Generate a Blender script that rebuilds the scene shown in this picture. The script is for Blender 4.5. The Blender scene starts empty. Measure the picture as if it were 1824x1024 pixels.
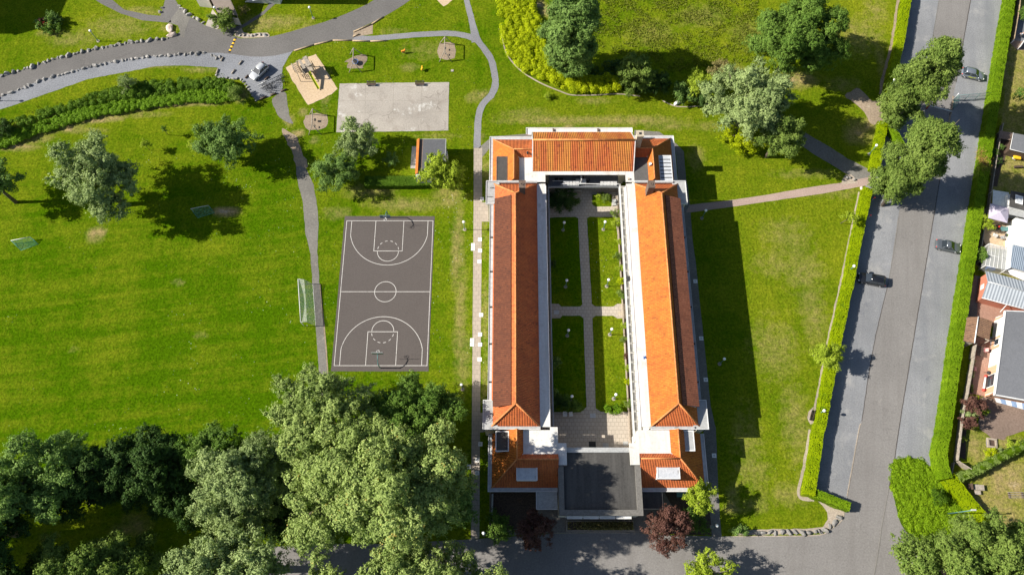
import bpy, bmesh, math, random
import numpy as np
from mathutils import Vector, Matrix, noise
random.seed(7); RNG = np.random.default_rng(11)
R = math.radians
sc = bpy.context.scene
COL = sc.collection

# ------------------------------------------------------------------ camera, sky, sun, exposure
FPX, CAMH, TILT = 1330.0, 117.0, R(21)
CT, ST = math.cos(TILT), math.sin(TILT)
cam_d = bpy.data.cameras.new('camera'); cam = bpy.data.objects.new('camera', cam_d); COL.objects.link(cam)
cam_d.sensor_fit = 'HORIZONTAL'; cam_d.sensor_width = 36.0; cam_d.lens = 36.0*FPX/1824.0
cam_d.clip_start = 0.5; cam_d.clip_end = 6000
cam.location = (0, 0, CAMH); cam.rotation_euler = (TILT, 0, 0)
sc.camera = cam
SUN_EL = R(35.3); SUN_AZ_DY = -0.005            # the light travels towards +X (east)
w = bpy.data.worlds.new('World'); sc.world = w; w.use_nodes = True
nt = w.node_tree; nt.nodes.clear()
o_ = nt.nodes.new('ShaderNodeOutputWorld'); bg = nt.nodes.new('ShaderNodeBackground'); sky = nt.nodes.new('ShaderNodeTexSky')
sky.sky_type = 'NISHITA'; sky.sun_disc = False; sky.sun_elevation = SUN_EL; sky.sun_rotation = R(-90)
bg.inputs['Strength'].default_value = 0.06
nt.links.new(sky.outputs[0], bg.inputs[0]); nt.links.new(bg.outputs[0], o_.inputs[0])
sun_d = bpy.data.lights.new('sun', 'SUN'); sun_d.energy = 5.0; sun_d.angle = R(0.5); sun_d.color = (1, .94, .84)
sun = bpy.data.objects.new('sun', sun_d); COL.objects.link(sun); sun.location = (-200, 0, 150)
SD = Vector((math.cos(SUN_EL), math.cos(SUN_EL)*SUN_AZ_DY, -math.sin(SUN_EL))).normalized()
sun.rotation_euler = SD.to_track_quat('-Z', 'Y').to_euler()
vs = sc.view_settings; vs.view_transform = 'Standard'; vs.look = 'None'; vs.gamma = 1; vs.exposure = 0.95

# ------------------------------------------------------------------ helpers
def P(px, py, z=0.0):
    """a pixel of the survey picture taken down to the point of the place at height z"""
    u = (px-912)/FPX; v = (512-py)/FPX; k = (CAMH-z)/(CT-v*ST)
    return Vector((u*k, (ST+v*CT)*k, z))
def P2(px, py, z=0.0):
    p = P(px, py, z); return (p.x, p.y)

def catmull(pts, n=6, closed=False):
    out = []; N = len(pts)
    for i in range(N if closed else N-1):
        g = lambda j: np.array(pts[j % N] if closed else pts[max(0, min(N-1, j))], float)
        p0, p1, p2, p3 = g(i-1), g(i), g(i+1), g(i+2)
        for k in range(n):
            t = k/n
            out.append(tuple(.5*((2*p1)+(p2-p0)*t+(2*p0-5*p1+4*p2-p3)*t*t+(3*p1-p0-3*p2+p3)*t**3)))
    if not closed: out.append(tuple(pts[-1]))
    return out
def nvec(x, y, z):
    return Vector((noise.noise(Vector((x, y, z)))*1.6, noise.noise(Vector((x+37.3, y-11.7, z+5.1)))*1.6, 0))
def rough(pts, step, amp, seed=0, closed=True):
    out = []; N = len(pts)
    for i in range(N if closed else N-1):
        a = np.array(pts[i], float); b = np.array(pts[(i+1) % N], float); L = np.linalg.norm(b-a); n = max(1, int(L/step))
        for k in range(n):
            p = a+(b-a)*k/n
            d = nvec(p[0]*.9+seed, p[1]*.9, seed*1.7)+.5*nvec(p[0]*2.7, p[1]*2.7+seed, 3)
            out.append((p[0]+d.x*amp, p[1]+d.y*amp))
    if not closed: out.append(tuple(pts[-1]))
    return out
def ribbon(center, width):
    c = [np.array(p, float) for p in center]; L, Rr = [], []
    for i, p in enumerate(c):
        d = c[min(i+1, len(c)-1)]-c[max(i-1, 0)]; d /= max(1e-9, np.linalg.norm(d)); n = np.array((-d[1], d[0]))
        wd = width[i] if isinstance(width, (list, tuple)) else width
        L.append(tuple(p+n*wd/2)); Rr.append(tuple(p-n*wd/2))
    return L+Rr[::-1]

def tag(o, label=None, cat=None, group=None, kind=None):
    if label: o['label'] = label
    if cat: o['category'] = cat
    if group: o['group'] = group
    if kind: o['kind'] = kind
    return o
def thing(name, label, cat, loc=(0, 0, 0), rz=0.0, group=None):
    o = bpy.data.objects.new(name, None); COL.objects.link(o); o.empty_display_size = .3
    o.location = loc; o.rotation_euler = (0, 0, rz)
    return tag(o, label, cat, group)
def copy_tree(o, loc=None, rz=None, label=None, group=None, parent=None):
    c = o.copy(); COL.objects.link(c)
    if parent is not None: c.parent = parent
    if loc is not None: c.location = loc
    if rz is not None: c.rotation_euler = (0, 0, rz)
    if label: c['label'] = label
    if group: c['group'] = group
    for ch in [x for x in COL.objects if x.parent == o]: copy_tree(ch, parent=c)
    return c

class MB:
    def __init__(s): s.v = []; s.f = []; s.m = []; s.uv = {}; s.sm = []
    def add(s, vs, fs, mi=0, smooth=False):
        b = len(s.v); s.v += [tuple(x) for x in vs]
        for f in fs: s.f.append(tuple(b+i for i in f)); s.m.append(mi); s.sm.append(smooth)
        return s
    def box(s, c, d, rz=0.0, mi=0, rx=0.0, ry=0.0):
        M = Matrix.Translation(Vector(c)) @ Matrix.Rotation(rz, 4, 'Z') @ Matrix.Rotation(ry, 4, 'Y') @ Matrix.Rotation(rx, 4, 'X')
        x, y, z = d[0]/2, d[1]/2, d[2]/2
        vs = [M @ Vector(p) for p in ((-x,-y,-z),(x,-y,-z),(x,y,-z),(-x,y,-z),(-x,-y,z),(x,-y,z),(x,y,z),(-x,y,z))]
        return s.add(vs, [(0,3,2,1),(4,5,6,7),(0,1,5,4),(1,2,6,5),(2,3,7,6),(3,0,4,7)], mi)
    def bx(s, x0, x1, y0, y1, z0, z1, mi=0): return s.box(((x0+x1)/2, (y0+y1)/2, (z0+z1)/2), (abs(x1-x0), abs(y1-y0), abs(z1-z0)), mi=mi)
    def prism(s, pts, z0, z1, mi=0, side=None):
        n = len(pts); side = mi if side is None else side
        a = sum(pts[i][0]*pts[(i+1) % n][1]-pts[(i+1) % n][0]*pts[i][1] for i in range(n))
        if a < 0: pts = pts[::-1]
        vs = [(p[0], p[1], z0) for p in pts]+[(p[0], p[1], z1) for p in pts]
        s.add(vs, [tuple(range(n, 2*n))], mi); b = len(s.v)-2*n
        s.f.append(tuple(b+i for i in range(n-1, -1, -1))); s.m.append(side); s.sm.append(False)
        for i in range(n):
            j = (i+1) % n; s.f.append((b+i, b+j, b+n+j, b+n+i)); s.m.append(side); s.sm.append(False)
        return s
    def slab(s, poly, t=.1, mi=0, udir=None):
        """roof panel: upward polygon with thickness; uv in metres along eave and slope"""
        p = [Vector(q) for q in poly]; n = len(p)
        nr = Vector((0, 0, 0))
        for i in range(n): nr += p[i].cross(p[(i+1) % n])
        if nr.z < 0: p.reverse(); nr = -nr
        nr.normalize(); u = Vector(udir).normalized() if udir else Vector((0, 0, 1)).cross(nr).normalized()
        v = nr.cross(u); b = len(s.v); f0 = len(s.f)
        low = [q-nr*t for q in p]
        s.v += [tuple(q) for q in p]+[tuple(q) for q in low]
        fs = [tuple(range(b, b+n)), tuple(range(b+2*n-1, b+n-1, -1))]+[(b+i, b+n+i, b+n+(i+1) % n, b+(i+1) % n) for i in range(n)]
        for f in fs: s.f.append(f); s.m.append(mi); s.sm.append(False)
        s.uv[f0] = [(q.dot(u), q.dot(v)) for q in p]
        return s
    def tube(s, pts, r, n=8, mi=0, cap=True):
        pts = [Vector(p) for p in pts]; N = len(pts); rr = r if isinstance(r, (list, tuple)) else [r]*N; b = len(s.v)
        for i, p in enumerate(pts):
            d = (pts[min(i+1, N-1)]-pts[max(i-1, 0)]).normalized(); a = Vector((0, 0, 1)) if abs(d.z) < .9 else Vector((1, 0, 0))
            e = d.cross(a).normalized(); g = d.cross(e)
            for k in range(n):
                t = 2*math.pi*k/n; s.v.append(tuple(p+(e*math.cos(t)+g*math.sin(t))*rr[i]))
        for i in range(N-1):
            for k in range(n):
                k2 = (k+1) % n; s.f.append((b+i*n+k, b+(i+1)*n+k, b+(i+1)*n+k2, b+i*n+k2)); s.m.append(mi); s.sm.append(n > 5)
        if cap:
            s.f.append(tuple(b+k for k in range(n))); s.m.append(mi); s.sm.append(False)
            s.f.append(tuple(b+(N-1)*n+k for k in range(n-1, -1, -1))); s.m.append(mi); s.sm.append(False)
        return s
    def ball(s, c, r, nu=12, nv=8, mi=0, sq=(1, 1, 1)):
        vs, fs = [], []
        for i in range(nv+1):
            a = math.pi*i/nv
            for k in range(nu):
                t = 2*math.pi*k/nu
                vs.append((c[0]+r*sq[0]*math.sin(a)*math.cos(t), c[1]+r*sq[1]*math.sin(a)*math.sin(t), c[2]+r*sq[2]*math.cos(a)))
        for i in range(nv):
            for k in range(nu):
                k2 = (k+1) % nu; fs.append((i*nu+k, (i+1)*nu+k, (i+1)*nu+k2, i*nu+k2))
        return s.add(vs, fs, mi, True)
    def ring(s, c, R0, r, n=16, m=6, axis='Z', mi=0):
        vs, fs = [], []
        for i in range(n):
            a = 2*math.pi*i/n
            for k in range(m):
                t = 2*math.pi*k/m; q = R0+r*math.cos(t); x, y, z = q*math.cos(a), q*math.sin(a), r*math.sin(t)
                if axis == 'Y': x, y, z = x, z, y
                if axis == 'X': x, y, z = z, x, y
                vs.append((c[0]+x, c[1]+y, c[2]+z))
        for i in range(n):
            for k in range(m): fs.append((i*m+k, ((i+1) % n)*m+k, ((i+1) % n)*m+(k+1) % m, i*m+(k+1) % m))
        return s.add(vs, fs, mi, True)
    def build(s, name, mats, parent=None, world=True, origin=None, bevel=0.0):
        me = bpy.data.meshes.new(name)
        off = Vector(parent.location) if (parent is not None and world) else Vector(origin or (0, 0, 0))
        if parent is not None and world and parent.rotation_euler.z:
            Mi = Matrix.Rotation(-parent.rotation_euler.z, 3, 'Z'); vv = [tuple(Mi @ (Vector(q)-off)) for q in s.v]
        else: vv = [(q[0]-off.x, q[1]-off.y, q[2]-off.z) for q in s.v] if (world or origin) else s.v
        me.from_pydata(vv, [], s.f)
        me.polygons.foreach_set('material_index', s.m); me.polygons.foreach_set('use_smooth', s.sm)
        for m in (mats if isinstance(mats, (list, tuple)) else [mats]): me.materials.append(m)
        if s.uv:
            l = me.uv_layers.new(name='UVMap')
            for fi, uvs in s.uv.items():
                pl = me.polygons[fi]
                for k, li in enumerate(pl.loop_indices): l.data[li].uv = uvs[k]
        me.validate(); me.update()
        o = bpy.data.objects.new(name, me); COL.objects.link(o)
        if parent is not None: o.parent = parent
        elif origin: o.location = origin
        if bevel:
            b = o.modifiers.new('bevel', 'BEVEL'); b.width = bevel; b.segments = 2; b.limit_method = 'ANGLE'; b.angle_limit = R(40)
        return o

# ------------------------------------------------------------------ materials
MATS = {}
def nodes(name):
    m = bpy.data.materials.new(name); m.use_nodes = True; t = m.node_tree; b = t.nodes['Principled BSDF']; MATS[name] = m
    return m, t, b
def N(t, typ, **kw):
    n = t.nodes.new(typ)
    for k, v in kw.items():
        if k in n.inputs: n.inputs[k].default_value = v
        else: setattr(n, k, v)
    return n
def mixc(t, f, a, b, blend='MIX'):
    n = t.nodes.new('ShaderNodeMix'); n.data_type = 'RGBA'; n.blend_type = blend
    for i, x in ((0, f), (6, a), (7, b)):
        if hasattr(x, 'is_linked') or hasattr(x, 'links'): t.links.new(x, n.inputs[i])
        elif i == 0: n.inputs[0].default_value = x
        else: n.inputs[i].default_value = (*x, 1) if len(x) == 3 else x
    return n.outputs[2]
def ramp(t, src, a, b, lo=0.0, hi=1.0):
    n = t.nodes.new('ShaderNodeMapRange'); n.inputs[1].default_value = a; n.inputs[2].default_value = b; n.inputs[3].default_value = lo; n.inputs[4].default_value = hi
    t.links.new(src, n.inputs[0]); return n.outputs[0]
def mth(t, op, a, b=None):
    n = t.nodes.new('ShaderNodeMath'); n.operation = op
    for i, x in ((0, a), (1, b)):
        if x is None: continue
        if isinstance(x, (int, float)): n.inputs[i].default_value = x
        else: t.links.new(x, n.inputs[i])
    return n.outputs[0]
def nz(t, co, scale, detail=3, rough_=.6, dist=0.0):
    n = N(t, 'ShaderNodeTexNoise', Scale=scale, Detail=detail, Roughness=rough_, Distortion=dist); t.links.new(co, n.inputs['Vector']); return n.outputs['Fac']
def geo(t): return t.nodes.new('ShaderNodeNewGeometry').outputs['Position']
def objco(t): return t.nodes.new('ShaderNodeTexCoord').outputs['Object']
def stretched(t, co, rot, sx, sy):
    a = N(t, 'ShaderNodeMapping'); a.inputs['Rotation'].default_value = (0, 0, rot); t.links.new(co, a.inputs[0])
    b_ = N(t, 'ShaderNodeMapping'); b_.inputs['Scale'].default_value = (sx, sy, 1); t.links.new(a.outputs[0], b_.inputs[0]); return b_.outputs[0]
def bump(t, b, h, strength=.4, dist=.05):
    n = N(t, 'ShaderNodeBump', Strength=strength, Distance=dist); t.links.new(h, n.inputs['Height']); t.links.new(n.outputs[0], b.inputs['Normal'])
def simple(name, c, rough_=.6, metal=0.0, var=.12, scale=3.0, spec=.5, bmp=0.0, dirt=None):
    m, t, b = nodes(name); g = geo(t); f = nz(t, g, scale, 4)
    lo = tuple(x*(1-var*1.6) for x in c); hi = tuple(min(1, x*(1+var*1.2)) for x in c)
    cc = mixc(t, ramp(t, f, .3, .7), lo, hi)
    if dirt:
        d = nz(t, g, dirt[1], 5, .7); cc = mixc(t, ramp(t, d, dirt[2], dirt[2]+.16), cc, dirt[0])
    t.links.new(cc, b.inputs['Base Color']); b.inputs['Roughness'].default_value = rough_; b.inputs['Metallic'].default_value = metal
    b.inputs['Specular IOR Level'].default_value = spec
    if bmp: bump(t, b, nz(t, g, scale*6, 3), bmp, .03)
    return m

def speckle(name, base, lo, hi, fine=9.0, med=.5, bmp=.4, tone=.22, patches=None, streak=None, crack=None):
    """asphalt, gravel, concrete, soil: fine grain + broad tone + optional patches"""
    m, t, b = nodes(name); g = geo(t)
    f = nz(t, g, fine*.55, 4, .85); md = nz(t, g, med, 6, .72); bd = nz(t, g, .09, 3)
    c = mixc(t, ramp(t, f, .33, .67), lo, hi)
    c = mixc(t, ramp(t, md, .3, .7, 0, .40), c, base)
    k = mth(t, 'ADD', ramp(t, bd, .3, .7, 1-tone, 1+tone), ramp(t, md, .25, .75, -tone*.5, tone*.5))
    c2 = t.nodes.new('ShaderNodeVectorMath'); c2.operation = 'SCALE'; t.links.new(c, c2.inputs[0]); t.links.new(k, c2.inputs[3]); c = c2.outputs[0]
    if patches:
        for col, s, th, wdt in patches:
            c = mixc(t, ramp(t, nz(t, g, s, 6, .7, .3), th, th+wdt), c, col)
    if crack:
        vw = t.nodes.new('ShaderNodeVectorMath'); vw.operation = 'ADD'; nc_ = N(t, 'ShaderNodeTexNoise', Scale=.6, Detail=4); t.links.new(g, nc_.inputs['Vector']); sc_ = t.nodes.new('ShaderNodeVectorMath'); sc_.operation = 'SCALE'; sc_.inputs[3].default_value = 2.2; t.links.new(nc_.outputs['Color'], sc_.inputs[0]); t.links.new(g, vw.inputs[0]); t.links.new(sc_.outputs[0], vw.inputs[1])
        vc = N(t, 'ShaderNodeTexVoronoi', Scale=crack[0]); vc.feature = 'DISTANCE_TO_EDGE'; t.links.new(vw.outputs[0], vc.inputs['Vector'])
        c = mixc(t, mth(t, 'MULTIPLY', ramp(t, vc.outputs['Distance'], 0, crack[1], crack[3], 0), ramp(t, nz(t, g, .2, 3), .48, .58)), c, crack[2])
    if streak:
        c = mixc(t, ramp(t, nz(t, stretched(t, g, streak[0], streak[1], streak[2]), 1.0, 4), .45, .72, 0, streak[4]), c, streak[3])
    t.links.new(c, b.inputs['Base Color']); b.inputs['Roughness'].default_value = .92; b.inputs['Specular IOR Level'].default_value = .25
    bump(t, b, f, bmp, .03)
    return m

asphalt = speckle('asphalt', (.118,.112,.108), (.085,.08,.077), (.165,.158,.15), 7, .35, .3, .13, [((.16,.15,.14), .5, .62, .12), ((.075,.07,.068), .9, .68, .08)], crack=(.15, .015, (.07,.064,.061), .5))
asphalt_r = speckle('asphalt_road', (.180,.171,.162), (.132,.125,.119), (.235,.224,.213), 7, .35, .3, .10, [((.23,.215,.20), .4, .62, .12), ((.12,.11,.105), .9, .70, .08)], streak=(R(-79), .05, .8, (.14,.13,.122), .45), crack=(.13, .012, (.10,.093,.088), .3))
asphalt_blue = speckle('asphalt_blue', (.195,.200,.207), (.13,.134,.142), (.265,.27,.278), 8, .4, .4, .15, [((.30,.295,.285), .22, .56, .18), ((.115,.122,.14), .35, .60, .16)], streak=(R(-79), .04, .55, (.13,.138,.155), .5))
gravel = speckle('gravel', (.175,.183,.20), (.09,.095,.108), (.28,.29,.31), 8, .5, .6, .15, [((.22,.215,.215), .25, .6, .2)])
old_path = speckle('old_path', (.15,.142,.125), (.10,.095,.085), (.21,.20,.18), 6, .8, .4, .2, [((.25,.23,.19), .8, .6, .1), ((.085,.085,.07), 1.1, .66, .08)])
paver_path = speckle('paver_path', (.19,.19,.2), (.12,.12,.13), (.25,.25,.265), 7, .5, .5, .14)
concrete = speckle('concrete', (.31,.285,.25), (.235,.215,.19), (.40,.365,.32), 7, .6, .25, .16, [((.235,.205,.175), .35, .54, .2), ((.50,.49,.46), .28, .58, .10), ((.16,.14,.12), 1.6, .66, .05)], crack=(.3, .03, (.15,.13,.11), .8))
brick_path = speckle('brick_path', (.30,.225,.19), (.22,.155,.13), (.4,.305,.26), 8, .8, .4, .12)
dirt = speckle('dirt', (.24,.185,.13), (.15,.11,.075), (.36,.29,.21), 6, .7, .6, .25, [((.42,.36,.28), .6, .62, .12)])
mulch = speckle('mulch', (.06,.042,.03), (.03,.02,.015), (.12,.085,.06), 7, .8, .8, .3)
terrace_brown = speckle('terrace_brown', (.17,.12,.095), (.12,.085,.066), (.24,.18,.145), 6, .6, .4, .15)
terrace_red = speckle('terrace_red', (.30,.175,.13), (.22,.125,.09), (.38,.23,.175), 6, .8, .3, .15)
sand = speckle('sand', (.46,.345,.225), (.35,.255,.16), (.55,.43,.295), 5, 1.6, .8, .08)
curb_mat = speckle('curb_stone', (.30,.25,.20), (.2,.165,.13), (.42,.36,.29), 6, .6, .3, .2)

# court: warm grey asphalt with faint seams
m, t, b = nodes('court_asphalt'); g = geo(t)
f = nz(t, g, 4, 4, .85); md = nz(t, g, .3, 6, .7)
c = mixc(t, ramp(t, f, .3, .7), (.055,.046,.042), (.094,.080,.073)); c = mixc(t, ramp(t, md, .35, .7, 0, .45), c, (.088,.075,.069))
sx = t.nodes.new('ShaderNodeSeparateXYZ'); t.links.new(g, sx.inputs[0])
ln = mth(t, 'ABSOLUTE', mth(t, 'SUBTRACT', mth(t, 'FRACT', mth(t, 'ADD', mth(t, 'DIVIDE', sx.outputs[0], 3.75), ramp(t, nz(t, g, .25, 3), 0, 1, -.03, .03))), .5))
c = mixc(t, mth(t, 'MULTIPLY', ramp(t, ln, .0, .022, .75, 0), ramp(t, nz(t, g, .5, 3), .35, .6)), c, (.07,.06,.055))
t.links.new(c, b.inputs['Base Color']); b.inputs['Roughness'].default_value = .9; bump(t, b, f, .25, .02)
court_mat = m

# square paving slabs
def paving(name, size, c1, c2, joint, squash=1.0, jw=.03, rot=0.0):
    m, t, b = nodes(name); g = geo(t)
    mp = N(t, 'ShaderNodeMapping'); mp.inputs['Rotation'].default_value = (0, 0, rot); t.links.new(g, mp.inputs[0])
    br = N(t, 'ShaderNodeTexBrick', Scale=1.0); br.inputs['Color1'].default_value = (*c1, 1); br.inputs['Color2'].default_value = (*c2, 1); br.inputs['Mortar'].default_value = (*joint, 1)
    br.inputs['Mortar Size'].default_value = jw; br.inputs['Brick Width'].default_value = size*squash; br.inputs['Row Height'].default_value = size; br.offset = .5
    t.links.new(mp.outputs[0], br.inputs['Vector'])
    c = mixc(t, ramp(t, nz(t, g, .6, 5, .7), .35, .7, 0, .4), br.outputs['Color'], tuple(x*.7 for x in c1))
    c = mixc(t, ramp(t, nz(t, g, 7, 2), .3, .7, 0, .25), c, tuple(x*1.2 for x in c2))
    t.links.new(c, b.inputs['Base Color']); b.inputs['Roughness'].default_value = .85; bump(t, b, br.outputs['Fac'], -.3, .01)
    return m
court_paving = paving('court_paving', .62, (.38,.33,.27), (.43,.375,.31), (.21,.18,.15), 1.0, .035)
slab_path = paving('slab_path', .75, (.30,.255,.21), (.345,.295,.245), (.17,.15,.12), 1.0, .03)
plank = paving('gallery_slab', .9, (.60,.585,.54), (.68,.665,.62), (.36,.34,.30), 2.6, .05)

# grass: attributes dry / yel painted per place on the ground sheet
m, t, b = nodes('grass'); g = geo(t)
def att(t, n):
    a = t.nodes.new('ShaderNodeAttribute'); a.attribute_name = n; return a.outputs['Fac']
fine = nz(t, g, 2.6, 6, .9); med = nz(t, g, .75, 4, .65); big = nz(t, g, .13, 4, .6)
mow = nz(t, stretched(t, g, R(-8), .035, .55), 1.0, 4, .65)
yel = mth(t, 'ADD', att(t, 'yel'), mth(t, 'ADD', ramp(t, big, .3, .7, -.28, .28), ramp(t, med, .3, .7, -.22, .22)))
yel = mth(t, 'ADD', yel, mth(t, 'MULTIPLY', att(t, 'mow'), ramp(t, mow, .37, .63, -.16, .22)))
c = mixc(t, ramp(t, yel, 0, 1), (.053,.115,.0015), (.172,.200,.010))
c = mixc(t, ramp(t, nz(t, g, 1.7, 3, .7), .56, .72, 0, .55), c, (.038,.100,.002))
dry = mth(t, 'ADD', att(t, 'dry'), mth(t, 'MULTIPLY', ramp(t, med, .25, .75, -.5, .5), mth(t, 'ADD', att(t, 'dry'), .12)))
c = mixc(t, ramp(t, dry, .12, .85), c, (.30,.235,.105))
c = mixc(t, ramp(t, dry, .85, 1.25), c, (.40,.33,.235))
c = mixc(t, ramp(t, fine, .39, .61, .0, 1.0), mixc(t, 1.0, c, (.50,.53,.5), 'MULTIPLY'), mixc(t, 1.0, c, (1.5,1.45,1.4), 'MULTIPLY'))
vo = N(t, 'ShaderNodeTexVoronoi', Scale=1.3); t.links.new(g, vo.inputs['Vector'])
dz = mth(t, 'MULTIPLY', ramp(t, vo.outputs['Distance'], .05, .11, 1, 0), ramp(t, mth(t, 'ADD', nz(t, g, .16, 3), att(t, 'daisy')), .60, .78, 0, .8))
c = mixc(t, dz, c, (.55,.56,.47))
t.links.new(c, b.inputs['Base Color']); b.inputs['Roughness'].default_value = 1.0; b.inputs['Specular IOR Level'].default_value = 0.0
bump(t, b, mth(t, 'ADD', fine, mth(t, 'MULTIPLY', med, 1.5)), .9, .16)
grass = m

# foliage
def leafmat(name, dark, light, trans=.35, rough_=.55, warm=None):
    m, t, b = nodes(name); a = att(t, 'tint')
    c = mixc(t, a, dark, light)
    if warm: c = mixc(t, ramp(t, a, .93, 1.0), c, warm)
    t.links.new(c, b.inputs['Base Color']); b.inputs['Roughness'].default_value = rough_; b.inputs['Specular IOR Level'].default_value = .06
    tr = t.nodes.new('ShaderNodeBsdfTranslucent'); t.links.new(mixc(t, 1.0, c, (1.1,1.25,.5), 'MULTIPLY'), tr.inputs[0])
    ms = t.nodes.new('ShaderNodeMixShader'); ms.inputs[0].default_value = trans
    out = [n for n in t.nodes if n.type == 'OUTPUT_MATERIAL'][0]
    t.links.new(b.outputs[0], ms.inputs[1]); t.links.new(tr.outputs[0], ms.inputs[2]); t.links.new(ms.outputs[0], out.inputs[0])
    return m
L_willow = leafmat('leaf_willow', (.118,.182,.040), (.385,.470,.150), .22, .5, (.42,.30,.08))
L_silver = leafmat('leaf_silver', (.122,.182,.058), (.390,.475,.190), .22)
L_green = leafmat('leaf_green', (.042,.100,.012), (.185,.290,.052), .25)
L_dark = leafmat('leaf_dark', (.020,.055,.012), (.085,.145,.034), .2)
L_teal = leafmat('leaf_teal', (.060,.124,.024), (.245,.365,.092), .2)
L_plane = leafmat('leaf_plane', (.068,.125,.018), (.250,.330,.075), .25)
L_lime = leafmat('leaf_lime', (.16,.235,.010), (.44,.53,.06), .3)
L_yellow = leafmat('leaf_yellow', (.15,.225,.003), (.54,.59,.012), .3)
L_hedge = leafmat('leaf_hedge', (.165,.250,.002), (.300,.380,.004), .12)
L_hedge2 = leafmat('leaf_hedge_green', (.078,.165,.003), (.215,.335,.012), .2)
L_box = leafmat('leaf_box', (.035,.085,.005), (.10,.18,.014), .2)
L_reed = leafmat('leaf_reed', (.065,.155,.005), (.20,.34,.022), .25)
L_bank = leafmat('leaf_bank', (.040,.100,.006), (.145,.245,.024), .2)
L_plum = leafmat('leaf_plum', (.055,.022,.019), (.19,.098,.074), .2)
L_brown = leafmat('leaf_brown', (.13,.12,.035), (.34,.29,.12), .25)
L_meadow = leafmat('leaf_meadow', (.10,.145,.010), (.25,.27,.045), .3)
bark = simple('bark', (.14,.11,.08), .9, var=.35, scale=4, bmp=.8)
core_mat = simple('hedge_core', (.055,.10,.003), .95, var=.3, spec=.05)

# building materials
def tiles(name, base, alt, dark, pw=.24, ph=.36, lich=(.36,.26,.04), dk=.55, band=None):
    m, t, b = nodes(name); uv = t.nodes.new('ShaderNodeUVMap').outputs[0]; g = geo(t)
    sp = t.nodes.new('ShaderNodeSeparateXYZ'); t.links.new(uv, sp.inputs[0])
    u = mth(t, 'DIVIDE', sp.outputs[0], pw); v = mth(t, 'DIVIDE', sp.outputs[1], ph)
    cb = t.nodes.new('ShaderNodeCombineXYZ'); t.links.new(mth(t, 'FLOOR', u), cb.inputs[0]); t.links.new(mth(t, 'FLOOR', v), cb.inputs[1])
    wn = t.nodes.new('ShaderNodeTexWhiteNoise'); wn.noise_dimensions = '2D'; t.links.new(cb.outputs[0], wn.inputs['Vector'])
    c = mixc(t, wn.outputs['Value'], base, alt)
    if band:
        mp = N(t, 'ShaderNodeMapping'); mp.inputs['Scale'].default_value = (.75, .05, 1); t.links.new(uv, mp.inputs[0]); c = mixc(t, ramp(t, nz(t, mp.outputs[0], 1.0, 3), .42, .62, 0, .85), c, band)
    c = mixc(t, ramp(t, nz(t, g, .45, 5, .7), .45, .75, 0, dk), c, dark)
    c = mixc(t, ramp(t, nz(t, g, 1.3, 5, .75), .60, .75, 0, .6), c, dark)
    mq = N(t, 'ShaderNodeMapping'); mq.inputs['Scale'].default_value = (1.7, .16, 1); t.links.new(uv, mq.inputs[0]); c = mixc(t, ramp(t, nz(t, mq.outputs[0], 1.0, 4, .7), .50, .72, 0, .5), c, dark)
    c = mixc(t, ramp(t, wn.outputs['Value'], .93, .97, 0, .55), c, tuple(x*.6 for x in dark))
    c = mixc(t, ramp(t, nz(t, g, .35, 5, .8), .68, .78, 0, .6), c, lich)
    wv = mth(t, 'SINE', mth(t, 'MULTIPLY', u, 2*math.pi)); st = mth(t, 'FRACT', v)
    c = mixc(t, ramp(t, wv, -1, -.35, .55, 0), c, tuple(x*.35 for x in dark))  # channels between tile columns darkened: their shading is put into the colour too
    c = mixc(t, ramp(t, st, 0, .12, .45, 0), c, tuple(x*.4 for x in dark))
    t.links.new(c, b.inputs['Base Color']); b.inputs['Roughness'].default_value = .75; b.inputs['Specular IOR Level'].default_value = .3
    bump(t, b, mth(t, 'ADD', wv, mth(t, 'MULTIPLY', st, -1.0)), .7, .05)
    return m
tile_orange = tiles('tile_orange', (.47,.130,.016), (.56,.185,.026), (.27,.07,.018))
tile_rust = tiles('tile_rust', (.50,.125,.034), (.60,.17,.045), (.26,.06,.027), dk=.6)
tile_brown = tiles('tile_brown', (.125,.038,.017), (.172,.056,.025), (.068,.024,.015), .3, .3)
tile_brown_b = tiles('tile_brown_lifted', (.235,.080,.042), (.31,.115,.062), (.12,.044,.028), .3, .3)  # copy of the brown tile, colour raised because sun only grazes the east dormer
tile_dull = tiles('tile_dull', (.22,.125,.075), (.29,.17,.10), (.12,.07,.05), .3, .32)
ridge_mat = simple('ridge_tile', (.55,.20,.06), .8, var=.25, scale=2.5, dirt=((.45,.34,.05), .8, .58))
roof_white = speckle('roof_white', (.60,.59,.56), (.52,.51,.48), (.68,.67,.64), 5, .6, .1, .08, [((.40,.38,.34), .35, .56, .16), ((.24,.225,.195), 1.4, .64, .07)], streak=(0, 1.3, .12, (.42,.40,.36), .6))
roof_grey = speckle('roof_grey', (.33,.335,.33), (.26,.265,.26), (.42,.425,.42), 5, .7, .15, .12, [((.15,.145,.13), .6, .6, .1)])
roof_black = speckle('roof_black', (.055,.053,.05), (.042,.04,.038), (.075,.072,.068), 5, .8, .2, .2, [((.11,.105,.095), .5, .62, .14)], streak=(0, 1.1, .06, (.10,.097,.09), .6))
roof_slate = speckle('roof_slate', (.135,.14,.152), (.115,.12,.13), (.165,.17,.185), 7, .8, .2, .07, [((.30,.19,.08), 1.2, .73, .05)])
wall_cream = simple('wall_cream', (.62,.58,.50), .85, var=.08, scale=1.2, dirt=((.4,.36,.3), .5, .64))
wall_white = simple('wall_white', (.64,.63,.60), .8, var=.08, scale=1.2, dirt=((.42,.40,.36), .6, .62))
trim_white = simple('trim_white', (.64,.64,.63), .5, var=.10, scale=1.5, dirt=((.40,.39,.36), .8, .62))
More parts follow.
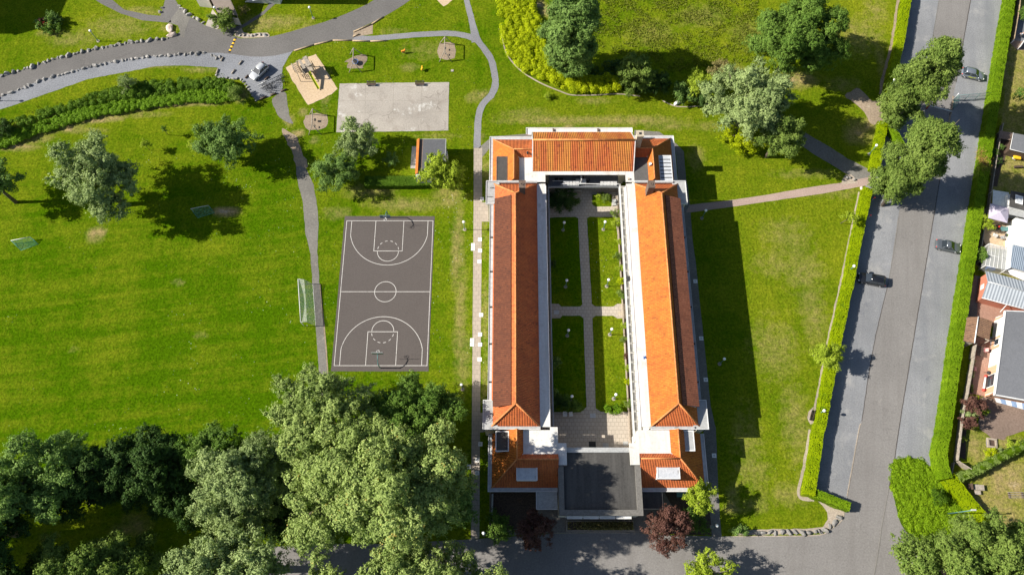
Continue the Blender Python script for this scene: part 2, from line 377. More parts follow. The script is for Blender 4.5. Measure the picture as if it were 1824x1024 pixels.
trim_grey = simple('trim_grey', (.42,.43,.44), .6, var=.12, scale=2)
wood_grey = simple('wood_grey', (.30,.26,.21), .85, var=.25, scale=3)
wood_dark = simple('wood_dark', (.07,.045,.032), .7, var=.25, scale=3)
wood_tan = simple('wood_tan', (.36,.27,.165), .8, var=.2, scale=3)
chim_mat = simple('chimney_render', (.12,.085,.065), .9, var=.25, scale=3)
chim_pale = simple('chimney_pale', (.42,.36,.27), .9, var=.2, scale=3)
metal_dark = simple('metal_dark', (.05,.052,.055), .5, metal=.3, var=.1)
metal_grey = simple('metal_grey', (.42,.43,.44), .45, metal=.5, var=.1)
metal_teal = simple('metal_teal', (.10,.22,.22), .5, metal=.2, var=.1)
paint_white = speckle('paint_white', (.72,.70,.67), (.6,.585,.56), (.8,.785,.76), 6, .8, .1, .1)
line_paint = speckle('line_paint', (.52,.50,.475), (.40,.385,.36), (.62,.60,.575), 6, .8, .1, .12, [((.20,.18,.165), 1.1, .58, .14)])
opal = simple('opal_globe', (.86,.86,.84), .25, var=.02)
rubber = simple('rubber', (.022,.022,.023), .85, var=.15)
chrome = simple('alloy', (.62,.63,.64), .3, metal=.8, var=.05)
yellow_p = simple('yellow_paint', (.80,.46,.015), .6, var=.15, scale=6)
slide_p = simple('slide_yellow', (.46,.50,.015), .4, var=.08)
red_p = simple('red_paint', (.55,.045,.03), .5, var=.1)
blue_p = simple('blue_paint', (.05,.13,.36), .5, var=.1)
orange_p = simple('orange_paint', (.75,.26,.03), .5, var=.1)
netmat = simple('net_cord', (.62,.64,.60), .8, var=.1)
netgreen = simple('net_green', (.06,.26,.19), .8, var=.15)
rock = speckle('rock', (.25,.24,.225), (.15,.145,.135), (.40,.385,.365), 3.5, 1.2, .6, .2)
rock_dark = speckle('rock_dark', (.17,.165,.15), (.11,.105,.10), (.26,.25,.235), 3.5, 1.2, .6, .2)
rock_warm = speckle('rock_warm', (.52,.42,.34), (.42,.3,.22), (.66,.6,.55), 2.5, 1.2, .6, .15)
brick_red = paving('brick_red', .075, (.40,.11,.06), (.47,.14,.075), (.3,.2,.15), 3, .012)
brick_orange = paving('brick_orange', .075, (.55,.26,.14), (.62,.31,.175), (.5,.36,.27), 3, .012)
parasol_m = simple('parasol_cloth', (.42,.38,.46), .85, var=.05)
skin_m = simple('skin', (.62,.42,.31), .6, var=.04); shirt_m = simple('shirt_blue', (.42,.52,.62), .85, var=.08); hair_m = simple('hair_fair', (.5,.36,.2), .8, var=.15); jeans_m = simple('trousers', (.06,.07,.1), .9, var=.15)
def glass(name, c, rough_=.08, spec=.8):
    m, t, b = nodes(name); b.inputs['Base Color'].default_value = (*c, 1); b.inputs['Roughness'].default_value = rough_; b.inputs['Specular IOR Level'].default_value = spec
    return m
glass_dark = glass('window_glass', (.025,.032,.04)); glass_sky = speckle('rooflight_glass', (.42,.44,.47), (.34,.36,.39), (.52,.54,.56), 4, .8, .05, .12, [((.25,.25,.25), .9, .62, .1)]); glass_sky.node_tree.nodes['Principled BSDF'].inputs['Roughness'].default_value = .3
# wired see-through sheet for the greenhouse and nets
def screen(name, c, alpha, cell=None):
    m, t, b = nodes(name); b.inputs['Base Color'].default_value = (*c, 1); b.inputs['Roughness'].default_value = .35
    if cell:
        g = objco(t); s_ = t.nodes.new('ShaderNodeSeparateXYZ'); t.links.new(g, s_.inputs[0])
        t.links.new(mth(t, 'MAXIMUM', ramp(t, nz(t, g, cell, 1), .45, .55, alpha*.6, alpha), 0.0), b.inputs['Alpha'])
    else: b.inputs['Alpha'].default_value = alpha
    return m
net_white = screen('net_white', (.75,.76,.72), .42, 6); net_teal = screen('net_teal', (.05,.26,.19), .28, 6); poly_clear = screen('polycarbonate', (.45,.46,.45), .42)
def corrugated(name, c1, c2, period, axis_rot=0.0):
    m, t, b = nodes(name); uv = t.nodes.new('ShaderNodeUVMap').outputs[0]; s_ = t.nodes.new('ShaderNodeSeparateXYZ'); t.links.new(uv, s_.inputs[0])
    wv = mth(t, 'SINE', mth(t, 'MULTIPLY', s_.outputs[0], 2*math.pi/period)); g = geo(t)
    c = mixc(t, ramp(t, wv, -1, 1, 0, .8), c1, c2); c = mixc(t, ramp(t, nz(t, g, .8, 4), .4, .75, 0, .4), c, tuple(x*.75 for x in c1))
    t.links.new(c, b.inputs['Base Color']); b.inputs['Roughness'].default_value = .5; bump(t, b, wv, .5, .05); return m
metal_roof = corrugated('metal_roof', (.30,.33,.36), (.355,.385,.415), .5)
blue_roof = corrugated('blue_roof', (.16,.20,.25), (.27,.32,.38), .3)
# ------------------------------------------------------------------ ground sheet
def ground_sheet():
    st = .6; xs = np.arange(-116, 116.01, st); ys = np.arange(-16, 122.01, st)
    xs = np.concatenate(([-2500, -600, -220], xs, [220, 600, 2500])); ys = np.concatenate(([-2500, -500, -120], ys, [220, 600, 2500]))
    X, Y = np.meshgrid(xs, ys); nx, ny = len(xs), len(ys)
    me = bpy.data.meshes.new('ground')
    co = np.stack([X.ravel(), Y.ravel(), np.zeros(X.size)], 1)
    i = np.arange(nx*ny).reshape(ny, nx)
    q = np.stack([i[:-1, :-1], i[:-1, 1:], i[1:, 1:], i[1:, :-1]], -1).reshape(-1, 4)
    me.vertices.add(len(co)); me.vertices.foreach_set('co', co.ravel().astype(np.float32))
    me.loops.add(q.size); me.loops.foreach_set('vertex_index', q.ravel().astype(np.int32))
    me.polygons.add(len(q)); me.polygons.foreach_set('loop_start', np.arange(0, q.size, 4, dtype=np.int32)); me.polygons.foreach_set('loop_total', np.full(len(q), 4, np.int32))
    me.update()
    def field(ctrl, pw=3.0):
        num = np.zeros(len(co)); den = np.zeros(len(co))
        for px, py, val in ctrl:
            a, b_ = P2(px, py); d = np.hypot(co[:, 0]-a, co[:, 1]-b_)+3; wt = d**-pw; num += wt*val; den += wt
        return num/den
    def blobs(lst):
        out = np.zeros(len(co))
        for px, py, rx, ry, amp in lst:
            a, b_ = P2(px, py); d2 = ((co[:, 0]-a)/(rx/10.2))**2+((co[:, 1]-b_)/(ry/9.4))**2
            out = np.maximum(out, amp*np.exp(-d2))
        return out
    yel = field([(60,560,.12),(280,480,.10),(280,650,.06),(480,560,.02),(450,700,.0),(120,760,.05),(300,780,.05),(40,420,.18),(480,420,.12),(350,430,.3),
        (300,250,.42),(60,280,.45),(200,215,.55),(460,230,.2),(150,50,.62),(250,60,.66),(60,100,.3),(500,60,.62),(560,45,.6),(250,30,.55),
        (740,50,.45),(680,30,.45),(760,120,.25),(640,110,.2),(560,220,.35),(830,170,.4),(820,100,.3),(880,60,.2),(870,150,.35),
        (700,360,.5),(820,400,.45),(800,560,.42),(800,640,.35),(580,350,.3),(580,450,.2),(590,600,.1),(865,400,.4),(865,560,.5),
        (1000,190,.55),(1100,200,.6),(930,200,.5),(1200,210,.55),(1240,300,.45),(1300,320,.6),(1450,300,.6),(1150,50,.5),(1250,40,.6),(1250,100,.6),(1330,20,.55),(1530,60,.85),(1560,30,.8),(1560,120,.6),(1450,180,.5),(1520,230,.6),
        (1300,560,.35),(1400,450,.62),(1460,420,.66),(1400,560,.60),(1420,700,.62),(1390,800,.6),(1340,860,.55),(1400,900,.55),(1440,880,.6),(1350,700,.55),(1310,930,.5),
        (1030,480,.2),(1085,450,.35),(1090,640,.45),(1020,650,.2),(150,930,.5),(260,930,.55),(300,880,.4),(1790,880,.8),(1760,950,.8),(1740,810,.8),(1800,280,.7),(1800,150,.7),(1650,900,.5)])
    dry = blobs([(170,418,16,14,.75),(182,414,8,6,.9),(318,503,12,8,.35),(355,597,18,12,.22),(130,622,16,8,.22),(402,377,24,8,1.15),(190,365,6,5,1.0),
        (90,222,70,8,.8),(150,206,60,8,.95),(205,196,50,6,1.0),(255,190,45,6,.9),(305,186,45,5,.95),(360,184,45,6,.7),(60,236,40,7,.85),(30,262,40,8,.8),(20,252,30,7,.8),(120,228,16,8,.9),(170,214,40,5,.9),(200,209,24,4,1.1),(60,248,40,6,.6),(250,204,60,8,.4),(140,232,60,8,.4),
        (760,90,60,25,.28),(730,120,22,10,.40),(700,60,40,20,.25),(860,170,25,14,.45),(840,175,14,12,.45),(540,200,10,8,.7),(515,215,10,12,.7),(530,238,12,8,.9),(560,250,10,8,.5),(780,242,60,8,.3),
        (580,180,12,30,.3),(575,130,16,10,.4),(660,340,50,18,.45),(720,365,70,14,.45),(800,350,30,24,.5),(815,440,12,90,.5),(820,560,12,120,.45),(825,640,14,60,.4),(600,380,30,15,.35),
        (1000,215,130,10,.5),(940,205,60,16,.35),(1120,215,110,12,.5),(1190,225,60,10,.35),(1240,280,18,30,.4),(1260,225,40,14,.3),(860,245,12,10,.4),(1012,225,14,5,.6),(1060,180,40,8,.4),
        (1530,65,60,50,.38),(1560,20,30,40,.35),(1420,142,40,18,.75),(1395,150,25,12,.7),(1490,60,20,30,.4),(1570,110,12,80,.4),(1310,130,30,20,.5),(1160,60,60,40,.3),(1250,30,60,30,.35),(1340,60,60,40,.3),
        (1530,236,26,24,.7),(1548,225,12,14,1.0),(1500,150,40,20,.35),(1520,245,18,14,.7),(1500,345,80,14,.28),(1440,310,80,12,.3),
        (1400,420,60,40,.30),(1430,480,50,50,.33),(1380,620,50,60,.33),(1450,560,30,80,.33),(1420,760,30,80,.35),(1340,840,40,40,.28),(1330,780,30,60,.3),(1410,880,50,20,.35),(1380,470,50,30,.3),(1345,900,30,16,.3),(1305,905,14,10,.6),
        (865,310,10,60,.35),(862,420,8,60,.3),(864,560,8,60,.45),(864,680,8,60,.4),
        (1085,500,20,40,.2),(1090,640,24,50,.35),(210,48,80,30,.35),(130,70,60,20,.35),(90,60,30,10,.5),(300,50,30,12,.35),(480,40,80,18,.5),(560,50,40,10,.4),(460,50,40,10,.45),(250,20,60,12,.4),(260,118,80,6,.4),(360,125,40,6,.5),(430,170,14,16,.6),
        (1760,930,80,60,.75),(1800,860,60,40,.75),(1740,800,24,34,.6),(1790,790,40,14,.55),(1800,285,30,28,.7),(1795,130,30,60,.62),(1785,300,25,22,.75),(1810,310,30,20,.7),(1790,200,20,20,.4),
        (240,935,26,18,.5),(215,945,20,12,.4),(85,955,20,10,.3),(1305,880,12,20,.4),(980,20,20,12,1.1),(960,10,14,10,1.1),(958,50,6,10,.9)])
    mow = field([(280,560,1),(100,480,1),(400,650,1),(200,740,1),(460,420,.8),(700,200,0),(700,360,.1),(1100,200,.4),(1250,60,.15),(1400,560,.35),(200,60,.1),(1430,760,.4),(1790,880,0),(60,260,.6)])
    daisy = field([(280,540,.03),(100,560,-.02),(300,730,.12),(430,700,.14),(540,430,.15),(530,640,.15),(100,720,.02),(785,500,.28),(790,420,.3),(790,600,.22),(700,360,.0),(1100,200,-.1),(1250,60,-.2),(1400,560,-.12),(200,60,-.15),(700,160,.08),(1085,460,.26),(1025,560,.12),(1090,660,.06),(830,500,.0),(1340,900,.05),(1430,900,.02),(270,800,.12),(1450,300,-.05),(1790,880,-.3)])
    for n_, a in (('yel', yel), ('dry', dry), ('mow', mow), ('daisy', daisy)):
        at_ = me.attributes.new(n_, 'FLOAT', 'POINT'); at_.data.foreach_set('value', a.astype(np.float32))
    me.materials.append(grass)
    o = bpy.data.objects.new('ground', me); COL.objects.link(o); tag(o, 'mown and rough grass with dry patches around the long building', 'ground', kind='structure')
ground_sheet()

LAY = [0.0]
def sheet(name, pts, z, mat, px=True, sm=0, jit=.0, step=.5, parent=None, label=None, cat=None):
    if px: pts = [P2(*p) for p in pts]
    if sm: pts = catmull(pts, sm, True)
    if jit: pts = rough(pts, step, jit, len(name)+len(pts))
    me = bpy.data.meshes.new(name); bm = bmesh.new()
    vs = [bm.verts.new((p[0], p[1], z)) for p in pts]; f = bm.faces.new(vs)
    f.normal_update()
    if f.normal.z < 0: f.normal_flip()
    bmesh.ops.triangulate(bm, faces=[f]); bm.to_mesh(me); bm.free(); me.materials.append(mat)
    o = bpy.data.objects.new(name, me); COL.objects.link(o)
    if parent: o.parent = parent
    else: tag(o, label, cat, kind='structure')
    return o
def path_px(name, pts, width, z, mat, jit=.06, label=None, sm=6, cat='path'):
    c = catmull([P2(*p) for p in pts], sm)
    return sheet(name, ribbon(c, width if not isinstance(width, (list, tuple)) else list(np.interp(np.linspace(0, 1, len(c)), np.linspace(0, 1, len(width)), width))), z, mat, px=False, jit=jit, label=label, cat=cat)

# --- upper-left road and gravel
up = [(-60,152),(0,137),(51,121),(102,103),(162,88),(228,76),(302,67),(330,66),(380,66),(416,65)]
road_top = up+[(419,66),(435,69),(480,66),(531,53),(597,33),(668,0),(715,-40),(760,-80)]
road_bot = [(830,-80),(780,-40),(731.7,0),(683.5,30.5),(640,52),(627.6,71),(593,72),(560,80),(523.5,91),(493,99),(455,101.5),(420,98),(396,95),(368,95),(279,100),(203,109),(127,127),(63.5,147),(0,173),(-60,192)]
sheet('road', catmull([P2(*p) for p in road_top], 4)+catmull([P2(*p) for p in road_bot], 4), .012, asphalt, px=False, jit=.04, label='grey asphalt lane curving past the playground', cat='road')
sheet('gravel_strip', [(-60,190),(0,171),(63,146),(127,126),(203,108),(279,99),(368,94),(396,94),(455,100),(500,97),(523,90),(512,104),(504,120),(501,140),(504,150),(503,165),(478,173),(456,180),(447,166),(437,147),(431,141),(386,139),(388,121),(330,117),(279,118),(228,128),(157,141),(127,152),(61,175),(0,196),(-60,214)], .008, gravel, jit=.07, label='blue grey gravel strip and parking below the lane', cat='gravel')
sheet('lane_junction', [(286,29),(300,-20),(307,-20),(312,0),(320,13),(340,31),(366,46),(388,52.5),(400,50),(432,45),(470,20),(500,-20),(520,-20),(470,26),(440,46),(428,52),(417,60),(414,68),(300,70),(312,62),(321,57),(317,45),(300,41),(290,38)], .008, asphalt, jit=.04, label='asphalt junction in front of the sloping roofed house', cat='road')
sheet('concrete_patch', [(300,41),(320,13),(339,31),(330,55),(328,68),(312,64),(321,57),(317,46)], .016, old_path, jit=.02, label='paler concrete patch across the lane junction', cat='pavement')
sheet('path', [(160,-20),(190,-8),(221,18),(264,27),(286,29),(300,20),(305,40),(300,41),(254,37),(216,25),(182,8),(150,-12)], .016, asphalt, jit=.03, label='narrow asphalt path curving over the upper left lawn', cat='path')
sheet('planting_bed', [(417,62),(424,54),(430,50),(434,58),(445,61),(460,59),(476,59),(480,63),(479,66.5),(435,68.5),(419,65)], .02, curb_mat, jit=.04, label='stony bed at the corner of the lane', cat='bed')
sheet('planting_bed', [(630,57),(664,42),(664,61),(629,67)], .016, dirt, jit=.06, label='bare rusty brown corner bed by the lane', cat='bed')
sheet('path', [(366,46),(379,17),(388,30),(390,50),(386,53)], .016, concrete, jit=.02, label='short pale concrete walk to the sloping roofed house', cat='path')
path_px('path', [(628,68),(660,69),(690,67),(735,63),(790,60),(820,62),(846,70),(858,82),(874,105),(880,128),(882.5,150),(876,168),(861,185),(853,205),(850.5,235),(850,264)], 1.25, .008, paver_path, label='winding grey footpath beside the playground')
path_px('path', [(826,-40),(831,0),(836,20),(841,40),(845,58),(849,75)], [1.1,1.1,1.2,1.3,1.9], .012, paver_path, label='narrow grey footpath joining from the top edge')
# --- path beside the building, paving plates
sheet('path', [(844,264),(859,264),(858.5,330),(858.6,360),(872,362),(872,395),(858,395),(857.5,500),(856.5,600),(855.5,690),(855.5,735),(868,735),(868,768),(855,770),(854,958),(839,960),(840,790),(841,690),(842,560),(843,460),(843.5,360)], .012, slab_path, jit=.015, label='straight paved path along the west side of the building', cat='path')
sheet('path', [(843,263),(852,264),(876,244),(884,243),(948,238),(948,252),(880,255),(874,262),(858,282),(858,265)], .008, old_path, jit=.03, label='grey path round the north west corner of the building', cat='path')
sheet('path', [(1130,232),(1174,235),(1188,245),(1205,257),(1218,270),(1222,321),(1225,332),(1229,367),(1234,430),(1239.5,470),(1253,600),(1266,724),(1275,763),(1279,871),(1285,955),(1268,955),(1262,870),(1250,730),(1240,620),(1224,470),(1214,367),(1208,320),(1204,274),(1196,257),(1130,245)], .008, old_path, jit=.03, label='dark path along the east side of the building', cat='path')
sheet('path', [(1222,378),(1230,378.5),(1300,369),(1364,359.7),(1465.5,345),(1541.7,331),(1553,330),(1556,314),(1496,326),(1440,334),(1364,347.5),(1300,357),(1228,365)], .012, brick_path, jit=.03, label='pinkish brick path crossing the east lawn', cat='path')
sheet('path', [(1414,236),(1430,234),(1455,249),(1478,262),(1510,283),(1545,300),(1560,312),(1552,330),(1520,318),(1487,297),(1450,275),(1416,252)], .008, old_path, jit=.04, label='shaded gravel path between the trees and the brick path', cat='path')
sheet('dirt_patch', [(1505,172),(1526,157),(1540,166),(1554,180),(1567,175),(1580,180),(1590,195),(1600,215),(1590,232),(1568,216),(1557,223),(1547,216),(1539,200),(1521,183)], .008, dirt, sm=3, jit=.15, label='bare trodden earth at the hedge gap', cat='earth')
sheet('gravel_ring', [(1499,322),(1506,312),(1516,311),(1524,318),(1527,326),(1500,329)], .016, curb_mat, jit=.05, label='stony corner with rocks beside the brick path', cat='bed')
# --- west asphalt path with dirt link
sheet('path', [(485,176),(508,164),(513,195),(517,209),(522,221),(510,217),(498,209),(490,195)], .012, old_path, sm=3, jit=.08, label='cracked asphalt path leaving the gravel parking', cat='path')
sheet('dirt_patch', [(502,230),(512,234),(522,240),(530,246),(533,262),(546,285),(546,300),(528,298),(520,270),(508,246)], .008, dirt, sm=3, jit=.18, label='worn dirt link between two pieces of path', cat='earth')
sheet('path', [(527,298),(536,296),(546,302),(552,316),(558,328),(566,372),(567.5,402),(565.5,430),(565.5,448),(569,506),(573,550),(578,601.5),(583,665),(586,720),(574,720),(568,662),(564,601),(560,550),(556.5,504),(553,453),(544,415),(540,364),(530,322)], .012, old_path, jit=.07, label='worn asphalt path between the field and the basketball court', cat='path')
sheet('path_edge', [(569,506),(573,550),(578,601.5),(583,665),(585,665),(580.5,601.5),(575,550),(571,506)], .016, dirt, jit=.04, label='sandy edge of the worn asphalt path', cat='path')
# --- slab, sand pit, worn spots under swings
sheet('concrete_slab', [(605,149.5),(700,148),(800,147),(799,190),(798.5,233),(700,234.5),(599,236),(602,190)], .02, concrete, jit=.03, label='cracked pale concrete pad in the playground', cat='pad')
lines = MB()
for a, b_ in (((651,149),(650,236)),((701,148),(700,234)),((751,147.5),(750,234)),((603,180),(800,179)),((601,201),(799,200))):
    A, B = P(*a), P(*b_); d = (B-A).normalized(); n_ = Vector((-d.y, d.x, 0))*.028
    lines.add([A+n_+Vector((0,0,.024)), A-n_+Vector((0,0,.024)), B-n_+Vector((0,0,.024)), B+n_+Vector((0,0,.024))], [(0,1,2,3)])
o = lines.build('slab_joint', simple('joint', (.25,.225,.19), .95, var=.3)); tag(o, 'dark joints between the slabs of the concrete pad', 'joints', kind='structure')
sheet('sand_pit', [(563,97),(575,115),(588,138),(601.5,159),(590,168),(578,175),(549,187.6),(536,168),(522,146),(509,121),(530,109)], .012, sand, jit=.08, label='pale sand area under the slide tower', cat='sand')
worn = [([(613,110),(625,104),(636,99),(652,99),(654,108),(650,114),(645,119),(645,122),(618,122),(621,112)], 'worn sandy ground under the basket swing'),
        ([(782,78),(809,78),(810,104),(782,104)], 'worn sandy ground under the north east swing'),
        ([(545,206),(582,204),(580,228),(560,231),(543,228)], 'worn sandy ground under the south west swing')]
for pts, lb in worn: sheet('dirt_patch', pts, .008, dirt, sm=2, jit=.12, label=lb, cat='earth')
sheet('sand_pit', [(772,-8),(815,-8),(800,6),(790,12),(783,6)], .012, sand, jit=.05, label='corner of a second sand area at the top edge', cat='sand')
# --- right hand road
Lv = [(1640,-90),(1623,0),(1610,68),(1600,127),(1588,190),(1570,250),(1556,330),(1540,400),(1515,506),(1492,617),(1470,754),(1455,850),(1450,880),(1512,896)]
La = [(1700,-90),(1672.5,0),(1656,99),(1640,180),(1625,260),(1601,379.5),(1582,504),(1556,617),(1534,754),(1530,764),(1508.7,883),(1504,906)]
Ra = [(1750,-90),(1729.6,0),(1703,147),(1696.6,178),(1680,283),(1643,509),(1602.6,754),(1594,815),(1583.6,865.5),(1572,929),(1564.5,982),(1554,1060)]
Rv = [(1806,-90),(1784,0),(1750,203),(1742,255),(1701.7,506),(1665,754),(1653.4,825),(1590,830)]
sheet('road', La+[(1501,921),(1483,939),(1465.5,950.6),(1430,953),(1364,953),(1285,955),(1180,952),(1122,948),(1050,949),(983,950),(900,956),(838,960),(700,968),(560,968),(420,978),(330,985),(200,1100),(1540,1100)]+Ra[::-1], .008, asphalt_r, jit=.03, label='asphalt road with gravel verges running down the right side', cat='road')
sheet('gravel_verge', [(1590,-90)]+[(x-14, y) for x, y in Lv[:-2]]+[(1440,880),(1509,900)]+[(x+1, y) for x, y in La[:-1]][::-1], .004, asphalt_blue, jit=.04, label='blue grey verge between the west hedge and the road', cat='verge')
sheet('gravel_verge', [(x-1, y) for x, y in Ra[:8]]+[(1594,818),(1625,828),(1660,830)]+[(x+8, y) for x, y in Rv[:-2]][::-1], .004, asphalt_blue, jit=.04, label='blue grey verge between the road and the east hedge', cat='verge')
sheet('gravel_verge', [(1583,870),(1596,880),(1604,929),(1622,955),(1648,972),(1700,1040),(1700,1100),(1545,1100),(1563,985),(1571,930)], .012, asphalt_r, jit=.06, label='worn grey wedge beside the shrub island', cat='verge')
def kerb(pts, wd=.13, h=.05, name='kerb_strip', label=None, mat=None):
    c = catmull([P2(*p) for p in pts], 5); c = rough(c, .8, .015, 3, False); mb = MB(); n_ = len(c); r_ = ribbon(c, wd)
    for i in range(n_-1):
        a, b_, c2, d = r_[i], r_[i+1], r_[2*n_-2-i], r_[2*n_-1-i]
        vs = [(q[0], q[1], z) for z in (0.0, h) for q in (a, b_, c2, d)]
        mb.add(vs, [(4,7,6,5),(0,1,5,4),(2,3,7,6)]+([(3,0,4,7)] if i == 0 else [])+([(1,2,6,5)] if i == n_-2 else []))
    o = mb.build(name, mat or curb_mat); tag(o, label, 'kerb', kind='structure'); return o
path_px('road_edge', [(1729,0),(1703,147)], .16, .016, simple('edge_dark', (.07,.06,.055), .95, var=.3), jit=.03, label='dark line along the east edge of the asphalt at the top')
path_px('road_edge', [(1696,178),(1680,283),(1643,509),(1602.6,754),(1594,815),(1583.6,865)], .14, .016, MATS['edge_dark'], jit=.03, label='dark line along the east edge of the asphalt')
path_px('road_edge', [(1582,504),(1556,617),(1535,750)], .12, .016, MATS['edge_dark'], jit=.03, label='dark line along the west edge of the asphalt')
kerb([(1534,754),(1530,764),(1519,825),(1508.7,883)], label='pale kerb between the west verge and the road')
kerb([(1601,386),(1595,430),(1582,504)], .07, .03, label='thin pale edge of the west verge', mat=old_path)
kerb([(1672.5,0),(1656,99),(1650,140)], .07, .03, label='thin pale edge at the top of the west verge', mat=old_path)
kerb([(1583.6,868),(1572,929),(1564.5,982),(1556,1030)], .10, .04, label='pale edge of the road by the shrub island', mat=old_path)
kerb([(1503.6,906),(1502,921),(1494,932),(1483,940),(1465.5,951),(1430,954),(1364,954.5),(1306,955)], label='curved kerb round the foot of the east lawn')
kerb([(983,949),(1050,948),(1122,949)], .14, .05, label='straight kerb before the building entrance')
kerb([(1688,228),(1697,184),(1698,172)], .3, .07, label='short tan kerb at the gate post', mat=dirt)
sheet('earth_strip', [(1446,885),(1505,907),(1500,921),(1482,938),(1464,949),(1400,951),(1312,953),(1312,945),(1364,942),(1440,941),(1466,938),(1474,925),(1474,912),(1465,899),(1455,890),(1424,884)], .016, curb_mat, jit=.06, label='sandy strip under the boulders at the lawn foot', cat='earth')
kerb_path = [(1601,0),(1588,79),(1578,120),(1568,165)]
path_px('earth_strip', [(1602,-20),(1588,79),(1577,120),(1567,168)], .5, .008, dirt, jit=.1, label='worn strip beside the north part of the west hedge', cat='earth')
path_px('earth_strip', [(1530,342),(1522,380),(1512,430),(1497,506),(1472,617),(1447,754)], .3, .008, curb_mat, jit=.08, label='worn strip beside the middle of the west hedge', cat='earth')
path_px('earth_strip', [(1443,764),(1432,830),(1422,882),(1450,890)], .45, .012, curb_mat, jit=.08, label='worn strip beside the south part of the west hedge', cat='earth')
sheet('earth_strip', [(1449,724),(1445,728),(1440,733),(1438,744),(1440,750),(1444,756),(1448,752)], .018, curb_mat, label='sandy nook under the hedge bench', cat='earth')
# --- entrance court south of the building
sheet('forecourt', [(872,872),(1262,872),(1262,880),(1225,893),(1225,950),(1122,949),(983,949),(880,955),(872,955)], .006, speckle('forecourt_paving', (.17,.15,.125), (.12,.105,.09), (.23,.205,.17), 6, .6, .3, .15), label='dark paved court before the building entrance', cat='pavement')
sheet('planting_bed', [(874,872),(960,872),(955,930),(880,952),(873,952)], .010, mulch, jit=.05, label='dark soil bed south west of the building', cat='bed')
sheet('planting_bed', [(1180,870),(1262,872),(1268,952),(1215,952),(1200,905)], .010, mulch, jit=.05, label='dark soil bed south east of the building', cat='bed')
sheet('dirt_patch', [(300,1000),(330,985),(352,975),(395,950),(420,958),(405,975),(370,1000),(330,1020)], .004, mulch, sm=2, jit=.2, label='dark earth track under the south west trees', cat='earth')

# --- basketball court
ZC = .03
cx0, cx1, cy0, cy1 = -28.7, -13.72, 31.42, 57.3
court = sheet('basketball_court', [(cx0-.42, cy0-.95),(cx1+.25, cy0-.95),(cx1+.25, cy1+.9),(cx0-.42, cy1+.9)], .02, court_mat, px=False, jit=.03, label='brown grey asphalt basketball court with white lines', cat='court')
LM = MB(); LW = .085
def seg(a, b_, wd=LW, z=.026):
    a, b_ = Vector((*a, z)), Vector((*b_, z)); d = (b_-a).normalized(); n_ = Vector((-d.y, d.x, 0))*wd/2
    LM.add([a+n_, a-n_, b_-n_, b_+n_], [(0,1,2,3)])
def arc(c, r, a0, a1, n_=40, dash=0):
    for i in range(n_):
        t0, t1 = a0+(a1-a0)*i/n_, a0+(a1-a0)*(i+1)/n_
        if dash and (i//dash) % 2: continue
        q = [(c[0]+rr*math.cos(t), c[1]+rr*math.sin(t), .026) for rr, t in ((r-LW/2,t0),(r+LW/2,t0),(r+LW/2,t1),(r-LW/2,t1))]
        LM.add(q, [(0,1,2,3)])
hl = LW/2; xm = (cx0+cx1)/2; ym = 44.15
seg((cx0-hl, cy0), (cx1+hl, cy0)); seg((cx0-hl, cy1), (cx1+hl, cy1)); seg((cx0, cy0+hl), (cx0, cy1-hl)); seg((cx1, cy0+hl), (cx1, cy1-hl))
seg((cx0+hl, ym), (xm-1.8-hl, ym)); seg((xm-1.8+hl, ym), (xm+1.8-hl, ym)); seg((xm+1.8+hl, ym), (cx1-hl, ym)); arc((xm, ym), 1.8, 0, 2*math.pi, 64)
for sgn, yb in ((1, cy0), (-1, cy1)):
    yf = yb+sgn*5.72
    for dx in (-2.43, 2.43): seg((xm+dx, yb+sgn*hl), (xm+dx, yf+sgn*hl))
    seg((xm-2.43+hl, yf), (xm+2.43-hl, yf))
    arc((xm, yf+sgn*hl*2.2), 1.8, 0 if sgn > 0 else math.pi, math.pi if sgn > 0 else 2*math.pi, 32); arc((xm, yf-sgn*hl*2.2), 1.8, math.pi+.1 if sgn > 0 else .1, 2*math.pi-.1 if sgn > 0 else math.pi-.1, 45, 4)
    yc = yb+sgn*1.6; Rr = 6.72; xe = 6.62; aa = math.asin(min(1, math.sqrt(Rr*Rr-xe*xe)/Rr))
    yj = yc+sgn*Rr*math.sin(aa)
    for dx in (-xe, xe): seg((xm+dx, yb+sgn*hl), (xm+dx, yj-sgn*.03))
    a0, a1 = (aa, math.pi-aa) if sgn > 0 else (math.pi+aa, 2*math.pi-aa)
    arc((xm, yc), Rr, a0, a1, 70)
o = LM.build('court_marking', line_paint, court, world=False)

# --- paving plates
PL = [(858.6,354.6,1,'beside the north door slab'),(854.8,427,1,'first of the plates below the north door'),(842.6,440,2,'double plate on the outer edge near the court'),(855,446.7,1,'just below the double plate'),(854,466,1,'opposite the upper half of the court'),
      (857,561,1,'alone opposite the middle of the court'),(855,595.7,1,'above the lower double plate'),(841,609.6,2,'double plate on the outer edge opposite the lower court'),(855,613.7,1,'level with the lower double plate'),(854.3,640,1,'southernmost in the sun by the west path'),
      (855.6,790.6,1,'in tree shade below the south bay'),(850,819,1,'in the middle of the shaded path'),(835,831,1,'on the outer edge of the shaded path'),(850,842,1,'last one on the shaded path'),
      (1238.5,501,1,'northernmost on the east path'),(1249,602.5,1,'middle one on the east path'),(1257,676,1,'third down the east path'),(1272,811,1,'southernmost on the east path')]
for x, y, n_, lb in PL:
    p = P(x, y); mb = MB()
    for k in range(n_):
        yy = (k-(n_-1)/2)*.72
        mb.box((p.x, p.y+yy, .035), (.66, .66, .05)); mb.box((p.x, p.y+yy, .065), (.30, .30, .012), mi=1)
    o = mb.build('cover_plate', [paint_white, trim_grey], origin=(p.x, p.y, 0)); tag(o, 'pale square cover plate '+lb, 'cover plate', 'pale cover plates along the paths')
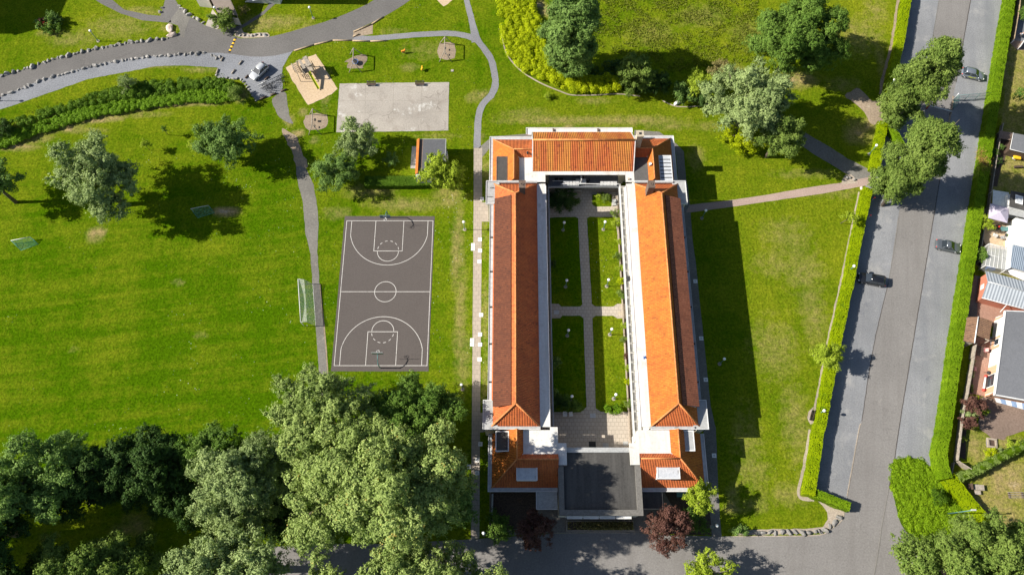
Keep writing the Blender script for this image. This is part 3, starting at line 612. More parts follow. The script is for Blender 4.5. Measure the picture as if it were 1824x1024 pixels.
# ------------------------------------------------------------------ vegetation
def leaf_mesh(name, C, Nn, size, tint, mats, parent=None, asp=.55, jit=.7, off=(0, 0, 0), extra=None, rng=RNG, flat=0.0):
    n = len(C); size = np.broadcast_to(np.asarray(size, float), (n,))*rng.uniform(.7, 1.3, n)
    Nn = Nn+rng.normal(0, jit, (n, 3)); Nn[:, 2] += flat; Nn /= np.linalg.norm(Nn, axis=1, keepdims=True)+1e-9
    r = rng.normal(0, 1, (n, 3)); T = np.cross(Nn, r); T /= np.linalg.norm(T, axis=1, keepdims=True)+1e-9; B = np.cross(Nn, T)
    s = size[:, None]; C = C-np.asarray(off)
    V = np.stack([C-T*s, C-B*s*asp+T*s*.15, C+T*s, C+B*s*asp+T*s*.15], 1).reshape(-1, 3)
    me = bpy.data.meshes.new(name); ne = 0; nf = n
    ev, ef = (extra if extra else ([], []))
    ev = np.array(ev, float).reshape(-1, 3)-np.asarray(off) if len(ev) else np.zeros((0, 3))
    V = np.concatenate([V, ev]); idx = np.arange(4*n, dtype=np.int32)
    if len(ef): idx = np.concatenate([idx, (np.array(ef, np.int32)+4*n).ravel()])
    nf = n+len(ef)
    me.vertices.add(len(V)); me.vertices.foreach_set('co', V.ravel().astype(np.float32))
    me.loops.add(4*nf); me.loops.foreach_set('vertex_index', idx)
    me.polygons.add(nf); me.polygons.foreach_set('loop_start', np.arange(0, 4*nf, 4, dtype=np.int32)); me.polygons.foreach_set('loop_total', np.full(nf, 4, np.int32))
    for m in mats: me.materials.append(m)
    if len(ef): me.polygons.foreach_set('material_index', np.concatenate([np.zeros(n, np.int32), np.ones(len(ef), np.int32)]))
    a = me.attributes.new('tint', 'FLOAT', 'FACE'); a.data.foreach_set('value', np.concatenate([np.clip(tint, 0, 1), np.zeros(len(ef))]).astype(np.float32))
    me.update()
    o = bpy.data.objects.new(name, me); COL.objects.link(o)
    if parent is not None: o.parent = parent
    return o

def fib(n, rng, zmin=-.6):
    i = np.arange(n)+.5; z = 1-(1-zmin)*i/n; ph = i*2.399963+rng.uniform(0, 6.28); r = np.sqrt(1-z*z)
    d = np.stack([r*np.cos(ph), r*np.sin(ph), z], 1)+rng.normal(0, .12, (n, 3)); return d/np.linalg.norm(d, axis=1, keepdims=True)

TREES = []
def crown_points(c, rx, ry, rz, K, lob, dens, rng, zmin=-.5, shape='round', sharp=1.0, clump=.55):
    """boughs spread through the crown; each bough is a shell of leaf sprays, each spray a handful of leaves"""
    D = fib(K, rng, zmin); f = rng.uniform(.62, 1.06, K)[:, None]; D = D[rng.random(K) > .10]; K = len(D); f = f[:K]
    w1 = 1+.22*np.sin(D[:, 0]*3.1+rng.uniform(0, 6))*np.sin(D[:, 1]*2.7+rng.uniform(0, 6))
    lc = D*f*np.array([rx, ry, rz])*w1[:, None]*.92; mean = (rx+ry)/2; lr = mean*lob*rng.uniform(.5, 1.3, K)*(1.42-.62*f[:, 0])
    if shape == 'column':
        z = np.linspace(-1, .97, K)+rng.normal(0, .03, K); z = np.clip(z, -1, .98); a = rng.uniform(0, 6.283, K); wdt = np.sqrt(np.clip(1-np.abs(z)**2.6, .05, 1)); r = rng.uniform(.3, .9, K)*wdt
        lc = np.stack([r*rx*np.cos(a), r*ry*np.sin(a), z*rz], 1); lr = mean*lob*rng.uniform(.75, 1.2, K)*(.6+.4*wdt)
    lc = np.concatenate([lc, [[0, 0, -.1*rz]]]); lr = np.append(lr, mean*.34 if shape != 'column' else mean*.4)
    dirs = np.concatenate([D if shape != 'column' else np.zeros((K, 3)), [[0, 0, 0]]]); st = rng.uniform(.35, 1.1, K+1)
    lt = rng.uniform(-.17, .17, K+1); sq = rng.uniform(.75, 1.25, (K+1, 3)); sq[:, 2] *= .9
    pts, nor, tin = [], [], []
    for k in range(K+1):
        cr = np.clip(clump*mean*.10+.12, .14, .44)
        nc = max(8, int(4*math.pi*lr[k]**2/(cr*cr*2.3)))
        d = rng.normal(0, 1, (nc, 3)); d /= np.linalg.norm(d, axis=1, keepdims=True)
        d[:, 2] = np.where((d[:, 2] < -.3) & (rng.random(nc) < .7), -d[:, 2], d[:, 2])
        al = (d*dirs[k]).sum(1, keepdims=True); de = d+dirs[k]*np.clip(al, -.2, 1)*st[k]-(np.abs(al) > .55)*0
        cc = lc[k]+de*(lr[k]*.86*rng.uniform(.66, 1.14, nc))[:, None]*sq[k]
        keep = np.ones(nc, bool)
        for j in range(K+1):
            if j != k: keep &= (((cc-lc[j])/sq[j])**2).sum(1) > (lr[j]*.62)**2
        keep |= rng.random(nc) < .08
        gap = np.sin(cc[:, 0]*1.3+k)*np.sin(cc[:, 1]*1.5+2*k)*np.sin(cc[:, 2]*1.4+k*.7); keep &= gap > -.45
        cc = cc[keep]; d = d[keep]; nc = len(cc)
        if nc == 0: continue
        nl = max(4, int(dens*cr*cr*5.2))
        q = rng.normal(0, 1, (nc, nl, 3)); q /= np.linalg.norm(q, axis=2, keepdims=True); rad = cr*rng.uniform(.4, 1.3, (nc, 1, 1))*rng.uniform(.2, 1.1, (nc, nl, 1))**.6
        ax = d+rng.normal(0, .7, (nc, 3)); ax /= np.linalg.norm(ax, axis=1, keepdims=True); ax = ax[:, None, :]
        p = cc[:, None, :]+q*rad*np.array([.9, .9, .7])+ax*(q*ax).sum(2, keepdims=True)*rad*1.1
        nn = q*.55+d[:, None, :]*.65+np.array([0, 0, .15])
        tt = .5+lt[k]+rng.normal(0, .10, (nc, 1))+rng.normal(0, .13, (nc, nl))
        pts.append(p.reshape(-1, 3)); nor.append(nn.reshape(-1, 3)); tin.append(tt.ravel())
    return np.concatenate(pts)+np.array(c), np.concatenate(nor), np.concatenate(tin), lc+np.array(c), lr

def tree(name, label, cat, cp, zc, r, mat, K=22, lob=.36, dens=14, leaf=.3, seed=1, base=None, group=None, trunk_r=None, shape='round', zmin=-.5, jit=.42, parts=('crown', 'trunk'), sharp=1.0, asp=.55):
    """cp: pixel of the crown centre, zc its height in metres, r = (rx, ry, rz) metres"""
    rng = np.random.default_rng(seed); c = P(cp[0], cp[1], zc); rx, ry, rz = r
    b = P(base[0], base[1], 0) if base else Vector((c.x+rng.normal(0, .04)*zc, c.y+rng.normal(0, .04)*zc, 0))
    e = thing(name, label, cat, (b.x, b.y, 0), group=group)
    leaf = leaf*.54; dens = dens*3.0; K = int(K*1.3)
    pts, nor, tin, lc, lr = crown_points((c.x, c.y, c.z), rx, ry, rz, K, lob, dens, rng, zmin, shape, sharp)
    low = pts[:, 2] < .12; pts[low, 2] = .12+rng.uniform(0, .2, low.sum())
    leaf_mesh(parts[0], pts, nor, leaf, tin, [mat], e, off=(b.x, b.y, 0), rng=rng, jit=jit, asp=asp)
    tr = trunk_r or max(.07, .045*zc+.015*rx); mb = MB()
    mid = Vector((b.x+(c.x-b.x)*.5+rng.normal(0, .1), b.y+(c.y-b.y)*.5, max(.3, zc*.5)))
    mb.tube([(b.x, b.y, -.05), mid, (c.x, c.y, zc), (c.x, c.y, zc+rz*.45)], [tr*1.15, tr*.85, tr*.6, tr*.2], 9)
    order = np.argsort(lc[:, 2])[::-1]
    for k in order[:: max(1, len(order)//9)]:
        q = Vector(lc[k]); st = Vector((b.x, b.y, 0)).lerp(Vector((c.x, c.y, zc)), rng.uniform(.55, .95)); m2 = st.lerp(q, .5)+Vector((0, 0, lr[k]*.25))
        mb.tube([st, m2, q, q+(q-m2)*.35], [tr*.45, tr*.3, tr*.16, .02], 6)
    mb.build(parts[1], bark, e)
    TREES.append((name, len(pts))); return e

# ---- trees in the left field
tree('willow_tree', 'silvery willow standing alone in the west field, largest of the field trees', 'tree', (172,316), 8.2, (5.9,5.6,4.8), L_silver, 30, .33, 13, .27, 3, zmin=-.55)
tree('field_tree', 'small silver green tree west of the dirt path, right of the large field willow', 'tree', (398,256), 5.0, (3.7,3.5,3.3), L_teal, 20, .38, 17, .22, 4)
tree('field_tree', 'silver green tree cut by the left edge of the photo', 'tree', (-8,328), 6.0, (3.2,3.6,3.4), L_teal, 18, .38, 15, .23, 5)
tree('shade_tree', 'small silvery tree just south of the concrete pad', 'tree', (635,255), 3.8, (2.9,3.1,2.7), L_silver, 18, .38, 18, .2, 6)
tree('shade_tree', 'small teal green tree at the west end of the clipped hedge by the hut', 'tree', (598,306), 3.5, (3.1,3.0,2.8), L_teal, 18, .38, 18, .2, 7)
tree('lime_tree', 'yellow green tree drooping over the flat roofed hut, the larger of two', 'tree', (778,310), 4.4, (2.7,2.9,2.9), L_lime, 16, .36, 16, .22, 8)
tree('lime_tree', 'yellow green tree at the corner of the flat roofed hut, the smaller of two', 'tree', (807,316), 4.0, (1.6,2.4,2.6), L_lime, 12, .42, 17, .2, 9)
tree('shrub', 'small grey green shrub on the lawn west of the hut', 'shrub', (698,284), .9, (1.1,1.2,.9), L_teal, 9, .42, 26, .14, 10)
tree('sapling', 'lime sapling with a bare stem north east of the field willow', 'sapling', (258,256), 2.4, (.8,.7,.6), L_lime, 7, .5, 26, .15, 11, base=(267,268), trunk_r=.05)
tree('sapling', 'thin lime sapling just left of the small silver green tree', 'sapling', (342,259), 2.2, (.9,.7,.8), L_lime, 7, .5, 18, .15, 12, base=(351,272), trunk_r=.05)
tree('sapling', 'dark little sapling on the slope below the long shrub bank', 'sapling', (292,231), 2.2, (.55,.5,.5), L_green, 6, .5, 26, .14, 13, base=(299,240), trunk_r=.05)
# ---- south west grove
tree('willow_tree', 'grey willow at the north west of the big grove, under the basketball court', 'tree', (572,750), 9.5, (7.2,6.0,5.2), L_willow, 38, .28, 11, .28, 20, zmin=-.3, sharp=1.6)
tree('willow_tree', 'huge pale willow in the middle of the grove, nearest the building', 'tree', (708,862), 16.5, (8.8,8.0,6.2), L_willow, 58, .24, 10, .29, 21, zmin=-.25, sharp=1.8)
tree('willow_tree', 'pale olive willow filling the south west flank of the grove, left of the huge one', 'tree', (582,890), 12.0, (5.0,6.8,5.0), L_willow, 34, .29, 11, .28, 22, zmin=-.3, sharp=1.6)
tree('shade_tree', 'dark green tree under the south east corner of the basketball court', 'tree', (745,733), 6.8, (5.2,4.3,4.2), L_green, 30, .32, 14, .26, 23, zmin=-.45)
tree('silver_tree', 'rounded silver grey tree west of the grove', 'tree', (432,862), 8.5, (5.7,6.2,5.0), L_silver, 32, .33, 14, .25, 24, zmin=-.4)
tree('silver_tree', 'leafy silver tree cut by the bottom edge below the rounded silver one', 'tree', (415,1012), 10.5, (6.9,4.2,4.8), L_silver, 28, .32, 13, .26, 25, zmin=-.3)
tree('silver_tree', 'pale tree cut by the bottom edge below the huge willow', 'tree', (745,1012), 11.0, (6.0,3.8,5.0), L_willow, 28, .32, 13, .27, 26, zmin=-.3, sharp=1.5)
tree('dark_tree', 'dark teal tree at the left edge of the field', 'tree', (52,862), 10.5, (6.4,6.2,5.2), L_teal, 26, .34, 13, .26, 27, zmin=-.4)
tree('dark_tree', 'broad dark tree on the field edge, second from the left', 'tree', (182,838), 7.5, (4.0,3.8,4.0), L_dark, 20, .38, 15, .25, 28, zmin=-.4)
tree('dark_tree', 'broad dark tree on the field edge, third from the left', 'tree', (262,824), 8.0, (4.9,4.6,4.4), L_dark, 24, .36, 15, .25, 29, zmin=-.4)
tree('shade_tree', 'mid green tree between the dark field edge and the rounded silver tree', 'tree', (378,806), 7.0, (3.9,3.7,3.6), L_green, 22, .36, 15, .25, 30, zmin=-.4)
tree('shade_tree', 'light green tree along the bottom edge at the left', 'tree', (165,1008), 8.0, (6.6,2.8,3.8), L_plane, 26, .34, 13, .26, 31, zmin=-.3)
tree('shade_tree', 'light green round tree on the bottom edge right of the track', 'tree', (232,990), 5.5, (3.6,2.8,3.6), L_plane, 20, .36, 14, .25, 32, zmin=-.3)
tree('dark_tree', 'shadowy tree between the rounded silver tree and the olive willow', 'tree', (505,915), 4.0, (2.6,4.2,3.0), L_dark, 16, .4, 14, .24, 33)
tree('dark_tree', 'shadowy tree under the east side of the huge willow', 'tree', (800,880), 5.0, (3.4,5.2,3.6), L_teal, 20, .36, 13, .24, 34)
tree('dark_tree', 'dark low tree south of the dark field edge', 'tree', (318,872), 5.0, (3.8,4.0,3.2), L_dark, 18, .4, 14, .24, 35)
tree('dark_tree', 'tall dark tree just outside the left edge near the bottom', 'tree', (-50,940), 11.0, (6.5,6.5,5.5), L_dark, 20, .38, 11, .3, 36)
tree('dark_tree', 'dark tree low in the shade behind the broad dark trees on the field edge', 'tree', (120,880), 5.5, (4.2,3.6,3.4), L_dark, 18, .38, 13, .25, 38)
tree('dark_tree', 'dark tree low in the shade left of the rounded silver tree', 'tree', (232,872), 5.0, (4.0,3.0,3.0), L_dark, 18, .38, 13, .25, 39)
tree('dark_tree', 'tall dark tree outside the bottom left corner', 'tree', (60,1060), 8.0, (6.0,4.0,5.0), L_dark, 18, .38, 11, .3, 37)
# ---- north
tree('poplar_tree', 'tall grey green tree beside the yellow shrub bank at the top', 'tree', (1020,62), 10.5, (4.6,4.9,8.6), L_teal, 52, .42, 14, .26, 40, base=(1012,126), shape='column')
tree('round_tree', 'big dark green tree with drooping branches on the north east lawn', 'tree', (1424,68), 9.0, (7.6,6.6,5.6), L_green, 40, .29, 15, .25, 41, zmin=-.4, sharp=1.5)
tree('willow_tree', 'big silver willow north east of the building', 'tree', (1331,184), 9.0, (6.7,5.9,5.6), L_silver, 42, .28, 14, .25, 42, zmin=-.35, sharp=1.6)
tree('round_tree', 'fresh green tree on the lower right side of the big silver willow', 'tree', (1388,243), 7.0, (3.2,3.7,3.8), L_plane, 22, .38, 17, .22, 43)
tree('round_tree', 'pointed green tree in the middle of the shrub row north of the building', 'tree', (1132,134), 4.6, (2.9,3.2,4.2), L_plane, 24, .36, 15, .23, 44, zmin=-.6)
tree('shrub', 'dark shrub beside the pointed green tree on its shaded side', 'shrub', (1168,152), 2.2, (2.2,2.0,2.0), L_dark, 14, .42, 16, .2, 45)
tree('shrub', 'small teal shrub above the pale stone north of the building', 'shrub', (1213,166), 2.0, (1.6,1.6,1.7), L_teal, 12, .42, 20, .18, 46)
tree('shrub', 'olive shrub between the teal shrub and the big silver willow', 'shrub', (1248,148), 2.8, (2.2,2.6,2.3), L_lime, 14, .4, 15, .2, 47)
tree('shrub', 'brownish shrub above the olive shrub', 'shrub', (1280,128), 2.6, (2.2,1.9,2.0), L_brown, 14, .4, 15, .2, 48)
tree('shrub', 'dark shrub at the foot of the big silver willow on the left', 'shrub', (1246,176), 1.6, (2.2,1.2,1.4), L_dark, 12, .42, 16, .19, 49)
tree('shrub', 'bright lime shrub below the big silver willow on the left', 'shrub', (1298,238), 1.5, (2.3,1.9,1.5), L_yellow, 13, .4, 16, .18, 50)
tree('shrub', 'bright lime shrub below the big silver willow in the middle', 'shrub', (1328,262), 1.5, (2.6,1.3,1.3), L_yellow, 13, .4, 16, .18, 51)
tree('shrub', 'tiny yellow green bush alone on the lawn north of the building', 'shrub', (976,171), .6, (.6,.6,.6), L_lime, 7, .5, 30, .12, 52)
# ---- right road
tree('plane_tree', 'tall columnar tree leaning over the road, the northern of two', 'tree', (1637,152), 11.5, (3.7,3.7,10.2), L_plane, 66, .46, 13, .24, 60, base=(1582,238), shape='column', trunk_r=.3)
tree('plane_tree', 'tall columnar tree leaning over the road, the southern of two', 'tree', (1627,287), 11.2, (3.7,3.7,10.0), L_plane, 66, .46, 13, .24, 61, base=(1572,366), shape='column', trunk_r=.3)
tree('sapling', 'lime sapling leaning by the upper part of the west hedge', 'sapling', (1514,387), 3.0, (.95,.95,.9), L_lime, 8, .48, 24, .15, 62, base=(1497,398), trunk_r=.06)
tree('young_tree', 'young green tree growing through the west hedge', 'tree', (1474,634), 3.9, (2.1,1.7,1.6), L_lime, 13, .42, 18, .18, 63, base=(1447,633), trunk_r=.08)
tree('maple_tree', 'big green tree in the bottom right corner', 'tree', (1730,1018), 7.0, (9.4,5.6,4.8), L_plane, 46, .27, 14, .27, 64, zmin=-.35, sharp=1.5)
tree('maple_tree', 'green tree cut by the right end of the bottom edge, right of the big one', 'tree', (1835,1018), 6.0, (5.0,5.0,4.2), L_plane, 24, .34, 13, .26, 65, zmin=-.35)
tree('shrub', 'light green rounded tree cut by the bottom edge near the road', 'tree', (1262,1022), 4.5, (2.6,2.4,2.6), L_lime, 18, .38, 17, .2, 66)
tree('plum_tree', 'sunlit purple leaved tree at the south east corner of the building', 'tree', (1192,942), 4.3, (2.9,2.9,2.9), L_plum, 24, .34, 17, .2, 67, zmin=-.5, sharp=1.5)
tree('plum_tree', 'shaded purple leaved tree at the south west corner of the building', 'tree', (953,946), 3.6, (2.3,2.4,2.3), L_plum, 22, .36, 16, .2, 68, zmin=-.5)
tree('young_tree', 'bright green young tree with a slim pale trunk beside the building', 'tree', (1246,886), 4.6, (1.9,1.9,1.5), L_lime, 14, .40, 20, .2, 69, base=(1254,938), trunk_r=.06)
tree('shrub', 'dark shrub in the south west bed of the building', 'shrub', (888,935), 1.4, (1.7,1.7,1.4), L_green, 12, .42, 17, .19, 70)
tree('shrub', 'dark shrub in the south east bed beside the purple tree', 'shrub', (1240,925), 1.0, (1.4,2.0,1.0), L_green, 12, .42, 17, .18, 71)
tree('shrub', 'blue green conifer shrub at the end of the boulder row', 'shrub', (1320,946), .9, (1.1,.8,.9), L_teal, 9, .45, 28, .14, 72)
tree('clipped_shrub', 'clipped dark ball shrub in the green shrub island', 'shrub', (1671,882), 1.4, (.95,.95,.95), L_box, 10, .5, 34, .12, 73)
# off frame neighbours whose shade reaches the road
tree('shade_tree', 'tree below the bottom edge shading the road', 'tree', (1400,1092), 6.5, (3.8,3.4,3.6), L_green, 18, .38, 12, .28, 75)
tree('shade_tree', 'tree below the bottom edge near the huge willow', 'tree', (850,1085), 10.5, (5.5,4.0,5.0), L_willow, 18, .38, 12, .28, 76)
tree('shade_tree', 'tall tree beyond the left edge throwing broken shade on the south west lawn', 'tree', (-205,975), 10.0, (4.6,4.2,4.6), L_green, 18, .36, 11, .28, 77)
tree('shade_tree', 'second tall tree beyond the left edge, lower down', 'tree', (-150,1040), 9.0, (4.0,4.0,4.2), L_green, 18, .36, 11, .28, 78)
tree('shade_tree', 'tree below the bottom edge between the leafy silver tree and the pale one', 'tree', (575,1066), 10.5, (4.2,3.4,4.4), L_willow, 20, .36, 11, .28, 79)
# gardens on the right
tree('plum_tree', 'purple maple at the fence south of the bungalow, the larger of two', 'shrub', (1736,722), 1.8, (1.5,1.4,1.4), L_plum, 12, .42, 24, .16, 80)
tree('plum_tree', 'purple maple at the fence south of the bungalow, the smaller of two', 'shrub', (1722,752), 1.4, (1.1,1.0,1.1), L_plum, 10, .44, 24, .15, 81)
tree('shrub', 'grey green round shrub between the two purple maples', 'shrub', (1727,735), 1.1, (1.2,.9,1.0), L_silver, 9, .44, 26, .14, 82)
tree('shrub', 'small bright green shrub right of the grey green one', 'shrub', (1752,732), .6, (.8,.5,.6), L_lime, 7, .5, 30, .12, 83)
tree('shrub', 'bright green shrub beside the purple parasol', 'shrub', (1756,398), 1.2, (1.0,1.2,1.1), L_lime, 9, .45, 26, .14, 84)
tree('shrub', 'dark green shrub beside the greenhouse', 'shrub', (1748,456), 1.1, (1.0,1.3,1.1), L_green, 9, .45, 26, .14, 85)
tree('shrub', 'lime shrub in the corner garden bed', 'shrub', (1765,806), .7, (.9,.7,.7), L_yellow, 8, .48, 30, .12, 86)
tree('shrub', 'pale green plant beside the lime shrub in the corner garden', 'shrub', (1778,802), .5, (.7,.6,.5), L_silver, 8, .48, 30, .12, 87)
tree('shrub', 'leafy green shrub before the sloping garden fence at the right edge', 'shrub', (1804,790), .8, (1.0,.7,.8), L_lime, 8, .48, 28, .13, 88)
tree('shrub', 'green shrub at the top right corner behind the garden fence', 'shrub', (1824,24), 1.4, (.8,1.2,1.2), L_green, 9, .46, 24, .15, 89)
tree('shade_tree', 'tree beyond the right edge shading the upper garden', 'tree', (1860,170), 5.0, (3.0,3.0,3.0), L_green, 14, .4, 12, .26, 90)
for i, (x, y, rr) in enumerate([(1771,272,.7),(1784,262,.6),(1780,288,.7)]):
    tree('shrub', ['dark plant against the garden fence left of the shed','teal plant in the pots before the shed','dark leafy plant on the fence below the shed'][i], 'plant', (x,y), .6, (rr,rr*.9,.6), [L_green,L_teal,L_dark][i], 7, .5, 26, .13, 91+i)
# house at the top left
tree('shrub', 'dense green shrub in front of the sloping roofed house', 'shrub', (405,37), 1.5, (2.7,1.5,1.4), L_plane, 14, .42, 20, .18, 95)
tree('clipped_shrub', 'clipped yellow green ball shrub beside the sloping roofed house', 'shrub', (436,20), 1.0, (.8,.85,.9), L_brown, 9, .5, 40, .10, 96)

# ---- flower bed on the upper left lawn
fb = thing('flower_bed', 'round bed of mixed low shrubs with red flowers on the upper left lawn', 'flower bed', tuple(P(90,42)))
for i, (x, y, zc, rr, mt) in enumerate([(92,33,.9,1.3,L_teal),(105,37,.8,1.0,L_dark),(78,38,.7,.9,L_plum),(70,46,.5,1.1,L_teal),(86,54,.5,1.1,L_green),(103,49,.5,1.2,L_green),(92,44,.4,1.2,L_plane)]):
    rng = np.random.default_rng(200+i); c = P(x, y, zc); p_, n_, t_, _, _ = crown_points(tuple(c), rr, rr*.9, zc*.9, 9, .45, 26, rng)
    p_[:, 2] = np.maximum(p_[:, 2], .08); leaf_mesh('shrub', p_, n_, .14, t_, [mt], fb, off=tuple(fb.location), rng=rng)
c = P(78,40,.9); rng = np.random.default_rng(5); p_ = np.array(tuple(c))+rng.normal(0, 1, (60, 3))*np.array([.7,.5,.25])
leaf_mesh('flowers', p_, np.tile([0,0,1.], (60,1)), .12, rng.random(60), [red_p], fb, off=tuple(fb.location), rng=rng)

# ---- hedges
def hedge(name, label, pts, width, height, mat, z0=0.0, dens=130, leaf=.10, seed=1, wob=.05, cap=True, side='left', px=True, group=None, tint0=.5, jit=.14):
    """pts: pixel line of the hedge foot on its west side (or its middle); world ribbon, clipped box with leaf skin"""
    rng = np.random.default_rng(seed); L = [P2(*p) for p in pts] if px else pts; L = rough(L, .7, .05, seed, False)
    L = np.array(L); d = np.gradient(L, axis=0); d /= np.linalg.norm(d, axis=1, keepdims=True)+1e-9; nr = np.stack([d[:, 1], -d[:, 0]], 1)
    if side == 'left':
        s = np.sign(nr[:, 0].mean()) or 1; nr = nr*s; A = L; B = L+nr*width
    elif side == 'mid': A = L-nr*width/2; B = L+nr*width/2
    else: A = L; B = L+nr*width
    n = len(A); seglen = np.linalg.norm(np.diff(L, axis=0), axis=1); W = width
    C, Nn, T = [], [], []
    prob = seglen/seglen.sum(); tot = seglen.sum()
    def emit(k, fA, fB, zlo, zhi, nrm):
        i = rng.choice(n-1, k, p=prob); t = rng.random(k)[:, None]
        a = A[i]*(1-t)+A[i+1]*t; b = B[i]*(1-t)+B[i+1]*t; f = rng.uniform(fA, fB, k)[:, None]; q = a*(1-f)+b*f
        z = rng.uniform(zlo, zhi, k)+z0
        wv = wob*(np.sin(q[:, 0]*3.1+q[:, 1]*2.3)+np.sin(q[:, 1]*5.1+seed)*.6)+wob*1.2*np.sin(q[:, 1]*.55+seed*2)*np.sin(q[:, 1]*.23+seed)
        tn = .16*np.sin(q[:, 1]*.8+seed)*np.sin(q[:, 1]*.31+seed*3)+.10*np.sin(q[:, 1]*2.9+q[:, 0])
        nn = np.zeros((k, 3)); 
        if nrm == 'top': nn[:, 2] = 1; z = z+wv
        else: nn[:, :2] = nr[i]*nrm; q = q+nr[i]*nrm*wv[:, None]*.7
        C.append(np.column_stack([q, z])); Nn.append(nn); T.append(tint0+rng.normal(0, .11, k)+wv*1.0+tn)
    emit(int(dens*W*tot), .0, 1.0, height-.05, height+.04, 'top')
    emit(int(dens*height*tot), -.02, .04, .03, height, -1); emit(int(dens*height*tot), .96, 1.02, .03, height, 1)
    for e_, i in ((0, 0), (1, n-1)):
        k = int(dens*W*height*1.2); f = rng.random(k)[:, None]; q = A[i]*(1-f)+B[i]*f+rng.normal(0, .02, (k, 2))
        C.append(np.column_stack([q, rng.uniform(.03, height, k)+z0])); nn = np.zeros((k, 3)); nn[:, :2] = d[i]*(-1 if e_ == 0 else 1); Nn.append(nn); T.append(tint0+rng.normal(0, .16, k))
    ev, ef = [], []; ins = .10
    for i in range(n):
        a = A[i]+(B[i]-A[i])*ins/W; b = B[i]-(B[i]-A[i])*ins/W
        ev += [(*a, z0+.0), (*a, z0+height-ins), (*b, z0+height-ins), (*b, z0+.0)]
    for i in range(n-1):
        o_ = 4*i; ef += [(o_, o_+4, o_+5, o_+1), (o_+1, o_+5, o_+6, o_+2), (o_+2, o_+6, o_+7, o_+3)]
    ef += [(0, 1, 2, 3), (4*(n-1)+3, 4*(n-1)+2, 4*(n-1)+1, 4*(n-1))]
    m0 = L.mean(0)
    o = leaf_mesh(name, np.concatenate(C), np.concatenate(Nn), leaf, np.concatenate(T), [mat, core_mat], off=(m0[0], m0[1], 0), extra=(ev, ef), rng=rng, jit=jit)
    o.location = (m0[0], m0[1], 0); tag(o, label, 'hedge', group); return o
hedge('hedge', 'clipped yellow green hedge along the road, north of the hedge gap', [(1606,-40),(1604,0),(1590,79),(1581,120),(1570,165)], 1.45, 1.8, L_hedge, seed=1)
hedge('hedge', 'long clipped yellow green hedge between the east lawn and the road', [(1532,341),(1522,385),(1512,430),(1498,505),(1473,617),(1447.8,754),(1444,764),(1434,830),(1426,881)], 1.5, 1.75, L_hedge, seed=2)
hedge('hedge', 'short clipped hedge leg turning towards the road at the lawn foot', [(1443,879),(1470,890),(1507,904)], 1.35, 1.5, L_hedge2, seed=3, side='mid')
hedge('hedge', 'short yellow hedge strip beside the dark path mouth', [(1561,224),(1552,262),(1545,306)], 1.5, 1.7, L_hedge, seed=4)
hedge('hedge', 'bent hedge stub under the columnar trees', [(1574,228),(1588,245),(1600,268)], 1.1, 1.6, L_hedge2, seed=5, side='mid')
hedge('hedge', 'small yellow hedge clump at the hedge gap by the northern columnar tree', [(1573,166),(1570,178)], 1.2, 1.5, L_hedge, seed=6)
hedge('hedge', 'long wide hedge on the far side of the road along the gardens', [(1793,-50),(1784,0),(1766,105),(1750,203),(1742,255),(1723,375),(1701.7,506),(1683,630),(1665,754),(1655,805),(1657,832),(1666,856)], 1.65, 2.1, L_hedge2, seed=7, tint0=.55)
hedge('hedge', 'diagonal hedge from the wide hedge down to the bottom right tree', [(1681,852),(1697,872),(1718,898),(1738,920),(1756,945)], 2.0, 1.5, L_hedge, seed=8, side='mid')
hedge('hedge', 'low dark clipped hedge south of the flat roofed hut', [(652,329),(700,329),(750,328),(790,326)], 1.9, 1.3, L_box, seed=9, side='mid', leaf=.12)
hedge('hedge', 'leafy hedge behind the sloping garden fence', [(1697,853),(1722,843),(1760,823),(1830,788)], 1.3, 1.6, L_plane, seed=10, side='mid', leaf=.15, dens=60, wob=.14)

# ---- low masses (nobody could count their plants)
def mass(name, label, poly, zf, mat, dens, leaf, seed, lump=.5, cat='shrubs', lumpr=(.5, 1.1), tint0=.5, hv=(.6, 1.2), kind='stuff', vert=False, core=True):
    rng = np.random.default_rng(seed); pl = [P2(*p) for p in poly]; pl = catmull(pl, 4, True); A = np.array(pl)
    mn, mx = A.min(0), A.max(0); area = (mx-mn).prod()
    def inside(q):
        r = np.zeros(len(q), bool); j = len(A)-1
        for i in range(len(A)):
            c_ = ((A[i, 1] > q[:, 1]) != (A[j, 1] > q[:, 1])) & (q[:, 0] < (A[j, 0]-A[i, 0])*(q[:, 1]-A[i, 1])/(A[j, 1]-A[i, 1]+1e-12)+A[i, 0]); r ^= c_; j = i
        return r
    nl = int(area*lump); q = rng.uniform(mn, mx, (nl, 2)); q = q[inside(q)]
    C, Nn, T = [], [], []
    for k, (x, y) in enumerate(q):
        r = rng.uniform(*lumpr); h = zf*rng.uniform(*hv); n = int(dens*2.5*r*max(r, h)*math.pi*.5)
        d = rng.normal(0, 1, (n, 3)); d[:, 2] = np.abs(d[:, 2]); d /= np.linalg.norm(d, axis=1, keepdims=True)
        p = np.array([x, y, max(0, h-r*.8)])+d*np.array([r, r, min(r, h)*.95])*rng.uniform(.8, 1.06, n)[:, None]
        if vert: d = d*.3+rng.normal(0, .6, (n, 3))*np.array([1, 1, .15])
        p[:, 2] = np.maximum(p[:, 2], .05); C.append(p); Nn.append(d); T.append(tint0+rng.uniform(-.2, .2)+rng.normal(0, .15, n))
    m0 = A.mean(0)
    o = leaf_mesh(name, np.concatenate(C), np.concatenate(Nn), leaf, np.concatenate(T), [mat], off=(m0[0], m0[1], 0), rng=rng, jit=.35)
    o.location = (m0[0], m0[1], 0); tag(o, label, cat, kind=kind); return o
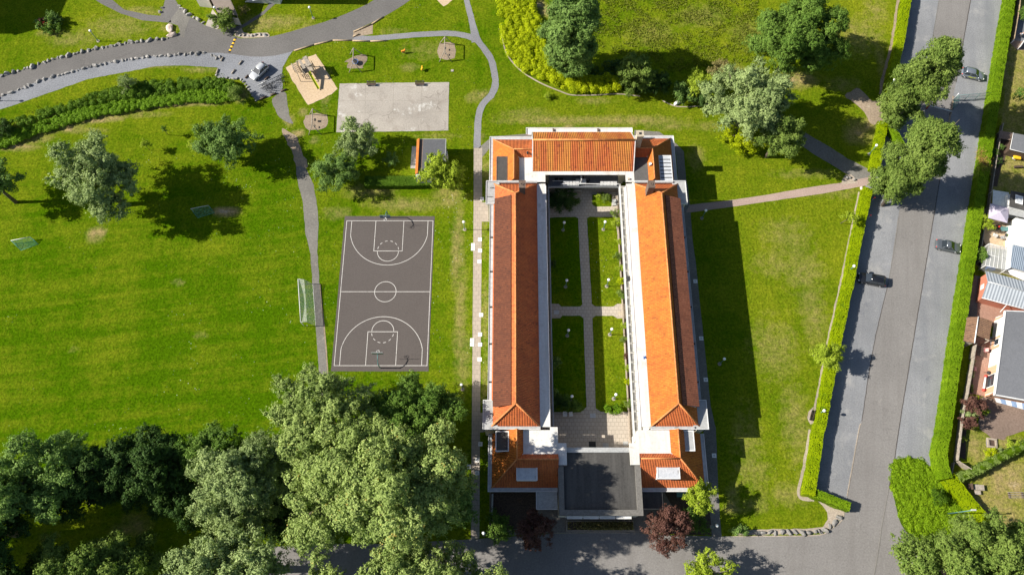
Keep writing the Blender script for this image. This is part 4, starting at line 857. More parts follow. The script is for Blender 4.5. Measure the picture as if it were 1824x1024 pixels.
mass('shrub_bank', 'bank of yellow green shrubs with a curved edge at the top of the photo', [(884,-30),(893,40),(900,90),(925,122),(960,142),(1005,160),(1040,166),(1100,163),(1095,140),(1040,140),(985,110),(968,60),(950,10),(945,-30)], 1.25, L_yellow, 46, .12, 100, 3.2, lumpr=(.45, .9), hv=(.75, 1.15), tint0=.55)
mass('shrub_bank', 'dark undergrowth behind the yellow shrub bank', [(1040,142),(1095,140),(1100,160),(1180,172),(1230,178),(1240,150),(1180,140),(1100,110),(1050,120)], .9, L_dark, 24, .2, 101, .45, lumpr=(.6, 1.2))
mass('shrub_bank', 'long bank of dark green shrubs below the gravel strip', [(-20,236),(20,222),(60,208),(120,190),(180,172),(230,158),(290,150),(350,147),(400,147),(425,158),(428,175),(400,165),(340,163),(290,172),(230,180),(160,192),(90,212),(30,235),(-20,252)], 1.3, L_bank, 46, .11, 102, 5.0, lumpr=(.4, .7), tint0=.62, hv=(.75, 1.15))
mass('reed_bank', 'strip of bright green reeds along the foot of the long shrub bank', [(-20,256),(30,236),(90,214),(150,196),(210,184),(280,173),(330,166),(400,163),(409,174),(404,184),(340,184),(280,192),(220,202),(160,213),(100,231),(50,248),(10,264)], .85, L_reed, 80, .10, 103, 6.0, lumpr=(.35, .6), cat='reeds', tint0=.72, hv=(.85, 1.1))
sheet('shrub_bed', [(1588,830),(1595,819),(1618,815),(1646,821),(1662,850),(1682,885),(1712,920),(1748,950),(1764,990),(1720,1010),(1655,984),(1626,960),(1604,932),(1594,895),(1588,866)], .10, core_mat, sm=3, label='green bed under the ground cover of the shrub island', cat='bed')
mass('ground_cover', 'bright green ground cover filling the shrub island by the road', [(1589,830),(1598,819),(1618,815),(1640,818),(1654,832),(1668,852),(1688,874),(1712,902),(1738,930),(1757,985),(1720,1000),(1660,982),(1634,964),(1612,936),(1599,898),(1591,866)], .34, L_hedge2, 60, .10, 104, 7.0, lumpr=(.35, .7), cat='ground cover', tint0=.62)
mass('ground_cover', 'ivy and weeds under the south west grove', [(140,800),(330,790),(470,790),(520,850),(500,960),(340,960),(320,890),(200,890),(130,880)], .5, L_dark, 14, .2, 105, .35, cat='ground cover', lumpr=(.5, 1.0))
tree('shrub', 'tall grey shrub rising from the middle of the long shrub bank', 'shrub', (224,150), 2.6, (1.1,1.5,1.5), L_silver, 10, .45, 24, .16, 110)
tree('shrub', 'dark bush at the left end of the long shrub bank', 'shrub', (6,228), 2.0, (2.0,1.6,1.8), L_dark, 12, .42, 18, .18, 111)
tree('shrub', 'green bush closing the right end of the long shrub bank', 'shrub', (420,172), 1.5, (1.1,1.9,1.4), L_plane, 12, .42, 20, .17, 112)
# ---- edging of the yellow shrub bank
kerb([(893,60),(902,95),(925,124),(960,147),(1000,164),(1020,170),(1060,170),(1100,168),(1140,172)], .22, .08, 'edging_stone', 'pale curved stone edging below the yellow shrub bank')
kerb([(1180,180),(1205,190),(1240,190),(1262,186)], .18, .08, 'edging_stone', 'pale stone edging below the teal and dark shrubs')
# rough grass tufts of the north meadow
def tufts(name, label, poly, n, leaf, mat, seed, hgt=.25):
    rng = np.random.default_rng(seed); A = np.array([P2(*p) for p in poly]); mn, mx = A.min(0), A.max(0)
    q = rng.uniform(mn, mx, (n, 2)); r = np.zeros(n, bool); j = len(A)-1
    for i in range(len(A)):
        r ^= ((A[i, 1] > q[:, 1]) != (A[j, 1] > q[:, 1])) & (q[:, 0] < (A[j, 0]-A[i, 0])*(q[:, 1]-A[i, 1])/(A[j, 1]-A[i, 1]+1e-12)+A[i, 0]); j = i
    q = q[r]; f = np.array([noise.noise(Vector((x*.35, y*.35, seed)))+.6*noise.noise(Vector((x*1.1, y*1.1, seed))) for x, y in q]); kp = f+rng.normal(0, .25, len(q)) > 0; q = q[kp]; f = f[kp]
    C = np.column_stack([q, rng.uniform(.03, hgt, len(q))]); Nn = rng.normal(0, 1, (len(q), 3))*np.array([1, 1, .5])
    o = leaf_mesh(name, C, Nn, leaf, .45+f*.4+rng.normal(0, .2, len(q)), [mat], rng=rng, jit=.2, asp=.3); tag(o, label, 'grass', kind='stuff'); return o
tufts('long_grass', 'long uncut grass of the north east meadow', [(1045,-20),(1350,-20),(1350,110),(1250,120),(1200,130),(1100,95),(1050,80)], 30000, .2, L_meadow, 1, .16)
tufts('long_grass', 'rough grass on the slope by the long shrub bank', [(60,190),(230,140),(390,125),(430,160),(400,140),(230,150),(100,190),(20,222)], 5000, .17, L_meadow, 2, .14)

# a withered stretch in the far hedge
hd = [o for o in COL.objects if o.get('label', '').startswith('long wide hedge')][0]
rng = np.random.default_rng(91); n = 900; C = np.array([tuple(P(1752, 288, 2.05))])+rng.normal(0, 1, (n, 3))*np.array([.55, 1.3, .12])
leaf_mesh('withered_foliage', C, rng.normal(0, .3, (n, 3))+np.array([0, 0, 1.]), .11, rng.random(n), [leafmat('leaf_withered', (.18,.11,.03), (.38,.25,.08), .15)], hd, off=tuple(hd.location), rng=rng)
# ------------------------------------------------------------------ the long courtyard building
BLD = thing('courtyard_building', 'long cream building with orange tiled wings round a narrow courtyard', 'building', (12.3, 40, 0))
def part(mb, name, mats, label=None, bevel=0.0, parent=None):
    o = mb.build(name, mats, BLD if parent is None else None, bevel=bevel)
    if parent is not None:
        o.parent = parent; o.location = (-BLD.location.x, -BLD.location.y, 0)
    if label: o['label'] = label
    return o
def caps(mb, segs, r=.13):
    for a, b in segs: mb.tube([a, b], r, 8)
XM = 24.7
for side in ('west', 'east'):
    f = (lambda x: x) if side == 'west' else (lambda x: XM-x)
    def bx(mb, x0, x1, y0, y1, z0, z1, mi=0): mb.bx(f(x0), f(x1), y0, y1, z0, z1, mi)
    # walls: lower storey, upper storey set back behind the gallery, bays
    w_ = MB(); bx(w_, -3.2, 5.2, 20.4, 61.0, 0, 3.1); bx(w_, -3.2, 4.1, 20.4, 61.0, 3.1, 6.3)
    for y0, y1 in ((20.2, 24.2), (57.2, 61.1)): bx(w_, -4.05, -3.2, y0, y1, 0, 6.55)
    part(w_, 'wall', wall_cream)
    g_ = MB(); bx(g_, -3.62, -3.0, 24.2, 57.2, 6.3, 6.46); bx(g_, -3.66, -3.58, 24.2, 57.2, 6.34, 6.56)
    for yy in (27, 33, 39, 45, 51): bx(g_, -3.5, -3.1, yy, yy+.25, 6.46, 6.54, 1)
    part(g_, 'gutter', [trim_grey, rubber])
    fr = MB(); bx(fr, 4.05, 5.6, 20.35, 61.0, 6.3, 6.5); part(fr, 'flat_roof', roof_white)
    e_ = MB(); bx(e_, 5.6, 5.68, 20.35, 60.6, 6.22, 6.56); part(e_, 'roof_edge', trim_white)
    rf = MB(); A = lambda x, y, z: (f(x), y, z)
    rn, rs = 57.4, 23.1
    rf.slab([A(-3.05,20.4,6.55), A(.55,rs,10), A(.55,rn,10), A(-3.05,60.9,6.55)], .12, 0)
    rf.slab([A(4.15,20.4,6.55), A(.55,rs,10), A(.55,rn,10), A(4.15,60.9,6.55)], .12, 0)
    rf.slab([A(-3.05,20.4,6.55), A(4.15,20.4,6.55), A(.55,rs,10)], .12, 1)
    rf.slab([A(-3.05,60.9,6.55), A(4.15,60.9,6.55), A(.55,rn,10)], .12, 1)
    roof = part(rf, 'tiled_roof', [tile_orange if side == 'east' else tile_rust, tile_rust])
    cp = MB(); caps(cp, [(A(.55,rs,10.03), A(.55,rn,10.03)), (A(.55,rs,10.03), A(-3.05,20.4,6.6)), (A(.55,rs,10.03), A(4.15,20.4,6.6)), (A(.55,rn,10.03), A(-3.05,60.9,6.6)), (A(.55,rn,10.03), A(4.15,60.9,6.6))])
    part(cp, 'ridge_cap', ridge_mat, parent=roof)
    # long shed dormer on the outer slope
    dm = MB(); dm.slab([A(-.15,23.0,9.50), A(-2.85,23.0,8.28), A(-2.85,57.3,8.28), A(-.15,57.3,9.50)], .16, 0); dormer = part(dm, 'dormer', tile_brown if side == 'west' else tile_brown_b)
    dw = MB(); bx(dw, -2.6, -2.45, 23.15, 57.15, 6.75, 8.22, 0)
    for yy in (23.15, 57.05):
        vs = [A(-2.45,yy,6.85), A(-.2,yy,9.0), A(-.2,yy,9.33), A(-2.45,yy,8.28)]; vs2 = [(v[0], yy+.1, v[2]) for v in vs]
        dw.add(vs+vs2, [(0,1,2,3),(7,6,5,4),(0,4,5,1),(1,5,6,2),(2,6,7,3),(3,7,4,0)], 0)
    part(dw, 'dormer_wall', wall_white, parent=dormer)
    for k in range(10):
        wn_ = MB(); y0 = 24.2+k*3.3; bx(wn_, -2.63, -2.6, y0, y0+1.8, 7.15, 8.0); part(wn_, 'dormer_window', glass_dark, parent=dormer)
    # parapets at both ends and the flat corner bays
    for ya, yb, yt in ((20.0, 20.35, 19.92), (60.95, 61.25, 61.25)):
        pp = MB(); bx(pp, -2.2, 4.2, ya, yb, 6.3, 6.95); pp = part(pp, 'parapet', roof_grey)
        pt = MB(); bx(pt, -4.3, 4.2, yt, yt+.08, 6.5, 7.0); part(pt, 'parapet_trim', trim_white, parent=pp)
    for y0, y1 in ((20.0, 24.25), (57.15, 61.25)):
        sl = MB(); bx(sl, -4.25, -2.1, y0, y1, 6.55, 6.75); so = part(sl, 'bay_roof', roof_grey)
        ed = MB(); bx(ed, -4.33, -4.25, y0, y1, 6.45, 6.86); bx(ed, -4.33, -3.0, y1 if y0 < 30 else y0-.08, y1+.08 if y0 < 30 else y0, 6.45, 6.86); part(ed, 'roof_edge', trim_white, parent=so)
        if side == 'west' and y0 > 30:
            pz = MB(); pz.tube([(-3.6,60.0,6.75),(-3.6,60.0,7.0),(-3.0,60.0,7.0)], .05); pz.bx(-4.1,-3.2,58.35,58.42,6.75,6.85); part(pz, 'vent_pipe', metal_dark, parent=so)
    ch = MB(); x0 = 1.15 if side == 'west' else 21.95
    ch.bx(x0, x0+1.0, 57.9, 59.15, 7.0, 10.75); ch.bx(x0-.06, x0+1.06, 57.84, 59.21, 10.75, 10.9, 1); chim = part(ch, 'chimney', [chim_mat, chim_mat])
    ct_ = MB(); ct_.ring((x0+.5, 58.5, 10.95), .2, .06); part(ct_, 'chimney_pot', chim_mat, parent=chim)
    # gallery on the courtyard side
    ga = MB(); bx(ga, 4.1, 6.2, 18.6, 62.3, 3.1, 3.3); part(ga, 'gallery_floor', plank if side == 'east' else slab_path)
    ge = MB(); bx(ge, 6.2, 6.34, 18.4, 62.2, 3.0, 3.42); part(ge, 'gallery_edge', trim_grey)
    ra = MB(); bx(ra, 6.22, 6.32, 18.6, 62.2, 4.22, 4.32)
    y = 18.7
    while y < 62: bx(ra, 6.24, 6.30, y, y+.06, 3.42, 4.22); y += 1.55
    bx(ra, 6.25, 6.29, 18.6, 62.2, 3.75, 3.80); rail = part(ra, 'railing', trim_white if side == 'east' else metal_grey)
    y = 18.8
    while y < 61.6:
        if side == 'east': pn = MB(); bx(pn, 6.26, 6.28, y, y+1.35, 3.45, 3.70); part(pn, 'railing_panel', metal_grey, parent=rail)
        y += 1.55 if side == 'east' else 100
    for k in range(9):
        yy = 22.5+k*4.2
        do = MB(); bx(do, 4.1, 4.16, yy, yy+1.9, 3.35, 5.5); d_ = part(do, 'door', trim_white)
        gl = MB(); bx(gl, 4.16, 4.18, yy+.12, yy+.88, 3.6, 5.4); bx(gl, 4.16, 4.18, yy+1.02, yy+1.78, 3.6, 5.4); part(gl, 'pane', glass_dark, parent=d_)
    for zl in (1.0, 4.1):
        for k in range(9):
            yy = 25.0+k*3.55
            wf = MB(); bx(wf, -3.26, -3.2, yy, yy+1.7, zl, zl+1.5); wo = part(wf, 'window', trim_white)
            gl = MB(); bx(gl, -3.28, -3.26, yy+.1, yy+.8, zl+.1, zl+1.4); bx(gl, -3.28, -3.26, yy+.9, yy+1.6, zl+.1, zl+1.4); part(gl, 'pane', glass_dark, parent=wo)
            sl = MB(); bx(sl, -3.36, -3.262, yy-.08, yy+1.78, zl-.12, zl-.02); part(sl, 'sill', trim_grey, parent=wo)

# ---- north gabled block
nb = MB(); nb.bx(3.7, 20.2, 65.0, 70.8, 0, 6.4)
for x0 in (3.7, 20.0): nb.add([(x0,63.6,6.3),(x0,67.25,9.85),(x0,70.8,6.3),(x0+.2,63.6,6.3),(x0+.2,67.25,9.85),(x0+.2,70.8,6.3)], [(0,1,2),(5,4,3),(0,3,4,1),(1,4,5,2),(2,5,3,0)])
part(nb, 'wall', wall_white)
gr = MB(); gr.slab([(3.5,63.35,6.55),(20.4,63.35,6.55),(20.4,67.25,10.05),(3.5,67.25,10.05)], .14); gr.slab([(3.5,71.05,6.55),(20.4,71.05,6.55),(20.4,67.25,10.05),(3.5,67.25,10.05)], .14)
groof = part(gr, 'tiled_roof', tiles('tile_fresh', (.52,.145,.03), (.43,.095,.024), (.29,.07,.025), .30, .40, lich=(.45,.33,.05), dk=.4, band=(.58,.25,.04)))
cp = MB(); caps(cp, [((3.45,67.25,10.1),(20.45,67.25,10.1))], .16); part(cp, 'ridge_cap', ridge_mat, parent=groof)
vg = MB()
for x0 in (3.36, 20.4):
    vg.add([(x0,63.35,6.6),(x0,67.25,10.1),(x0,67.25,9.8),(x0,63.35,6.3),(x0+.14,63.35,6.6),(x0+.14,67.25,10.1),(x0+.14,67.25,9.8),(x0+.14,63.35,6.3)], [(0,1,2,3),(7,6,5,4),(0,4,5,1),(3,2,6,7),(0,3,7,4)])
    vg.add([(x0,71.05,6.6),(x0,67.25,10.1),(x0,67.25,9.8),(x0,71.05,6.3),(x0+.14,71.05,6.6),(x0+.14,67.25,10.1),(x0+.14,67.25,9.8),(x0+.14,71.05,6.3)], [(0,3,2,1),(4,5,6,7),(0,1,5,4),(3,7,6,2),(0,4,7,3)])
part(vg, 'verge_board', trim_white)
ng = MB(); ng.bx(2.5, 20.7, 71.1, 71.85, 6.2, 6.4); ng.bx(2.42, 20.78, 71.85, 71.95, 6.2, 6.55); ng.bx(2.42, 2.5, 70.6, 71.85, 6.2, 6.55); ng.bx(20.7, 20.78, 70.6, 71.85, 6.2, 6.55); ng.bx(2.5, 3.3, 70.6, 71.1, 6.2, 6.4)
part(ng, 'gutter', [roof_white]); 
for xx in (7.0, 14.7):
    b_ = MB(); b_.bx(xx, xx+.3, 71.2, 71.7, 6.4, 6.6); part(b_, 'gutter_outlet', chim_mat)
c_ = MB(); c_.bx(20.62, 21.62, 67.2, 68.2, 0, 11.1); c_.bx(20.52, 21.72, 67.1, 68.3, 11.1, 11.3); chim = part(c_, 'chimney', chim_pale)
c_ = MB(); c_.bx(20.92, 21.32, 67.5, 67.9, 11.3, 11.36); part(c_, 'flue', rubber, parent=chim)
# courtyard side of the north block: flat roof over the terrace, terrace floor, back wall openings
fr = MB(); fr.bx(5.62, 19.08, 62.7, 65.0, 6.32, 6.5); fr.bx(1.25, 5.6, 61.34, 66.0, 6.3, 6.48); fr.bx(19.1, 20.55, 61.34, 65.2, 6.3, 6.48); part(fr, 'flat_roof', roof_white)
ga = MB(); ga.bx(6.36, 18.34, 62.25, 65.0, 3.1, 3.3); part(ga, 'gallery_floor', roof_slate)
ge = MB(); ge.bx(6.36, 18.34, 62.1, 62.25, 3.0, 3.42); part(ge, 'gallery_edge', trim_grey)
ra = MB(); ra.bx(8.3, 18.2, 62.13, 62.23, 4.25, 4.35); ra.bx(6.9, 11.9, 62.75, 62.81, 4.25, 4.31)
for k in range(8): ra.bx(8.4+k*1.4, 8.46+k*1.4, 62.15, 62.21, 3.42, 4.25)
rail = part(ra, 'railing', trim_white)
for x0, x1 in ((8.7, 11.5), (15.1, 18.0)):
    for k in range(5):
        a = x0+(x1-x0)*k/5
        pn = MB(); pn.box((a+(x1-x0)/10, 62.45, 3.9), ((x1-x0)/5-.05, .06, .9), rx=R(-38)); part(pn, 'railing_panel', trim_white, parent=rail)
dv = MB(); dv.bx(11.75, 11.87, 62.5, 65.0, 3.3, 5.2); part(dv, 'screen_wall', trim_white)
for xx in (6.6, 9.0, 12.6, 15.6):
    do = MB(); do.bx(xx, xx+2.0, 64.93, 65.0, 3.32, 5.6); d_ = part(do, 'door', trim_white); gl = MB(); gl.bx(xx+.1, xx+.95, 64.9, 64.93, 3.5, 5.5); gl.bx(xx+1.05, xx+1.9, 64.9, 64.93, 3.5, 5.5); part(gl, 'pane', glass_dark, parent=d_)
lw = MB(); lw.bx(5.2, 19.5, 64.6, 64.99, 0, 3.1); part(lw, 'wall', wall_cream)
for xx in (6.5, 9.5, 12.5, 15.5):
    wf = MB(); wf.bx(xx, xx+2.2, 64.54, 64.6, .2, 2.6); wo = part(wf, 'window', trim_white); gl = MB(); gl.bx(xx+.1, xx+1.05, 64.51, 64.54, .3, 2.5); gl.bx(xx+1.15, xx+2.1, 64.51, 64.54, .3, 2.5); part(gl, 'pane', glass_dark, parent=wo)

# ---- corner blocks: lower outer eaves, L shaped ridges, flat dormers
def corner(xo, xr, xi, xj, yo, yr, yi, ye, tl, flat_mat, dorm, ysgn, name):
    """xo outer eave, xr ridge, xi foot of the inner slope, xj where it meets the middle block; yo/yr/yi the same across; ye joint with the wing"""
    ze, zr, zi = 3.45, 7.6, 6.45
    w1 = MB(); sx = 1 if xj > xo else -1
    w1.prism([(xo+.25*sx, yo-.25*ysgn), (xj, yo-.25*ysgn), (xj, ye), (xo+.25*sx, ye)], 0, 3.35); w1.prism([(xi-.15*sx, yi+.1*ysgn), (xj, yi+.1*ysgn), (xj, ye), (xi-.15*sx, ye)], 3.35, 6.28)
    part(w1, 'wall', wall_cream)
    rf = MB()
    rf.slab([(xo,ye,ze),(xr,ye,zr),(xr,yr,zr),(xo,yo,ze)], .12, 0); rf.slab([(xo,yo,ze),(xr,yr,zr),(xj,yr,zr),(xj,yo,ze)], .12, 1)
    rf.slab([(xr,ye,zr),(xi,ye,zi),(xi,yi,zi),(xr,yr,zr)], .12, 0); rf.slab([(xr,yr,zr),(xi,yi,zi),(xj,yi,zi),(xj,yr,zr)], .12, 1)
    ro = part(rf, 'tiled_roof', [tl, tile_rust])
    cp = MB(); caps(cp, [((xr,ye,zr+.03),(xr,yr,zr+.03)),((xr,yr,zr+.03),(xj,yr,zr+.03)),((xo,yo,ze+.05),(xr,yr,zr+.03))], .11); part(cp, 'ridge_cap', ridge_mat, parent=ro)
    gt = MB(); gx = xo-.5*sx
    gt.bx(gx, xo+.02*sx, min(yo, ye), max(yo, ye), 3.25, 3.38); gt.bx(min(gx, xj), max(gx, xj), min(yo, yo+.5*ysgn), max(yo, yo+.5*ysgn), 3.25, 3.38)
    gt.bx(gx-.08*sx, gx, min(yo+.5*ysgn, ye), max(yo+.5*ysgn, ye), 3.2, 3.5, 1); gt.bx(min(gx-.08*sx, xj), max(gx-.08*sx, xj), min(yo+.5*ysgn, yo+.58*ysgn), max(yo+.5*ysgn, yo+.58*ysgn), 3.2, 3.5, 1)
    part(gt, 'gutter', [trim_grey, trim_white])
    vf = MB(); vf.tube([(xr, yr, zr-.9), (xi, yi, zi+.06)], .1, 6); part(vf, 'valley_flashing', metal_grey)
    if flat_mat:
        ff = MB(); ff.bx(min(xi, xj), max(xi, xj), min(yi, ye), max(yi, ye), 6.28, 6.46); part(ff, 'flat_roof', flat_mat)
    for (x0, x1, y0, y1, zt, mat, rim, bars) in dorm:
        d_ = MB(); d_.bx(x0, x1, y0, y1, 3.9, zt, 0); do = part(d_, 'flat_dormer', wall_white)
        t_ = MB(); t_.bx(x0+.08, x1-.08, y0+.08, y1-.08, zt, zt+.05); part(t_, 'dormer_roof', mat, parent=do)
        r_ = MB(); q = .09
        for (a, b, c, d) in ((x0-q, x1+q, y0-q, y0+.05), (x0-q, x1+q, y1-.05, y1+q), (x0-q, x0+.05, y0+.05, y1-.05), (x1-.05, x1+q, y0+.05, y1-.05)): r_.bx(a, b, c, d, zt-.1, zt+.1)
        if bars:
            for k in range(1, bars): yy = y0+(y1-y0)*k/bars; r_.bx(x0+.08, x1-.08, yy-.06, yy+.06, zt+.05, zt+.14, 1)
        part(r_, 'dormer_rim', [rim, metal_dark], parent=do)
    wk = MB()
    n_ = int(abs(ye-yo)/2.6)
    for k in range(n_):
        yy = min(ye, yo)+1.0+k*2.6; x = xo+.25*sx
        wf = MB(); wf.bx(x-.06*sx, x, yy, yy+1.3, .9, 2.5); wo = part(wf, 'window', trim_white); gl = MB(); gl.bx(x-.08*sx, x-.06*sx, yy+.1, yy+1.2, 1.0, 2.4); part(gl, 'pane', glass_dark, parent=wo)
corner(-3.35, .32, 1.2, 3.68, 71.5, 67.0, 66.0, 61.35, tile_orange, None, [(-2.55,-.85,61.6,66.2,6.35,roof_black,chim_mat,0)], 1, 'nw')
corner(27.95, 23.75, 22.95, 20.62, 71.7, 67.2, 66.1, 61.35, tile_orange, speckle('roof_lead', (.095,.093,.09), (.075,.073,.07), (.125,.122,.118), 5, .8, .2, .1), [(24.95,26.95,61.5,66.4,6.35,glass_sky,trim_white,7)], 1, 'ne')
corner(-3.0, .7, 1.65, 6.75, 11.95, 15.5, 16.4, 19.9, tile_orange, roof_white, [(-2.35,-.55,16.9,19.7,6.2,roof_black,trim_white,0),(.72,3.6,12.75,14.6,6.3,glass_sky,trim_white,0)], -1, 'sw')
corner(28.5, 24.3, 23.25, 18.62, 11.95, 15.6, 16.5, 19.9, tile_orange, roof_white, [(24.9,26.7,16.9,19.75,6.5,roof_grey,trim_white,0),(21.1,24.25,12.95,14.75,6.3,glass_sky,trim_white,0)], -1, 'se')
hp = MB()
for xa, s in ((6.76, 1), (18.61, -1)):
    hp.slab([(xa,16.4,6.5),(xa,14.9,6.5+.35),(xa+.0*s,15.5,7.6)], .02, 0) if False else None
fw = MB()
fw.bx(5.62, 8.0, 17.35, 18.0, 6.05, 6.44); fw.bx(6.76, 8.0, 14.85, 17.35, 6.05, 6.44); fw.bx(5.62, 6.75, 18.0, 20.35, 6.3, 6.44)
part(fw, 'flat_roof', roof_white); fw = MB(); fw.bx(17.25, 19.08, 17.35, 18.0, 6.05, 6.44); fw.bx(17.25, 18.61, 14.85, 17.35, 6.05, 6.44); fw.bx(18.62, 19.08, 18.0, 20.35, 6.3, 6.44)
part(fw, 'flat_roof', roof_white)
# ---- south block with the dark flat roof behind a parapet
sb = MB(); sb.bx(6.9, 18.5, 8.0, 14.8, 0, 5.7); sb.bx(8.0, 17.25, 14.8, 17.2, 0, 5.7); part(sb, 'wall', wall_cream)
sr = MB(); sr.bx(7.5, 17.9, 8.6, 14.8, 5.72, 5.8); sr.bx(8.0, 17.25, 14.8, 16.7, 5.72, 5.8); part(sr, 'flat_roof', roof_black)
sp = MB(); sp.bx(6.78, 7.5, 7.86, 14.82, 5.5, 6.3); sp.bx(17.9, 18.6, 7.86, 14.82, 5.5, 6.3); sp.bx(7.5, 17.9, 7.86, 8.6, 5.5, 6.3); part(sp, 'parapet', speckle('parapet_grey', (.14,.133,.12), (.105,.10,.09), (.19,.18,.165), 5, .8, .2, .15))
st_ = MB(); st_.bx(6.70, 6.78, 7.78, 14.82, 5.9, 6.36); st_.bx(18.6, 18.68, 7.78, 14.82, 5.9, 6.36); st_.bx(6.78, 18.6, 7.78, 7.86, 5.9, 6.36); part(st_, 'parapet_trim', MATS['parapet_grey'])
sl = MB(); sl.bx(8.02, 17.23, 16.7, 17.4, 5.5, 6.12); part(sl, 'roof_edge', roof_grey)
for k in range(4):
    x0 = 7.9+k*2.35
    wf = MB(); wf.bx(x0, x0+2.2, 7.42, 8.0, 5.0, 5.14); wf.bx(x0, x0+.08, 7.9, 8.0, 1.2, 5.0); wf.bx(x0+2.12, x0+2.2, 7.9, 8.0, 1.2, 5.0); wf.bx(x0, x0+2.2, 7.85, 8.0, 1.1, 1.2); wo = part(wf, 'window', trim_white)
    gl = MB(); gl.bx(x0+.08, x0+2.12, 7.94, 7.99, 1.2, 5.0); part(gl, 'pane', glass_dark, parent=wo)
ca = MB(); ca.bx(3.6, 6.68, 8.95, 12.3, 3.0, 3.2); ca.bx(3.55, 3.63, 8.9, 12.3, 2.95, 3.3, 1); ca.bx(3.63, 6.68, 8.87, 8.95, 2.95, 3.3, 1); ca.bx(3.7, 6.6, 10.4, 11.8, 0, 3.0, 2); part(ca, 'porch_roof', [roof_grey, trim_white, wall_cream])
ca = MB(); ca.bx(18.7, 22.1, 9.0, 12.4, 3.0, 3.2); ca.bx(22.1, 22.2, 8.95, 12.4, 2.95, 3.32, 1); ca.bx(18.7, 22.1, 8.9, 9.0, 2.95, 3.3, 1); ca.bx(18.8, 22.0, 10.4, 11.9, 0, 3.0, 2); part(ca, 'porch_roof', [roof_black, chim_pale, wall_cream])
pv = MB()
for (x, y, z) in ((2.6,66.5,6.6),): pv.tube([(x,y,z),(x,y,z+.7)], .12, 8); pv.ball((x,y,z+.75), .2)
part(pv, 'vent_pipe', rubber)
pv = MB(); pv.tube([(23.2,64.2,6.9),(23.2,64.2,7.6)], .16, 10); pv.ring((23.2,64.2,7.6), .2, .07); part(pv, 'vent_pipe', trim_white)
pv = MB(); pv.bx(19.4, 19.7, 61.7, 62.0, 6.48, 6.75); part(pv, 'vent_box', chim_pale)
pv = MB(); pv.bx(18.55, 19.1, 44.3, 45.0, 4.4, 5.0); part(pv, 'vent_box', metal_dark)
pv = MB(); pv.box((20.25, 30.95, 6.56), (.55,.12,.1), rz=R(50)); pv.box((20.25, 30.95, 6.66), (.5,.12,.1), rz=R(-35)); part(pv, 'roof_anchor', blue_p)

# ------------------------------------------------------------------ inside the courtyard
sheet('courtyard_floor', [(6.0,17.4),(19.0,17.4),(19.3,64.6),(6.0,64.6)], .014, court_paving, px=False, label='beige square paving of the inner courtyard', cat='paving')
def lawn(pts, label, yel, dry, daisy):
    o = sheet('lawn', pts, .03, grass, jit=.04, label=label, cat='lawn'); me = o.data
    for n_, v in (('yel', yel), ('dry', dry), ('daisy', daisy), ('mow', 0)):
        a = me.attributes.new(n_, 'FLOAT', 'POINT'); a.data.foreach_set('value', np.full(len(me.vertices), v, np.float32))
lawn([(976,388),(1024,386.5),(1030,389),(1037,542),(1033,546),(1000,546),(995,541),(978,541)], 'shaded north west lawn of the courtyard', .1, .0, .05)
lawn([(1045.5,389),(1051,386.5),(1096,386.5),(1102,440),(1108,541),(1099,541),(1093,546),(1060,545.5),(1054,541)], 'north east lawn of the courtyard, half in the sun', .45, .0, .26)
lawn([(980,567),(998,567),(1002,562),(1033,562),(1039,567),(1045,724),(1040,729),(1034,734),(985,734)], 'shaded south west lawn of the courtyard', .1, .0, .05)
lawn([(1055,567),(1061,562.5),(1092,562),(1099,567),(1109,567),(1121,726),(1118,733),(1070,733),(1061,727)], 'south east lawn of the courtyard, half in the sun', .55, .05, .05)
lawn([(1055,347),(1090,346.5),(1089,368),(1061,368.5),(1054,364)], 'small lawn in the sunny north corner of the courtyard', .35, 0, .26)
sheet('planting_bed', [(1098,387),(1111,387),(1119,541),(1109,541),(1103,440)], .022, mulch, jit=.06, label='planting strip at the foot of the north part of the east gallery', cat='bed')
sheet('planting_bed', [(1110,567),(1120,567),(1131,733),(1119,733)], .022, mulch, jit=.06, label='planting strip at the foot of the south part of the east gallery', cat='bed')
wl = MB(); wl.bx(18.25, 18.45, 18.6, 62, 0, .35); o = wl.build('low_wall', curb_mat, origin=(18.35, 40, 0)); tag(o, 'low pale wall at the foot of the east gallery', 'low wall')
rng0 = random.Random(4)
